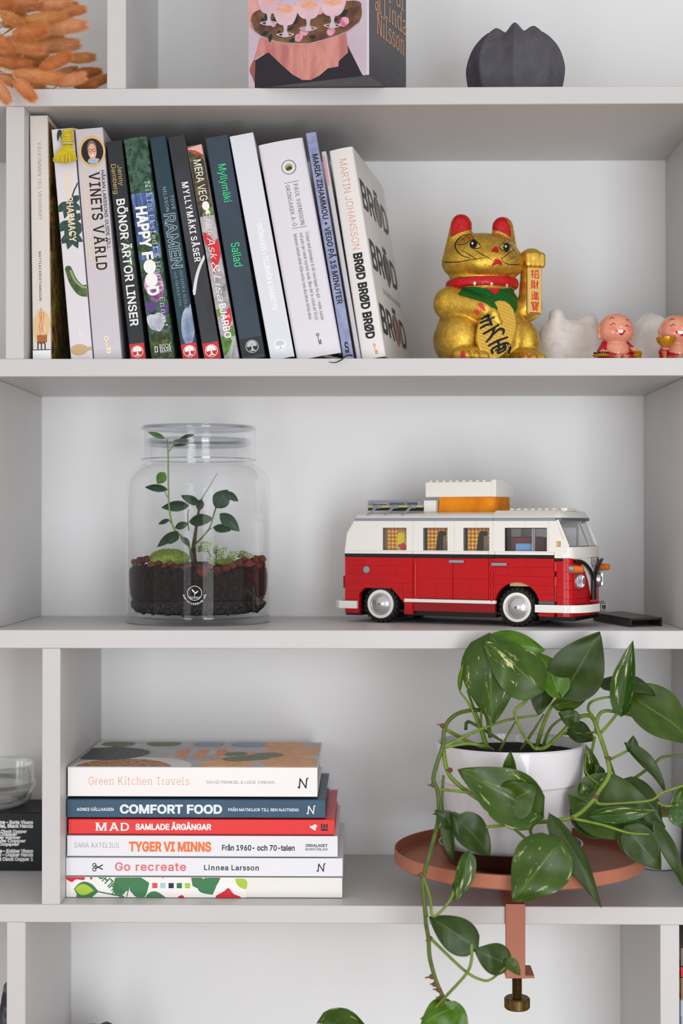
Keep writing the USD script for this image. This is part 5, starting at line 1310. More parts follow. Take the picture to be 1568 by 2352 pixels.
z5 = lambda x, y, dy=0.0: at(240 + x / 3.5636, 950 + y / 3.5636, .136 + dy)
jarW = lathe(mm_([tuple(p) for p in o_]), 128); jarW.apply_translation(J)
LO, LK = (240, 950), 3.5636
WPR = mat('white_print', (226, 228, 228), rough=.4)
lc = (LO[0] + 737 / LK, LO[1] + 1470 / LK); lr = 60 / LK
lines = [ell(*lc, lr, lr, 48).difference(ell(*lc, lr * .93, lr * .93, 48)), sbox(lc[0] - lr * .82, lc[1] + lr * .5, lc[0] + lr * .82, lc[1] + lr * .56), sbox(lc[0] - lr * .66, lc[1] + lr * .68, lc[0] + lr * .66, lc[1] + lr * .73),
         LineString([(lc[0], lc[1] + lr * .5), (lc[0], lc[1] - lr * .1), (lc[0] - lr * .3, lc[1] - lr * .45)]).buffer(.5), LineString([(lc[0], lc[1] + lr * .1), (lc[0] + lr * .4, lc[1] - lr * .3)]).buffer(.5),
         leaf2d(lc[0], lc[1] - lr * .05, lc[0] - lr * .42, lc[1] - lr * .6, 3.4), leaf2d(lc[0], lc[1] + lr * .1, lc[0] + lr * .5, lc[1] - lr * .35, 3.2)]
drape(unary_union(lines), jarW, 'printed_mark', WPR, jar, np.linalg.inv(frame(J, (1, 0, 0), (0, 1, 0), (0, 0, 1))), .0003, step=1.2)
txt = 'PETITJARDIN.SE'; gl_ = []
for k, ch in enumerate(txt):
    a = math.radians(168 - 156 * k / (len(txt) - 1)); R = 88 / LK
    g = affinity.scale(text_poly(ch, 'bold'), 4.4, -4.4, origin=(0, 0)); g = affinity.translate(g, -(g.bounds[0] + g.bounds[2]) / 2, 2.2)
    g = affinity.rotate(g, 90 - math.degrees(a), origin=(0, 0))
    gl_.append(affinity.translate(g, lc[0] + R * math.cos(a), lc[1] + R * math.sin(a)))
drape(unary_union(gl_), jarW, 'printed_lettering', WPR, jar, np.linalg.inv(frame(J, (1, 0, 0), (0, 1, 0), (0, 0, 1))), .0003, step=1.0)
# earth and gravel
SOIL = ramp_mat('potting_soil', [(.3, (15, 12, 11)), (.5, (27, 21, 19)), (.7, (46, 31, 26))], scale=220, rough=.95)
def ground(pr, n, amp, sc, seed):
    t = lathe(spline(pr, 3), n); v = t.vertices * 1.0
    N = meshkit.fbm(v / sc + 50, 3, seed) - .5
    rr = np.linalg.norm(v[:, :2], axis=1, keepdims=True); 
    v[:, :2] *= 1 + np.where(rr > 1e-6, N[:, None] * amp / np.maximum(rr, .02), 0) * (rr > .03); v[:, 2] += np.where(v[:, 2] > .012, N * amp * .8, 0)
    t.vertices = v; return t
so = ground([(0, .0266), (.068, .0266), (.0745, .0285), (.0772, .038), (.0772, .0575), (.0715, .064), (.05, .0655), (.02, .0675), (0, .068)], 120, .004, .006, 3); so.apply_translation(J)
part('soil', so, SOIL, smooth=60, label='dark brown earth filling the lower part of the glass jar', cat='soil', kind='stuff')
gv = []
g = np.random.default_rng(12)
base_p = trimesh.creation.icosphere(1, 1.0)
for k in range(420):
    a = g.uniform(0, 2 * np.pi) if k % 3 else g.uniform(-np.pi, 0); z = .0128 + .0100 * g.uniform(); rmax = np.interp(z, [.0128, .015, .02, .028], [.064, .0695, .0735, .0745])
    r = rmax - g.uniform(0, .004) if k % 4 else g.uniform(.01, rmax)
    b_ = base_p.copy(); b_.vertices *= 1 + .3 * (meshkit.noise(b_.vertices * 1.7 + k * 9, 1)[:, None] - .5); b_.apply_scale(g.uniform(.0022, .004, 3)); b_.apply_translation(J + np.array([r * math.cos(a), r * math.sin(a), z])); gv.append(b_)
gv.append(lathe([(0, .0105), (.058, .0105), (.069, .015), (.0738, .0262), (0, .0263)], 48).apply_translation(J))
part('gravel', join(gv), mat('black_gravel', (44, 38, 40), rough=.7, rgb2=(30, 26, 28), vscale=200), smooth=40, label='layer of dark gravel in the bottom of the glass jar', cat='gravel', kind='stuff')
LAVA = [mat('lava_%d' % k, c, rough=.9, bump=.8, bscale=700, rgb2=c2, vscale=160) for k, (c, c2) in enumerate((((98, 52, 41), (78, 39, 32)), ((110, 60, 48), (86, 45, 37)), ((84, 42, 36), (66, 32, 28))))]
PB_ = [((225, 1215), 26), ((300, 1205), 34), ((345, 1190), 30), ((390, 1245), 36), ((445, 1225), 24), ((495, 1260), 34), ((580, 1265), 38), ((650, 1270), 30), ((690, 1245), 20), ((800, 1290), 44), ((770, 1250), 22), ((920, 1285), 38), ((990, 1265), 34), ((1050, 1245), 28), ((1100, 1225), 34), ((1170, 1225), 38), ((1230, 1195), 34), ((1290, 1190), 34), ((1320, 1230), 22), ((1260, 1240), 28), ((1140, 1190), 22), ((255, 1240), 22), ((535, 1225), 22), ((860, 1250), 24)]
ORD = 'first second third fourth fifth sixth seventh eighth ninth tenth eleventh twelfth'.split()
PB_.sort(key=lambda q: q[0][0])
for k, ((x, y), r) in enumerate(PB_):
    lab = 'rust red lava pebble in the glass jar, ' + ('leftmost of them all' if k == 0 else 'rightmost of them all' if k == 23 else ORD[k] + ' from the left' if k < 12 else ORD[23 - k] + ' from the right')
    px_, py_ = 240 + x / LK, 950 + y / LK
    dx = at(px_, py_, .136)[0] - J[0]; yy = -math.sqrt(max(1e-6, .0732 ** 2 - min(dx * dx, .0732 ** 2)))
    p = at(px_, py_, .136 + yy); p[0] = J[0] + np.clip(p[0] - J[0], -.0725, .0725); R = 1.18 * r / LK / 3520 * (1.6 + p[1])
    s = trimesh.creation.icosphere(2, 1.0); n_ = meshkit.fbm(s.vertices * 1.3 + k * 7.1, 3, k) - .5
    s.vertices *= (1 + .55 * n_)[:, None]; s.apply_scale(np.array([1, .85, .82]) * R); s.apply_translation(p)
    part('lava_pebble', s, LAVA[k % 3], smooth=50, label=lab, cat='pebble', group='lava pebbles round the earth in the glass jar')
def moss(x, y, rx, rz, dy, name, label, seed, nh=1500):
    c = z5(x, y, dy); g = np.random.default_rng(seed)
    s = trimesh.creation.icosphere(3, 1.0); s.vertices *= (1 + .25 * (meshkit.fbm(s.vertices * 2 + seed, 3, seed) - .5))[:, None]; R = np.array([rx, rx * .8, rz]); s.apply_scale(R)
    d = g.normal(size=(nh, 3)); d[:, 2] = np.abs(d[:, 2]); d /= np.linalg.norm(d, axis=1, keepdims=True)
    p = d * R; u = d + g.normal(0, .4, (nh, 3)); u /= np.linalg.norm(u, axis=1, keepdims=True); w = np.cross(u, g.normal(size=(nh, 3))); w /= np.linalg.norm(w, axis=1, keepdims=True)
    L = g.uniform(.0012, .0026, nh)[:, None]; v = np.stack([p + w * .0004, p - w * .0004, p + u * L], 1).reshape(-1, 3)
    t = join(s, trimesh.Trimesh(v, np.arange(nh * 3).reshape(-1, 3), process=False)); t.apply_translation(c)
    part(name, t, mat('moss_green', (150, 166, 84), rough=.95, rgb2=(116, 136, 58), vscale=300, translucent=.2), smooth=40, label=label, cat='moss')
moss(530, 1190, .0215, .0105, -.042, 'moss_cushion', 'light green moss cushion at the left in the glass jar', 4)
moss(985, 1222, .010, .004, -.05, 'moss_cushion', 'small moss patch under the pale veined leaves in the glass jar', 8, 500)
# ---- leaves
def leaf_mesh(b, t, w, nrm, bend=0.0, fold=0.15, heart=0.0, wave=0.0, nu=12, nv=8, thick=.0005, seed=0, tipw=1.0):
    """a leaf from base b to tip t, w wide, its face along nrm; bend lifts the middle, fold raises the two halves. Returns mesh and uv"""
    b, t = np.array(b, float), np.array(t, float); ax = t - b; L = np.linalg.norm(ax); ax /= L
    n = np.array(nrm, float); n = n - ax * (n @ ax); n /= np.linalg.norm(n); sd = np.cross(n, ax)
    u = np.linspace(0, 1, nu); s = np.linspace(-1, 1, nv + 1)
    f = (np.sin(np.pi * np.clip(u, 0, 1) ** (.62 if heart else .85))) ** (.75 if heart else .9)
    f = np.maximum(f, 0) * (1 - .25 * heart * u ** 3)
    U, Sg = np.meshgrid(u, s, indexing='ij'); Fq = np.repeat(f[:, None], nv + 1, 1)
    back = heart * .16 * L * np.abs(Sg) ** 1.5 * np.exp(-U * 5)
    along = U * L - back
    off = bend * L * np.sin(np.pi * U) - .25 * max(0, bend) * L * U ** 3 + fold * w * .5 * np.abs(Sg) ** 1.3 * Fq + wave * w * .06 * np.sin(U * 9 + Sg * 2 + seed)
    P = b + ax * along[..., None] + sd * (Sg * Fq * w / 2)[..., None] + n * off[..., None]
    N = nu * (nv + 1); top = P.reshape(-1, 3); bot = top - n * thick
    i = np.arange(N).reshape(nu, nv + 1); q = np.stack([i[:-1, :-1], i[1:, :-1], i[1:, 1:], i[:-1, 1:]], -1).reshape(-1, 4)
    tri = np.vstack([q[:, [0, 2, 1]], q[:, [0, 3, 2]]])
    e = np.concatenate([i[:, 0], i[-1, 1:], i[::-1, -1][1:], i[0, ::-1][1:-1]]); e2 = np.roll(e, -1)
    rim_ = np.vstack([np.stack([e, e2, e2 + N], 1), np.stack([e, e2 + N, e + N], 1)])
    fc = np.vstack([tri, tri[:, ::-1] + N, rim_])
    uv = np.stack([U.ravel(), (Sg.ravel() + 1) / 2], 1)
    tm = trimesh.Trimesh(np.vstack([top, bot]), fc, process=False)
    if tm.volume < 0: tm.invert()
    return tm, np.vstack([uv, uv])
def leaf_part(name, parent, args, mt, label=None):
    tm, uv = args
    p = usdkit.mesh(stage, numbered(str(parent.GetPath()), name), tm, mt, smooth=True, uv=uv).GetPrim(); say(p, label); return p
def leaf_mat(name, green, green2, cream=None, amount=.6, seed=0.0, rough=.32, trans=.22, vein=None, su=2.2, sv=16):
    if name in looks: return looks[name]
    n = {'tc': ('texture_coordinate', {}), 'mp': ('mapping', dict(scale=(su, sv, 1), location=(seed, seed * 1.7, 0))), 'nz': ('noise_texture', dict(scale=1.0, detail=5.0, roughness=.65, distortion=.4)),
         'n2': ('noise_texture', dict(scale=3.0, detail=2.0)), 'g': ('rgb_ramp', dict(ramp=[(.35, srgb(green)), (.65, srgb(green2))])),
         'sx': ('separate_xyz', {}), 'd': ('math', dict(math_type='subtract', value2=.5)), 'ab': ('math', dict(math_type='absolute')), 'lt': ('math', dict(math_type='less_than', value2=.018)),
         'mv': ('mix', dict(color2=srgb(vein or tuple(min(255, c + 34) for c in green2)))), 'p': ('principled_bsdf', dict(roughness=rough + .06, specular_ior_level=.38)), 'tr': ('translucent_bsdf', {}), 'mx': ('mix_closure', dict(fac=trans)), 'ml': ('math', dict(math_type='multiply', value2=.6))}
    l = [('tc.UV', 'mp.vector'), ('mp.vector', 'nz.vector'), ('tc.UV', 'n2.vector'), ('n2.fac', 'g.fac'), ('tc.UV', 'sx.vector'), ('sx.y', 'd.value1'), ('d.value', 'ab.value1'), ('ab.value', 'lt.value1'), ('lt.value', 'ml.value1'), ('ml.value', 'mv.fac')]
    src = 'g.color'
    if cream:
        n['cr'] = ('rgb_ramp', dict(ramp=[(amount, (0, 0, 0)), (amount + .03, (1, 1, 1))])); n['mc'] = ('mix', dict(color2=srgb(cream)))
        n['cb'] = ('rgb_to_bw', {}); l += [('nz.fac', 'cr.fac'), ('cr.color', 'cb.color'), ('cb.val', 'mc.fac'), ('g.color', 'mc.color1')]; src = 'mc.color'
    l += [(src, 'mv.color1'), ('mv.color', 'p.base_color'), ('mv.color', 'tr.color'), ('p.BSDF', 'mx.closure1'), ('tr.BSDF', 'mx.closure2')]
    looks[name] = usdkit.material(stage, '/World/Looks/' + name, n, l, surface='mx.closure'); return looks[name]
FG, FG2 = leaf_mat('fig_leaf', (30, 56, 34), (44, 74, 44), rough=.35), leaf_mat('young_fig_leaf', (70, 118, 34), (92, 140, 50), rough=.35)
STEM = mat('fig_stem', (84, 92, 58), rough=.6); STEMY = mat('young_stem', (120, 140, 60), rough=.5)
fig = thing('fig_sapling', 'small dark-leaved sapling growing up inside the glass jar', 'plant')
for pts, r0, r1, mt, dy in (([(722, 1235), (700, 1110), (640, 1015), (565, 935), (530, 780), (522, 560), (520, 330), (512, 208)], 10, 5, STEMY, -.008), ([(728, 1235), (705, 1120), (800, 1012), (862, 930), (895, 820), (915, 765), (930, 740)], 9, 5, STEM, -.012), ([(735, 1240), (728, 1120), (740, 1000), (770, 800), (798, 690)], 26, 5, mat('fig_bark', (84, 66, 54), rough=.8), 0), ([(800, 690), (862, 590), (922, 488)], 4, 2, STEM, 0), ([(524, 310), (566, 258), (570, 215)], 5, 4, STEMY, -.008), ([(526, 700), (500, 655), (495, 630)], 5, 4, STEMY, -.008), ([(690, 1090), (645, 1050), (620, 1010)], 6, 4, STEM, -.004), ([(800, 1010), (860, 950), (895, 930)], 5, 4, STEM, -.012), ([(545, 900), (530, 872)], 4, 4, STEM, -.008), ([(690, 960), (680, 850), (690, 780)], 5, 4, STEM, .004)):
    P_ = spline([z5(x, y, dy) for x, y in pts], 5)
    part('stem', tube(P_, np.linspace(r0, r1, len(P_)) * .000135, 7), mt, fig, smooth=True)
for k, (b, t, w, dy, y_) in enumerate([((495, 203), (352, 150), 46, -.01, 1), ((615, 205), (735, 172), 40, -.01, 0), ((560, 222), (722, 218), 28, -.006, 0), ((562, 262), (675, 252), 30, -.012, 0), ((495, 482), (430, 575), 92, -.014, .5), ((518, 622), (328, 600), 72, -.012, 0), ((695, 752), (462, 768), 96, .006, 0), ((782, 745), (625, 668), 82, -.01, 0), ((688, 885), (892, 858), 120, -.004, 0), ((905, 772), (1010, 622), 150, -.018, 0), ((985, 640), (1096, 718), 66, -.02, 0), ((942, 815), (1106, 964), 112, -.016, 0), ((888, 928), (1034, 956), 82, -.014, 0), ((532, 868), (438, 904), 44, -.012, 0), ((575, 935), (690, 895), 66, .004, 0), ((604, 962), (428, 1092), 80, -.012, 0), ((594, 962), (528, 1068), 92, -.02, 0), ((790, 700), (770, 800), 70, .01, 0), ((650, 1010), (700, 1085), 40, -.014, 0)]):
    g = np.random.default_rng(k)
    n_ = (g.uniform(-.3, .3), -1, g.uniform(.1, .6))
    leaf_part('leaf', fig, leaf_mesh(z5(*b, dy), z5(*t, dy + g.uniform(-.01, .006)), w * .000135, n_, bend=.06, fold=-.12, nu=9, nv=6, thick=.0004), FG2 if y_ >= .5 else FG)
fit_ = thing('fittonia', 'low plant with cream-veined green leaves inside the glass jar', 'plant')
FT = leaf_mat('veined_leaf', (66, 104, 54), (96, 130, 76), cream=(214, 216, 172), amount=.5, rough=.45, su=9, sv=9)
for k, (b, t, w, dy) in enumerate([((790, 1120), (880, 1055), 88, -.03), ((860, 1130), (780, 1050), 70, -.02), ((930, 1180), (1000, 1090), 70, -.04), ((1000, 1200), (1112, 1135), 80, -.042), ((1120, 1180), (1225, 1165), 66, -.04), ((1080, 1170), (1165, 1130), 56, -.03), ((850, 1170), (905, 1250), 66, -.045), ((900, 1150), (920, 1070), 44, -.03), ((790, 1130), (745, 1080), 60, -.02), ((1085, 1200), (1130, 1215), 44, -.045)]):
    leaf_part('leaf', fit_, leaf_mesh(z5(*b, dy), z5(*t, dy - .004), w * .00014, (.1, -.9, .5), bend=.1, fold=.1, wave=1.2, nu=8, nv=6, thick=.0004, seed=k), FT)
part('stem', join([tube(spline([z5(860 + 40 * k, 1230, -.035), z5(870 + 45 * k, 1180, -.035), z5(850 + 60 * k, 1130, -.034)], 3), .0007, 5) for k in range(5)]), STEM, fit_, smooth=True, kind='stuff')
# ================================================================== the lying pile of books on the fourth shelf
YS = .03
def lying(label, x0, x1, yt, yb, d, cover, y=YS, **k):
    r = at(x1, yb, y); r[2] = max(r[2], S[4][0] + .0001); l = at(x0, yb, y); l[0] = max(l[0], at(138, 1780)[0] + .0006); t = at((x0 + x1) / 2, yt, y)
    return Book('cookbook', label, t[2] - r[2] - .0003, r[0] - l[0], d, cover, frame(r + np.array([0, 0, .00015]), (0, 0, 1), (0, 1, 0), (-1, 0, 0)), **k)
def px_down(bk, name, txt, x0, x1, x0b, x1b, c, cap, mt, style='sans'):
    """text from pixel x0 to x1 on a lying spine that spans x0b to x1b"""
    s = x1b - x0b; bk.down(name, txt, (x0 - x0b) / s, (x1 - x0b) / s, c, cap, mt, style)
SAL = mat('salmon_ink', (226, 156, 120)); GRY = mat('mid_grey_ink', (150, 150, 150)); BLK = mat('soft_black_ink', (46, 52, 56))
ZX = lambda z: 100 + z / 2.1778
def n_mark(bk, v, c, mt, s=.22):
    g = LineString([(-1, -.8), (-.75, -.95), (-.6, .9), (.55, -.9), (.7, .85), (.95, 1)]).buffer(.13)
    g = affinity.scale(g, bk.w * s, bk.w * s * 1.0, origin=(0, 0)); g = affinity.rotate(g, 0, origin=(0, 0))
    g = affinity.rotate(g, -90, origin=(0, 0)); bk.ink('publisher_mark', affinity.translate(g, c * bk.w, -v * bk.h), mt)
# from the bottom up
b = lying('white book with printed leaves and colour squares, at the bottom of the pile', 150.5, 785.5, 2015, 2063.5, .195, mat('ivory_cover', (228, 224, 218), rough=.4))
W, H = b.w, b.h
pv = lambda zx, zy: ((836 - zy) / 106 * W, -(zx - 110) / 1383 * H)
PG = lambda pts, n=3: Polygon(spline([pv(*p) for p in pts], n, closed=True)).buffer(0).intersection(sbox(.0003, -H + .0003, W - .0003, -.0003))
def pl(x0, y0, x1, y1, w): a, c = pv(x0, y0), pv(x1, y1); return leaf2d(a[0], a[1], c[0], c[1], w).intersection(sbox(.0003, -H + .0003, W - .0003, -.0003))
GRL, LIM, RDP = mat('print_green', (62, 120, 76), rough=.4), mat('print_lime', (168, 196, 60), rough=.4), mat('print_red', (206, 34, 50), rough=.4)
b.ink('ground_print', sbox(.0002, -H * .652, W - .0002, -.0005), mat('white_print_ground', (236, 232, 228), rough=.35))
for p in ((420, 800, 355, 735, .024), (430, 800, 528, 760, .026), (800, 735, 845, 820, .022), (795, 735, 745, 775, .022), (820, 735, 886, 728, .020), (150, 792, 275, 806, .018), (160, 830, 270, 808, .012), (510, 830, 610, 836, .012), (180, 778, 272, 804, .012)): b.ink('leaf_print', pl(*p), GRL)
for p in ((155, 792, 250, 800, .012),): b.ink('leaf_print', pl(*p), LIM)
b.ink('stalk_print', unary_union([LineString([pv(415, 830), pv(440, 728)]).buffer(.0005), LineString([pv(270, 806), pv(400, 832)]).buffer(.0006), LineString([pv(815, 760), pv(810, 728)]).buffer(.0005)]).intersection(sbox(.0003, -H, W - .0003, 0)), GRL)
b.ink('lime_leaf_print', PG([(905, 728), (945, 745), (935, 780), (945, 778), (950, 740), (1012, 740), (1012, 790), (970, 770), (950, 728)]), LIM)
for q in ([(112, 728), (195, 726), (200, 745), (160, 742), (140, 756), (114, 742)], [(230, 727), (245, 727), (235, 745)], [(860, 834), (905, 800), (925, 785), (950, 815), (985, 834)], [(672, 834), (690, 822), (702, 834)], [(588, 727), (602, 727), (596, 735)]): b.ink('petal_print', PG(q), RDP)
for k, c in enumerate(((224, 72, 88), (160, 204, 208), (44, 40, 50), (46, 110, 70), (158, 198, 60))):
    x = 543 + 41 * k; q0, q1 = pv(x, 786), pv(x + 25, 760); b.ink('colour_square', sbox(min(q0[0], q1[0]), min(q0[1], q1[1]), max(q0[0], q1[0]), max(q0[1], q1[1])), mat('swatch_%d' % k, c, rough=.4))
g_ = fit('KÜHLHOP', .030, .0075, 'bold'); g_ = affinity.rotate(g_, -90 + 135 - 180, origin=(0, 0)); q0 = pv(385, 826)
b.ink('print_lettering', affinity.translate(affinity.rotate(fit('KÜHLHOP', .038, .008, 'bold'), -90 - 225, origin=(0, 0)), *pv(392, 826)).intersection(sbox(.0002, -H, W - .0002, 0)), GRL)
b = lying('white craft book with pink title, second from the bottom of the pile', 150.5, 786.5, 1970.5, 2014.5, .195, mat('cool_white_cover', (226, 227, 232), rough=.35))
px_down(b, 'title_lettering', 'Go recreate', ZX(356), ZX(712), 150.5, 786.5, .52, .42, mat('pink_red_ink', (224, 110, 112)), 'bookbold'); px_down(b, 'author_lettering', 'Linnea Larsson', ZX(800), ZX(1078), 150.5, 786.5, .48, .26, BLK, 'bookbold')
q = lambda z: -(ZX(z) - 150.5) / 636 * b.h
sc = unary_union([ell(b.w * .36, q(252), .0022, .0022).difference(ell(b.w * .36, q(252), .0014, .0014)), ell(b.w * .6, q(252), .0022, .0022).difference(ell(b.w * .6, q(252), .0014, .0014)), LineString([(b.w * .4, q(256)), (b.w * .6, q(292))]).buffer(.0006), LineString([(b.w * .57, q(256)), (b.w * .37, q(292))]).buffer(.0006)])
b.ink('scissors_print', sc, BLK); n_mark(b, (ZX(1388) - 150.5) / 636, .5, BLK)
b = lying('white book with orange capitals, third from the bottom of the pile', 154, 775, 1919.5, 1969.5, .185, mat('lilac_white_cover', (228, 228, 234), rough=.35))
for nm, t_, a, e, c, cap, mt, st in (('author_lettering', 'SARA AXTELIUS', 154, 377, .54, .25, mat('slate_ink', (120, 124, 128)), 'light'), ('title_lettering', 'TYGER VI MINNS', 428, 840, .48, .42, mat('bright_orange_ink', (236, 120, 64)), 'black'), ('subtitle_lettering', 'Från 1960- och 70-talen', 893, 1256, .44, .25, BLK, 'bold'), ('publisher_lettering', 'ORDALAGET', 1310, 1420, .56, .12, BLK, 'bold'), ('publisher_lettering', 'BOKFÖRLAG', 1310, 1420, .38, .12, BLK, 'sans')): px_down(b, nm, t_, ZX(a), ZX(e), 154, 775, c, cap, mt, st)
b = lying('bright red comics collection in the middle of the pile', 157, 768, 1881.5, 1918.5, .185, mat('bright_red_cover', (224, 52, 52), rough=.35))
for nm, t_, a, e, c, cap, st in (('title_lettering', 'MAD', 258, 428, .5, .5, 'bookbold'), ('subtitle_lettering', 'SAMLADE ÅRGÅNGAR', 460, 840, .5, .36, 'black')): px_down(b, nm, t_, ZX(a), ZX(e), 157, 768, c, cap, INKW, st)
g4 = affinity.translate(fit('4', .0066, .0066, 'black'), -.0033, 0); b.ink('volume_lettering', affinity.translate(g4, b.w * .5, -(ZX(1350) - 157) / 611 * b.h), INKW)
v_ = -(ZX(1404) - 157) / 611 * b.h; b.ink('publisher_mark', unary_union([sbox(b.w * .28, v_ - .0036, b.w * .42, v_ + .0036), sbox(b.w * .46, v_ - .0036, b.w * .72, v_ - .0019), sbox(b.w * .46, v_ - .0009, b.w * .72, v_ + .0009), sbox(b.w * .46, v_ + .0019, b.w * .72, v_ + .0036)]), mat('black_label', (40, 42, 46)))
b = lying('steel blue comfort food book with white capitals, second from the top of the pile', 154, 746.5, 1836, 1880.5, .175, mat('steel_blue_cover', (58, 88, 112), rough=.4, rgb2=(50, 78, 100), vscale=12), flat=False)
for nm, t_, a, e, c, cap, st in (('author_lettering', 'AGNES GÄLLHAGEN', 166, 351, .46, .16, 'bold'), ('title_lettering', 'COMFORT FOOD', 382, 893, .48, .43, 'black'), ('subtitle_lettering', 'FRÅN MATNOJOR TILL REN NJUTNING', 924, 1276, .46, .15, 'bold')): px_down(b, nm, t_, ZX(a), ZX(e), 154, 746.5, c, cap, mat('ice_ink', (222, 232, 238)), st)
n_mark(b, (ZX(1338) - 154) / 592.5, .46, INKW)
b = lying('thick white travel cookbook on top of the pile, food photograph on its cover', 155.5, 728.5, 1762, 1831.5, .188, mat('clean_white_cover', (236, 234, 234), rough=.35), board=.003)
px_down(b, 'title_lettering', 'Green Kitchen Travels', ZX(226), ZX(728), 155.5, 728.5, .54, .27, SAL, 'book'); px_down(b, 'author_lettering', 'DAVID FRENKIEL & LUISE VINDAHL', ZX(817), ZX(1158), 155.5, 728.5, .5, .095, GRY, 'plan'); n_mark(b, (ZX(1298) - 155.5) / 573, .47, BLK, .17)
D_, H, S_ = b.d, b.h, 'right'
b.ink('cover_photo', sbox(.002, -H + .001, D_ - .001, -.001), ramp_mat('slate_table_print', [(.3, (112, 110, 110)), (.5, (176, 172, 170)), (.7, (206, 202, 198))], scale=12, rough=.3), S_, label='food photograph on the upward cover')
tp = lambda zx, zy: ((177 - zy) / 125 * D_, -(zx - 120) / 1248 * H)       # rough place on the cover
cvx = sbox(.003, -H + .002, D_ - .002, -.002)
def dish(name, u, v, r, mt, rough=.08): b.ink(name, blob(u * D_, -v * H, r, int(u * 97 + v * 31), rough=rough).intersection(cvx), mt, S_)
PL, NS, CIT, HERB, BERRY = mat('plate_print', (226, 220, 214), rough=.3), ramp_mat('noodle_print', [(.3, (60, 24, 24)), (.45, (206, 160, 60)), (.55, (150, 50, 70)), (.7, (226, 214, 190))], scale=90), mat('citrus_print', (226, 140, 52), rough=.35, rgb2=(236, 170, 90), vscale=80), mat('herb_print', (66, 92, 48), rough=.4, rgb2=(98, 120, 70), vscale=140), ramp_mat('berry_print', [(.3, (30, 30, 34)), (.6, (70, 70, 76))], scale=160)
dish('plate_print', .06, .25, .062, PL); dish('noodle_print', .03, .22, .05, NS); dish('bowl_print', .52, .09, .05, BERRY); dish('plate_print', .9, .02, .03, PL)
for u, v, r in ((.12, .63, .03), (.25, .87, .032), (.62, .9, .038), (.47, .7, .02), (.05, .93, .036), (.9, .82, .026)): dish('citrus_print', u, v, r, CIT)
for u, v, r in ((.35, .72, .02), (.45, .78, .018), (.3, .66, .016), (.5, .64, .014), (.9, .1, .02), (.92, .3, .02)): dish('herb_print', u, v, r, HERB)
for u, v, r in ((.92, .5, .018), (.9, .68, .02)): dish('blue_print', u, v, r, mat('blue_dish_print', (120, 140, 166), rough=.3))
for k, (t_, v) in enumerate((('GREEN', .42), ('KITCHEN', .5), ('TRAVELS', .58))):
    b.across('cover_title', t_, D_ * .36, D_ * .66, H * v, .011, SAL, 'bold', S_)

# ================================================================== left bay: bowl on a black box; far things
bxo = at(96, 1994, .155)
xr = at(104, 1994, .155)[0]
BXT = mat('black_carton', (26, 28, 32), rough=.5)
bb = thing('product_box', 'black carton with white small print under the glass bowl', 'box', loc=(xr - .2, .155, S[4][0] + .0002))
BXH = at(60, 1867, .155)[2] - S[4][0]
part('carton', cbox(0, .2, 0, .085, 0, BXH, .0008), BXT, bb, smooth=False)
for k, (txt, dy, l) in enumerate((('Armbåndsur / Hvid Skive – Sorte Visere', 1158, 0), ('Wristwatch / White Dial, Black Hands', 1180, 0), ('Kobber / Rubber / Matt Clock Copper', 1212, 12), ('Remme / Rubber Copper', 1229, 30), ('Sort / Rubber / Cobber Rubber', 1248, 24), ('Kobber / Centigrade Copper', 1268, 14), ('Sort / Rubber Copper', 1288, 26), ('Armbåndsur / Sort Skive – Kobber Visere', 1328, 0), ('Wristwatch / Black Dial – Copper Hands', 1350, 0), ('Kobber / Rubber / Matt Clock Copper 1', 1376, 0))):
    z = at(40, 1440 + dy / 2.58, .155)[2] - S[4][0]
    part('small_print', extrude(affinity.translate(fit(txt, .088 - l * .0006, .0032 if l else .0038, 'black'), .098, z), .0003, frame((0, -.00005, 0), (1, 0, 0), (0, 0, 1), (0, -1, 0))), INKW, bb, smooth=False)
bwl = thing('glass_bowl', 'thick clear glass bowl standing on the black carton', 'bowl', loc=(at(30, 1860, .195)[0] - .03, .195, S[4][0] + BXH + .0005))
CLG = pane_mat('bowl_glass', (.97, .975, .97), lo=.07, hi=1.0, power=1.8)
part('body', lathe(mm_([(0, .3), (30, 0), (44, 2), (50, 8), (54, 20), (55, 34), (53.5, 45), (55.5, 49), (53, 50.5), (50.5, 46), (51, 34), (49.5, 21), (45, 10), (36, 6), (0, 6)]), 64), CLG, bwl, smooth=60)
part('band', lathe(mm_([(51.5, 24), (56, 24), (56.8, 27), (56, 30), (51.5, 30), (51.5, 24)]), 64), CLG, bwl, smooth=60)
cu = at(1513, 2003, .187)
cup = thing('white_pot', 'small plain white pot half hidden behind the trailing plant', 'pot', loc=(cu[0], .187, S[4][0] + .0002))
part('body', lathe(mm_([(0, .4), (18, 0), (22, 1.5), (24.4, 8), (26, 34), (26.6, 62), (25, 62.6), (24.4, 36), (22, 10), (0, 6)]), 48), mat('white_glazed_pot', (232, 232, 230), rough=.3), cup, smooth=40)
part('moss_filling', ball((0, 0, .058), (.0245, .0245, .011), 3), mat('olive_filling', (150, 148, 72), rough=.9, rgb2=(120, 120, 50), vscale=200), cup, smooth=True)
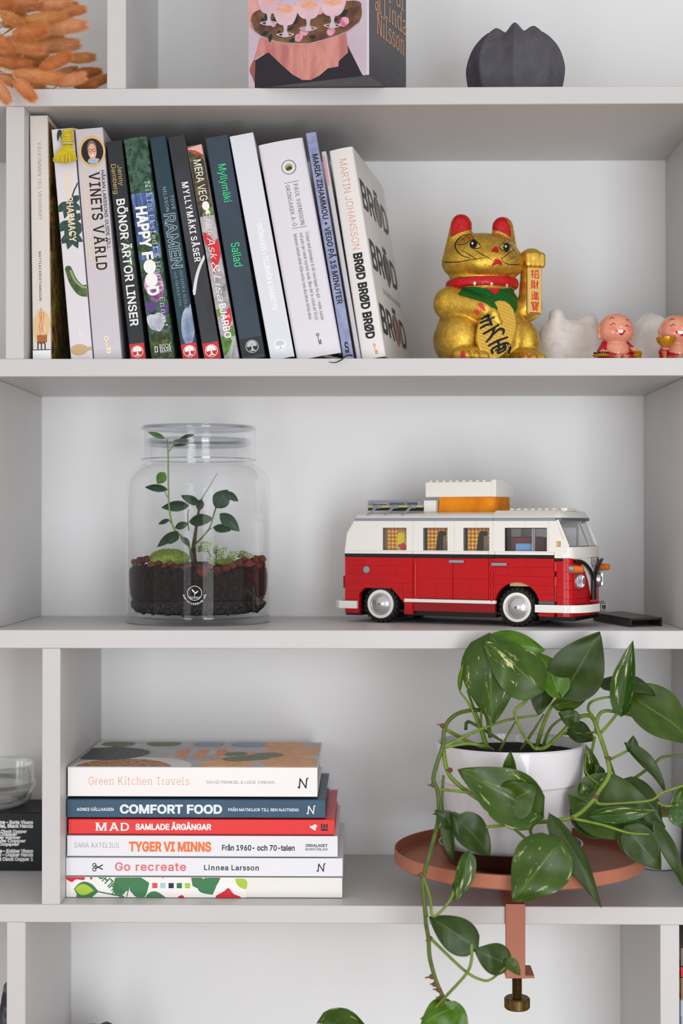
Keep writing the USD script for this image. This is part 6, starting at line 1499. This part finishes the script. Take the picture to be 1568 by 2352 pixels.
# bottom shelf: a dark pointed leaf-like ornament at the left, a grey stone and its neighbour, books at the right
o1 = at(5, 2352, .05)
sp = Polygon([tuple(at(x, y, .06)[[0, 2]]) for x, y in ((14.5, 2256), (9, 2262), (4, 2290), (-4, 2340), (-20, 2420), (-30, 2560), (14.6, 2560))])
part('dark_ornament', extrude(sp, .012, frame((0, .072, 0), (1, 0, 0), (0, 0, 1), (0, -1, 0))), ramp_mat('marbled_dark', [(.3, (40, 36, 46)), (.5, (64, 60, 72)), (.7, (120, 150, 150))], scale=60, rough=.4), smooth=False, label='dark marbled pointed ornament at the bottom left edge', cat='ornament')
for (x, y, r, sq, yy, c, lb) in ((245, 2400, 60, .72, .13, (70, 76, 78), 'smooth dark grey pebble bowl rim at the bottom edge'), (215, 2412, 70, .6, .17, (96, 84, 78), 'brownish round ornament behind the grey one at the bottom edge')):
    p = at(x, y, yy); R = r / 3520 * (1.6 + yy)
    s = trimesh.creation.icosphere(4, 1.0); s.vertices *= (1 + .12 * (meshkit.fbm(s.vertices * 1.5 + r, 3, 2) - .5))[:, None]; s.apply_scale(R * np.array([1, .7, .85])); s.apply_translation((p[0], yy, ZBOT + .25 * 0 + R * .85))
    top = s.vertices[:, 2].max(); hh = p[2] + R * .85
    s.vertices[:, 2] = ZBOT + .0003 + (s.vertices[:, 2] - s.vertices[:, 2].min()) * (hh - ZBOT) / (top - s.vertices[:, 2].min())
    part('stone_ornament', s, mat('grey_stone_%d' % x, c, rough=.45, var=.3, vscale=60), smooth=True, label=lb, cat='ornament')
rx0 = at(1563.5, 2200, .03)[0]
for k, (y0, y1, c, nm, lb) in enumerate(((2178, 2219, (128, 116, 104), 'book', 'grey-brown lying book, topmost at the lower right edge'), (2221, 2244, (212, 44, 42), 'book', 'thin red lying book at the lower right edge'), (2246, 2296, (146, 112, 78), 'book', 'tan lying book under the thin red one at the lower right edge'), (2297, 2420, (186, 198, 212), 'storage_box', 'pale blue box under the lying books at the lower right edge'))):
    z1, z0 = at(1566, y0, .03)[2], at(1566, y1, .03)[2]
    t_ = thing(nm, lb, 'book' if nm == 'book' else 'box', loc=(rx0, .03, 0))
    mt = mat('edge_book_%d' % k, c, rough=.45)
    if nm == 'book':
        part('cover', extrude(Polygon([(0, z0), (.16, z0), (.16, z1), (0, z1)]).difference(Polygon([(-.01, z0 + .002), (.158, z0 + .002), (.158, z1 - .002), (-.01, z1 - .002)])) if False else Polygon([(0, z0), (.16, z0), (.16, z1), (0, z1)]), .003, frame((0, .003, 0), (1, 0, 0), (0, 0, 1), (0, -1, 0))), mt, t_, smooth=False)
        part('boards', join(cbox(0, .16, .003, .19, z0, z0 + .002, .0002), cbox(0, .16, .003, .19, z1 - .002, z1, .0002)), mt, t_, smooth=False)
        part('pages', cbox(.002, .158, .003, .187, z0 + .002, z1 - .002, .0002), PAGES, t_, smooth=False)
    else:
        part('box', cbox(0, .16, 0, .19, ZBOT + .0003, z1, .001), mt, t_, smooth=False)
        part('lid', cbox(-.0006, .1606, -.0006, .1906, z1 - .018, z1 + .0002, .0008), mt, t_, smooth=False)
# ================================================================== clamp tray, saucer, pot and the trailing plant
TC = np.array([at(1191, 2000, .04)[0], .04, 0.0])
tz0 = at(1191, 2048, .04 - .132)[2]; tz1 = at(1191, 2012, .04 - .132)[2]
TERRA = mat('terracotta_enamel', (172, 108, 84), rough=.5, bump=.2, bscale=700)
tray = thing('clamp_tray', 'round terracotta-coloured metal tray clamped to the shelf edge', 'tray')
R_ = .1325
part('dish', lathe([(0, tz0), (R_ - .003, tz0), (R_, tz0 + .002), (R_, tz1 - .0006), (R_ - .0008, tz1), (R_ - .0016, tz1 - .0006), (R_ - .0016, tz0 + .003), (R_ - .004, tz0 + .0016), (0, tz0 + .0016)], 120).apply_translation((TC[0], TC[1], 0)), TERRA, tray, smooth=40)
bx0, bx1 = at(1160.5, 2150, -.004)[0], at(1206, 2150, -.004)[0]
zt = S[4][0]; zl = at(1180, 2249, -.006)[2]
part('bracket', join(cbox(bx0, bx1, -.0042, -.0012, zl, zt + .0036, .0006), cbox(bx0, bx1, -.004, .06, zt + .0006, zt + .0036, .0006), cbox(bx0 + .003, bx1 - .003, .055, .060, zt + .003, tz0 + .0002, .0006), cbox(bx0 + .0002, bx1 + .0095, -.0038, .034, zl + .0002, zl + .0032, .0006)), TERRA, tray, smooth=False)
BR = mat('aged_brass', (120, 98, 56), rough=.38, metallic=.85, rgb2=(96, 76, 42), vscale=300)
sx, sy = at(1187, 2270, .012)[0], .012
zk0, zk1 = at(1187, 2316, .012)[2], at(1187, 2290, .012)[2]
scr = [(0, zk1 - .001)]
for k in range(int((S[4][1] - .0008 - zk1) / .0011)): scr += [(.0052, zk1 + k * .0011), (.0045, zk1 + k * .0011 + .00055)]
scr += [(.004, S[4][1] - .0006), (0, S[4][1] - .0005)]
sc_ = part('screw', lathe(scr, 20).apply_translation((sx, sy, 0)), BR, tray, smooth=False)
kr = .0131
kn_ = join([lathe([(0, zk0), (kr - .001, zk0), (kr, zk0 + .0012), (kr, zk1 - .0012), (kr - .001, zk1), (0, zk1)], 48).apply_translation((sx, sy, 0))] + [cbox(-.0004, .0004, kr - .0004, kr + .00035, zk0 + .0014, zk1 - .0014, .0001).apply_transform(trimesh.transformations.rotation_matrix(a, [0, 0, 1])).apply_translation((sx, sy, 0)) for a in np.linspace(0, 2 * np.pi, 60, endpoint=False)])
part('knob', kn_, BR, tray, smooth=30)
# saucer and pot
PC = np.array([at(1172, 1800, .04)[0], .04, tz0 + .0018])
SAU = mat('brown_glaze', (44, 18, 16), rough=.12, coat=.6)
part('saucer', lathe(mm_([(0, .2), (58, .2), (66, 2), (73, 9), (76.5, 20), (74.6, 20.6), (70.5, 10), (64, 5), (0, 4.6)]), 90).apply_translation(PC), SAU, smooth=40, label='dark brown glazed saucer on the round tray', cat='saucer')
zpr = at(1170, 1704, .04)[2] - PC[2]           # rim height above the tray
PT = mat('white_pot_glaze', (226, 224, 228), rough=.16, coat=.3)
pot = thing('flower_pot', 'glossy white flower pot with a broad rim holding the trailing plant', 'pot', loc=PC)
k_ = zpr * 1000
part('body', lathe(mm_([(0, 5), (46, 5), (56, 7), (61.5, 14), (64, 26), (68, 60), (73, k_ - 41), (74.6, k_ - 40.2), (76, k_ - 38), (79, k_ - 6), (79.5, k_ - 1.5), (77.6, k_), (75.4, k_ - 1.4), (74.2, k_ - 8), (68.4, k_ - 50), (60, 20), (0, 12)]), 110), PT, pot, smooth=40)
ps = lathe(mm_([(0, k_ - 30), (69.2, k_ - 30), (73.2, k_ - 11), (60, k_ - 9.5), (40, k_ - 8), (20, k_ - 7.5), (0, k_ - 7)]), 80); ps.vertices[:, 2] += .004 * (meshkit.fbm(ps.vertices / .008 + 9, 3, 5) - .5) * (ps.vertices[:, 2] > (k_ - 14) / 1000); ps.apply_translation(PC)
part('pot_soil', ps, SOIL, smooth=50, label='dark earth in the white flower pot', cat='soil', kind='stuff')
# the plant
vine = thing('pothos_plant', 'trailing green and cream pothos growing from the white pot', 'plant')
Q = lambda x, y, d: at(880 + x / 2.279, 1430 + y / 2.279, d)
Q2 = lambda x, y, d: at(880 + x / 2.279, 1980 + y / 2.279, d)
G1 = leaf_mat('pothos_green', (50, 76, 13), (68, 94, 18), rough=.3); G2 = leaf_mat('pothos_dark', (42, 62, 17), (56, 80, 22), rough=.34); G3 = leaf_mat('pothos_fresh', (62, 104, 10), (86, 126, 16), rough=.28)
V1 = leaf_mat('pothos_cream', (50, 80, 13), (68, 98, 19), cream=(210, 212, 150), amount=.575, rough=.3, seed=.3, su=2.0, sv=5); V2 = leaf_mat('pothos_flecked', (48, 76, 13), (64, 94, 18), cream=(190, 200, 112), amount=.61, rough=.3, seed=2.1, su=3.0, sv=9); V3 = leaf_mat('pothos_half_cream', (46, 80, 24), (60, 96, 30), cream=(216, 206, 160), amount=.555, rough=.32, seed=4.4, su=1.4, sv=4)
VS = mat('vine_green', (116, 140, 50), rough=.45, rgb2=(92, 116, 38), vscale=60); VSD = mat('vine_dark', (70, 94, 38), rough=.45, rgb2=(92, 108, 46), vscale=60); VBW = mat('node_brown', (104, 74, 48), rough=.7)
def vine_part(pts, r0, r1, mt, q=Q):
    P_ = spline([q(*p) for p in pts], 7)
    part('stem', tube(P_, np.linspace(r0, r1, len(P_)) / 2.279 / 3520 * 1.55, 8), mt, vine, smooth=True)
def node(x, y, d, q=Q, r=.0034):
    p = q(x, y, d); g = np.random.default_rng(int(x + y))
    part('aerial_root', join(ball(p, (r * .9, r * .9, r * .75)), tube([p, p + np.array([-.004 - .003 * g.uniform(), -.002, .002 * g.uniform(-1, 1)])], [.0013, .0006], 6)), VBW, vine, smooth=True)
F_ = -.05          # in front of the pot
for pts, r0, r1, mt in (
    ([(560, 600, .0), (530, 470, -.01), (420, 466, -.03), (350, 505, -.045), (318, 565, -.05), (312, 640, -.052), (280, 740, -.055), (262, 820, -.057), (284, 880, -.06), (290, 960, -.065), (282, 1060, -.075), (245, 1200, -.095), (215, 1310, -.104), (206, 1370, -.105), (212, 1450, -.104), (224, 1540, -.104)], 11, 11, VSD),
    ([(312, 650, -.05), (335, 775, -.056), (395, 850, -.058), (530, 945, -.06), (640, 1012, -.062), (720, 1040, -.062), (800, 1045, -.062), (985, 1020, -.058), (1080, 950, -.052), (1130, 880, -.048), (1180, 800, -.042), (1172, 715, -.035), (1125, 570, -.025), (1085, 490, -.015), (1000, 505, -.005), (940, 570, .0), (850, 652, -.02), (795, 660, -.03)], 12, 11, VS),
    ([(520, 955, -.062), (650, 1050, -.066), (770, 1148, -.068), (830, 1150, -.075), (905, 1085, -.086)], 8, 6, VS),
    ([(312, 650, -.05), (400, 610, -.048), (480, 570, -.045), (650, 510, -.03), (810, 485, -.02)], 9, 6, VS),
    ([(320, 652, -.05), (430, 634, -.046), (500, 640, -.041), (550, 652, -.025), (575, 668, .0)], 9, 7, VS),
    ([(330, 560, -.045), (420, 610, -.03), (520, 655, -.015)], 10, 8, VS),
    ([(795, 322, -.04), (745, 410, -.045), (697, 450, -.046), (690, 492, -.045), (735, 590, -.042), (790, 658, -.035)], 9, 8, VS),
    ([(800, 660, .01), (835, 540, 0), (880, 440, -.01), (935, 380, -.02), (968, 340, -.03)], 12, 6, VS),
    ([(830, 665, .0), (870, 560, -.01), (930, 505, -.02), (1000, 480, -.02)], 9, 6, VSD),
    ([(540, 660, -.01), (500, 540, -.02), (450, 430, -.025), (402, 362, -.03)], 10, 5, VS), ([(545, 650, 0), (510, 540, -.01), (470, 440, -.012), (440, 355, -.015)], 9, 6, VS), ([(550, 660, -.005), (515, 560, -.012), (512, 440, -.02)], 7, 6, VS), ([(610, 670, .0), (650, 590, -.01), (690, 520, -.02)], 8, 5, VS), ([(720, 665, 0), (790, 560, -.01), (840, 480, -.01)], 8, 6, VSD), ([(430, 560, .03), (440, 520, .03), (490, 540, .02), (620, 620, .0)], 10, 8, VSD),
    ([(300, 872, -.062), (370, 880, -.066), (470, 890, -.068), (580, 880, -.07), (640, 840, -.07), (668, 785, -.07)], 8, 6, VS),
    ([(290, 1072, -.076), (420, 1074, -.072), (560, 1068, -.07), (650, 1060, -.07), (740, 1035, -.07), (800, 1000, -.07)], 8, 7, VS),
    ([(990, 1025, -.058), (1150, 1060, -.06), (1280, 1100, -.062), (1390, 1108, -.064)], 8, 6, VS),
    ([(1110, 915, -.05), (1130, 948, -.052), (1250, 945, -.055), (1400, 930, -.058), (1460, 890, -.06), (1580, 850, -.06)], 8, 6, VS),
    ([(1190, 715, -.035), (1240, 690, -.04), (1292, 664, -.045)], 8, 6, VS), ([(1280, 835, -.01), (1350, 790, -.015), (1420, 735, -.02), (1470, 702, -.02), (1590, 695, -.02)], 9, 7, VSD), ([(1435, 942, -.05), (1480, 960, -.05), (1545, 955, -.05)], 7, 5, VS),
    ([(785, 1050, -.062), (770, 1095, -.07), (805, 1135, -.075), (900, 1176, -.1)], 9, 7, VSD),
    ([(315, 800, -.055), (308, 900, -.058), (312, 1000, -.06)], 8, 6, VSD),
    ([(1140, 575, -.025), (1205, 500, -.03), (1246, 438, -.035)], 9, 7, VS), ([(1095, 490, -.015), (1072, 455, -.02), (1085, 418, -.03), (1140, 396, -.035), (1218, 386, -.04)], 8, 6, VS), ([(1110, 580, -.02), (1125, 490, -.02), (1165, 462, -.02), (1250, 475, -.025), (1360, 498, -.03), (1515, 505, -.03)], 10, 7, VS),
    ([(1172, 700, -.035), (1230, 850, -.02)], 8, 6, VSD), ([(1105, 600, 0), (1085, 720, .01), (1095, 800, .01)], 8, 6, VS), ([(1060, 690, .0), (1060, 780, -.02), (1130, 850, -.035)], 6, 5, VS), ([(930, 580, .02), (1010, 580, .02), (1100, 575, .02)], 9, 6, VSD), ([(960, 260, .0), (968, 190, .02), (975, 160, .03)], 7, 6, VS)):
    vine_part(pts, r0, r1, mt)
for pts, r0, r1, mt in (
    ([(224, 333 - 0, -.104), (213, 200, -.104), (206, 90, -.105)], 10, 11, VSD), ([(222, 320, -.104), (236, 400, -.1), (243, 500, -.098), (275, 620, -.098), (312, 705, -.098), (340, 765, -.098), (385, 830, -.098), (430, 900, -.098)], 11, 11, VSD),
    ([(212, 85, -.106), (245, 190, -.107), (262, 285, -.108), (345, 205, -.108), (390, 90, -.104)], 8, 6, VS), ([(250, 402, -.1), (340, 490, -.102), (430, 572, -.104), (500, 612, -.106), (560, 616, -.106), (645, 545, -.106)], 8, 6, VS),
    ([(462, 430, -.108), (460, 520, -.11), (430, 590, -.11), (335, 695, -.106), (240, 800, -.1), (215, 840, -.1)], 8, 7, VS), ([(320, 740, -.098), (310, 790, -.098), (300, 850, -.098)], 8, 7, VSD)):
    vine_part(pts, r0, r1, mt, Q2)
for x, y, d in ((312, 540, -.05), (348, 772, -.057), (290, 1000, -.068), (545, 948, -.061), (985, 1022, -.058), (1110, 912, -.05), (1180, 712, -.035), (200, 1322, -.105), (1290, 828, -.012), (262, 850, -.058)): node(x, y, d)
for x, y, d in ((243, 400, -.099), (300, 712, -.098), (270, 640, -.098), (255, 600, -.098), (220, 815, -.1), (290, 668, -.098)): node(x, y, d, Q2)
C = (0, -1, .25)
# base, tip, width (zoomed pixels), depth of base and tip, facing, bend, fold, heart, material
LV = [((572, 112), (850, 142), 158, -.028, -.034, (.05, -1, .35), .1, -.3, 1, G3), ((556, 118), (574, 532), 285, -.035, -.045, (-.25, -1, .15), .06, -.12, 1, V2), ((797, 328), (528, 96), 250, -.045, -.042, (.15, -1, .35), .08, -.2, 1, V1), ((918, 362), (812, 155), 150, -.03, -.02, (.3, -1, .2), .08, .18, 1, G3),
      ((958, 350), (1132, 46), 262, -.025, -.035, C, .05, .15, 1, G2), ((910, 428), (1088, 378), 95, -.02, -.015, (0, -.8, -.4), .05, .1, 1, G1), ((832, 325), (812, 485), 120, .0, -.01, C, .05, .15, 1, G2), ((1252, 440), (1306, 92), 120, -.04, -.05, (-.5, -1, 0), .05, .7, 1, V3),
      ((1162, 328), (1465, 395), 130, -.03, -.02, (0, -.6, .9), .2, -.2, 1, G2), ((1315, 395), (1640, 640), 240, -.03, -.03, (.1, -1, .5), .07, .15, 1, G1), ((1290, 662), (1482, 890), 75, -.045, -.05, (.5, -1, .3), .12, .5, 1, G2), ((1300, 672), (1308, 590), 60, -.045, -.045, C, 0, .4, 1, G2),
      ((780, 985), (392, 768), 270, -.07, -.085, (-.1, -1, .3), .07, .16, 1, V2), ((668, 800), (665, 672), 70, -.072, -.078, (-.4, -1, 0), .05, .4, 1, G1), ((640, 950), (800, 858), 190, -.078, -.08, (.2, -1, .1), .05, .2, 1, G1), ((372, 1060), (268, 982), 90, -.078, -.08, (.5, -1, 0), .05, .4, 1, G2), ((345, 1020), (370, 1262), 75, -.079, -.083, (-.6, -1, 0), .08, .55, 1, G2), ((398, 1040), (560, 1220), 170, -.076, -.07, (.3, -1, .4), .08, .2, 1, G2), ((372, 1008), (398, 1130), 60, -.079, -.083, C, .05, .3, 1, G2),
      ((440, 1230), (372, 1470), 100, -.1, -.105, (.3, -1, .1), .06, .4, 1, V3), ((900, 1176), (678, 1462), 290, -.1, -.113, (-.1, -1, .3), .06, -.14, 1, V2), ((905, 1062), (1146, 1492), 120, -.086, -.104, (.35, -1, .35), .07, -.5, 1, G2), ((905, 1110), (895, 1040), 55, -.086, -.084, C, 0, .2, 1, G2),
      ((1035, 925), (1478, 1070), 310, -.026, -.034, (-.1, -1, .4), .06, .14, 1, G1), ((1120, 1010), (1440, 985), 90, -.046, -.054, (0, -1, -.2), .04, .1, 1, V3), ((1260, 860), (1465, 1075), 180, -.018, -.03, (.3, -1, .3), .08, .12, 1, G2), ((1290, 1095), (1455, 1296), 165, -.06, -.062, (-.2, -1, .3), .06, .2, 1, G2), ((1260, 1110), (1440, 1250), 150, -.055, -.06, (0, -1, .4), .06, .1, 1, G1), ((1440, 1080), (1580, 1390), 85, -.06, -.06, (.4, -1, .3), .1, -.4, 1, G2),
      ((1540, 958), (1620, 1080), 150, -.05, -.05, C, .06, .1, 1, V3), ((1560, 880), (1500, 1030), 60, -.05, -.045, C, .06, .3, 1, V1), ((400, 362), (419, 212), 26, -.03, -.035, (-.5, -1, 0), .04, .8, 0, G3), ((440, 352), (510, 442), 26, -.015, -.02, (.5, -1, 0), .15, .8, 0, G3),
      ((1098, 808), (1062, 640), 80, .01, .0, C, .06, .2, 1, V1), ((980, 562), (1110, 615), 110, .02, .02, (0, -.8, .5), .06, .2, 1, G2), ((1010, 520), (915, 470), 90, -.02, -.02, (0, -1, .4), .06, .2, 1, G2), ((1060, 900), (1040, 840), 50, -.03, -.03, C, .06, .2, 1, V1), ((955, 158), (1040, 150), 30, .03, .03, (0, -1, .5), .04, .3, 1, G2), ((1140, 800), (1110, 740), 50, .0, .0, C, .05, .3, 1, V3), ((1100, 870), (1180, 780), 40, -.03, -.02, C, .1, .4, 1, V1), ((1010, 1000), (1230, 1120), 160, -.03, -.02, (0, -1, .3), .05, .1, 1, G2)]
for k, (b, t, w, d0, d1, n_, bend, fold_, hrt, mt) in enumerate(LV):
    leaf_part('leaf', vine, leaf_mesh(Q(*b, d0), Q(*t, d1), 1.1 * w / 2.279 / 3520 * (1.6 + d0), n_, bend=bend, fold=fold_, heart=hrt, wave=.5, nu=16, nv=10, thick=.0006, seed=k), mt)
LV2 = [((462, 432), (238, 285), 175, -.108, -.1, (-.2, -1, .5), .1, -.25, 1, G2), ((642, 530), (475, 458), 150, -.106, -.11, (-.1, -1, .3), .06, -.2, 1, G2), ((648, 515), (718, 594), 62, -.107, -.108, (.4, -1, .2), .08, .3, 1, G1), ((360, 765), (195, 850), 150, -.1, -.11, (-.1, -1, .6), .1, -.2, 1, G3), ((330, 760), (420, 960), 150, -.1, -.1, (.2, -1, .4), .06, .1, 1, G3), ((-310, 850), (-60, 890), 190, -.09, -.09, (0, -.8, .7), .12, -.2, 1, V2), ((395, 100), (385, 200), 60, -.102, -.104, C, .05, .5, 1, G2)]
for k, (b, t, w, d0, d1, n_, bend, fold_, hrt, mt) in enumerate(LV2):
    leaf_part('leaf', vine, leaf_mesh(Q2(*b, d0), Q2(*t, d1), 1.1 * w / 2.279 / 3520 * (1.6 + d0), n_, bend=bend, fold=fold_, heart=hrt, wave=.5, nu=16, nv=10, thick=.0006, seed=90 + k), mt)
vine_part([(430, 900, -.098), (250, 1010, -.096), (0, 1000, -.092), (-200, 930, -.09), (-310, 850, -.09)], 9, 7, VS, Q2)
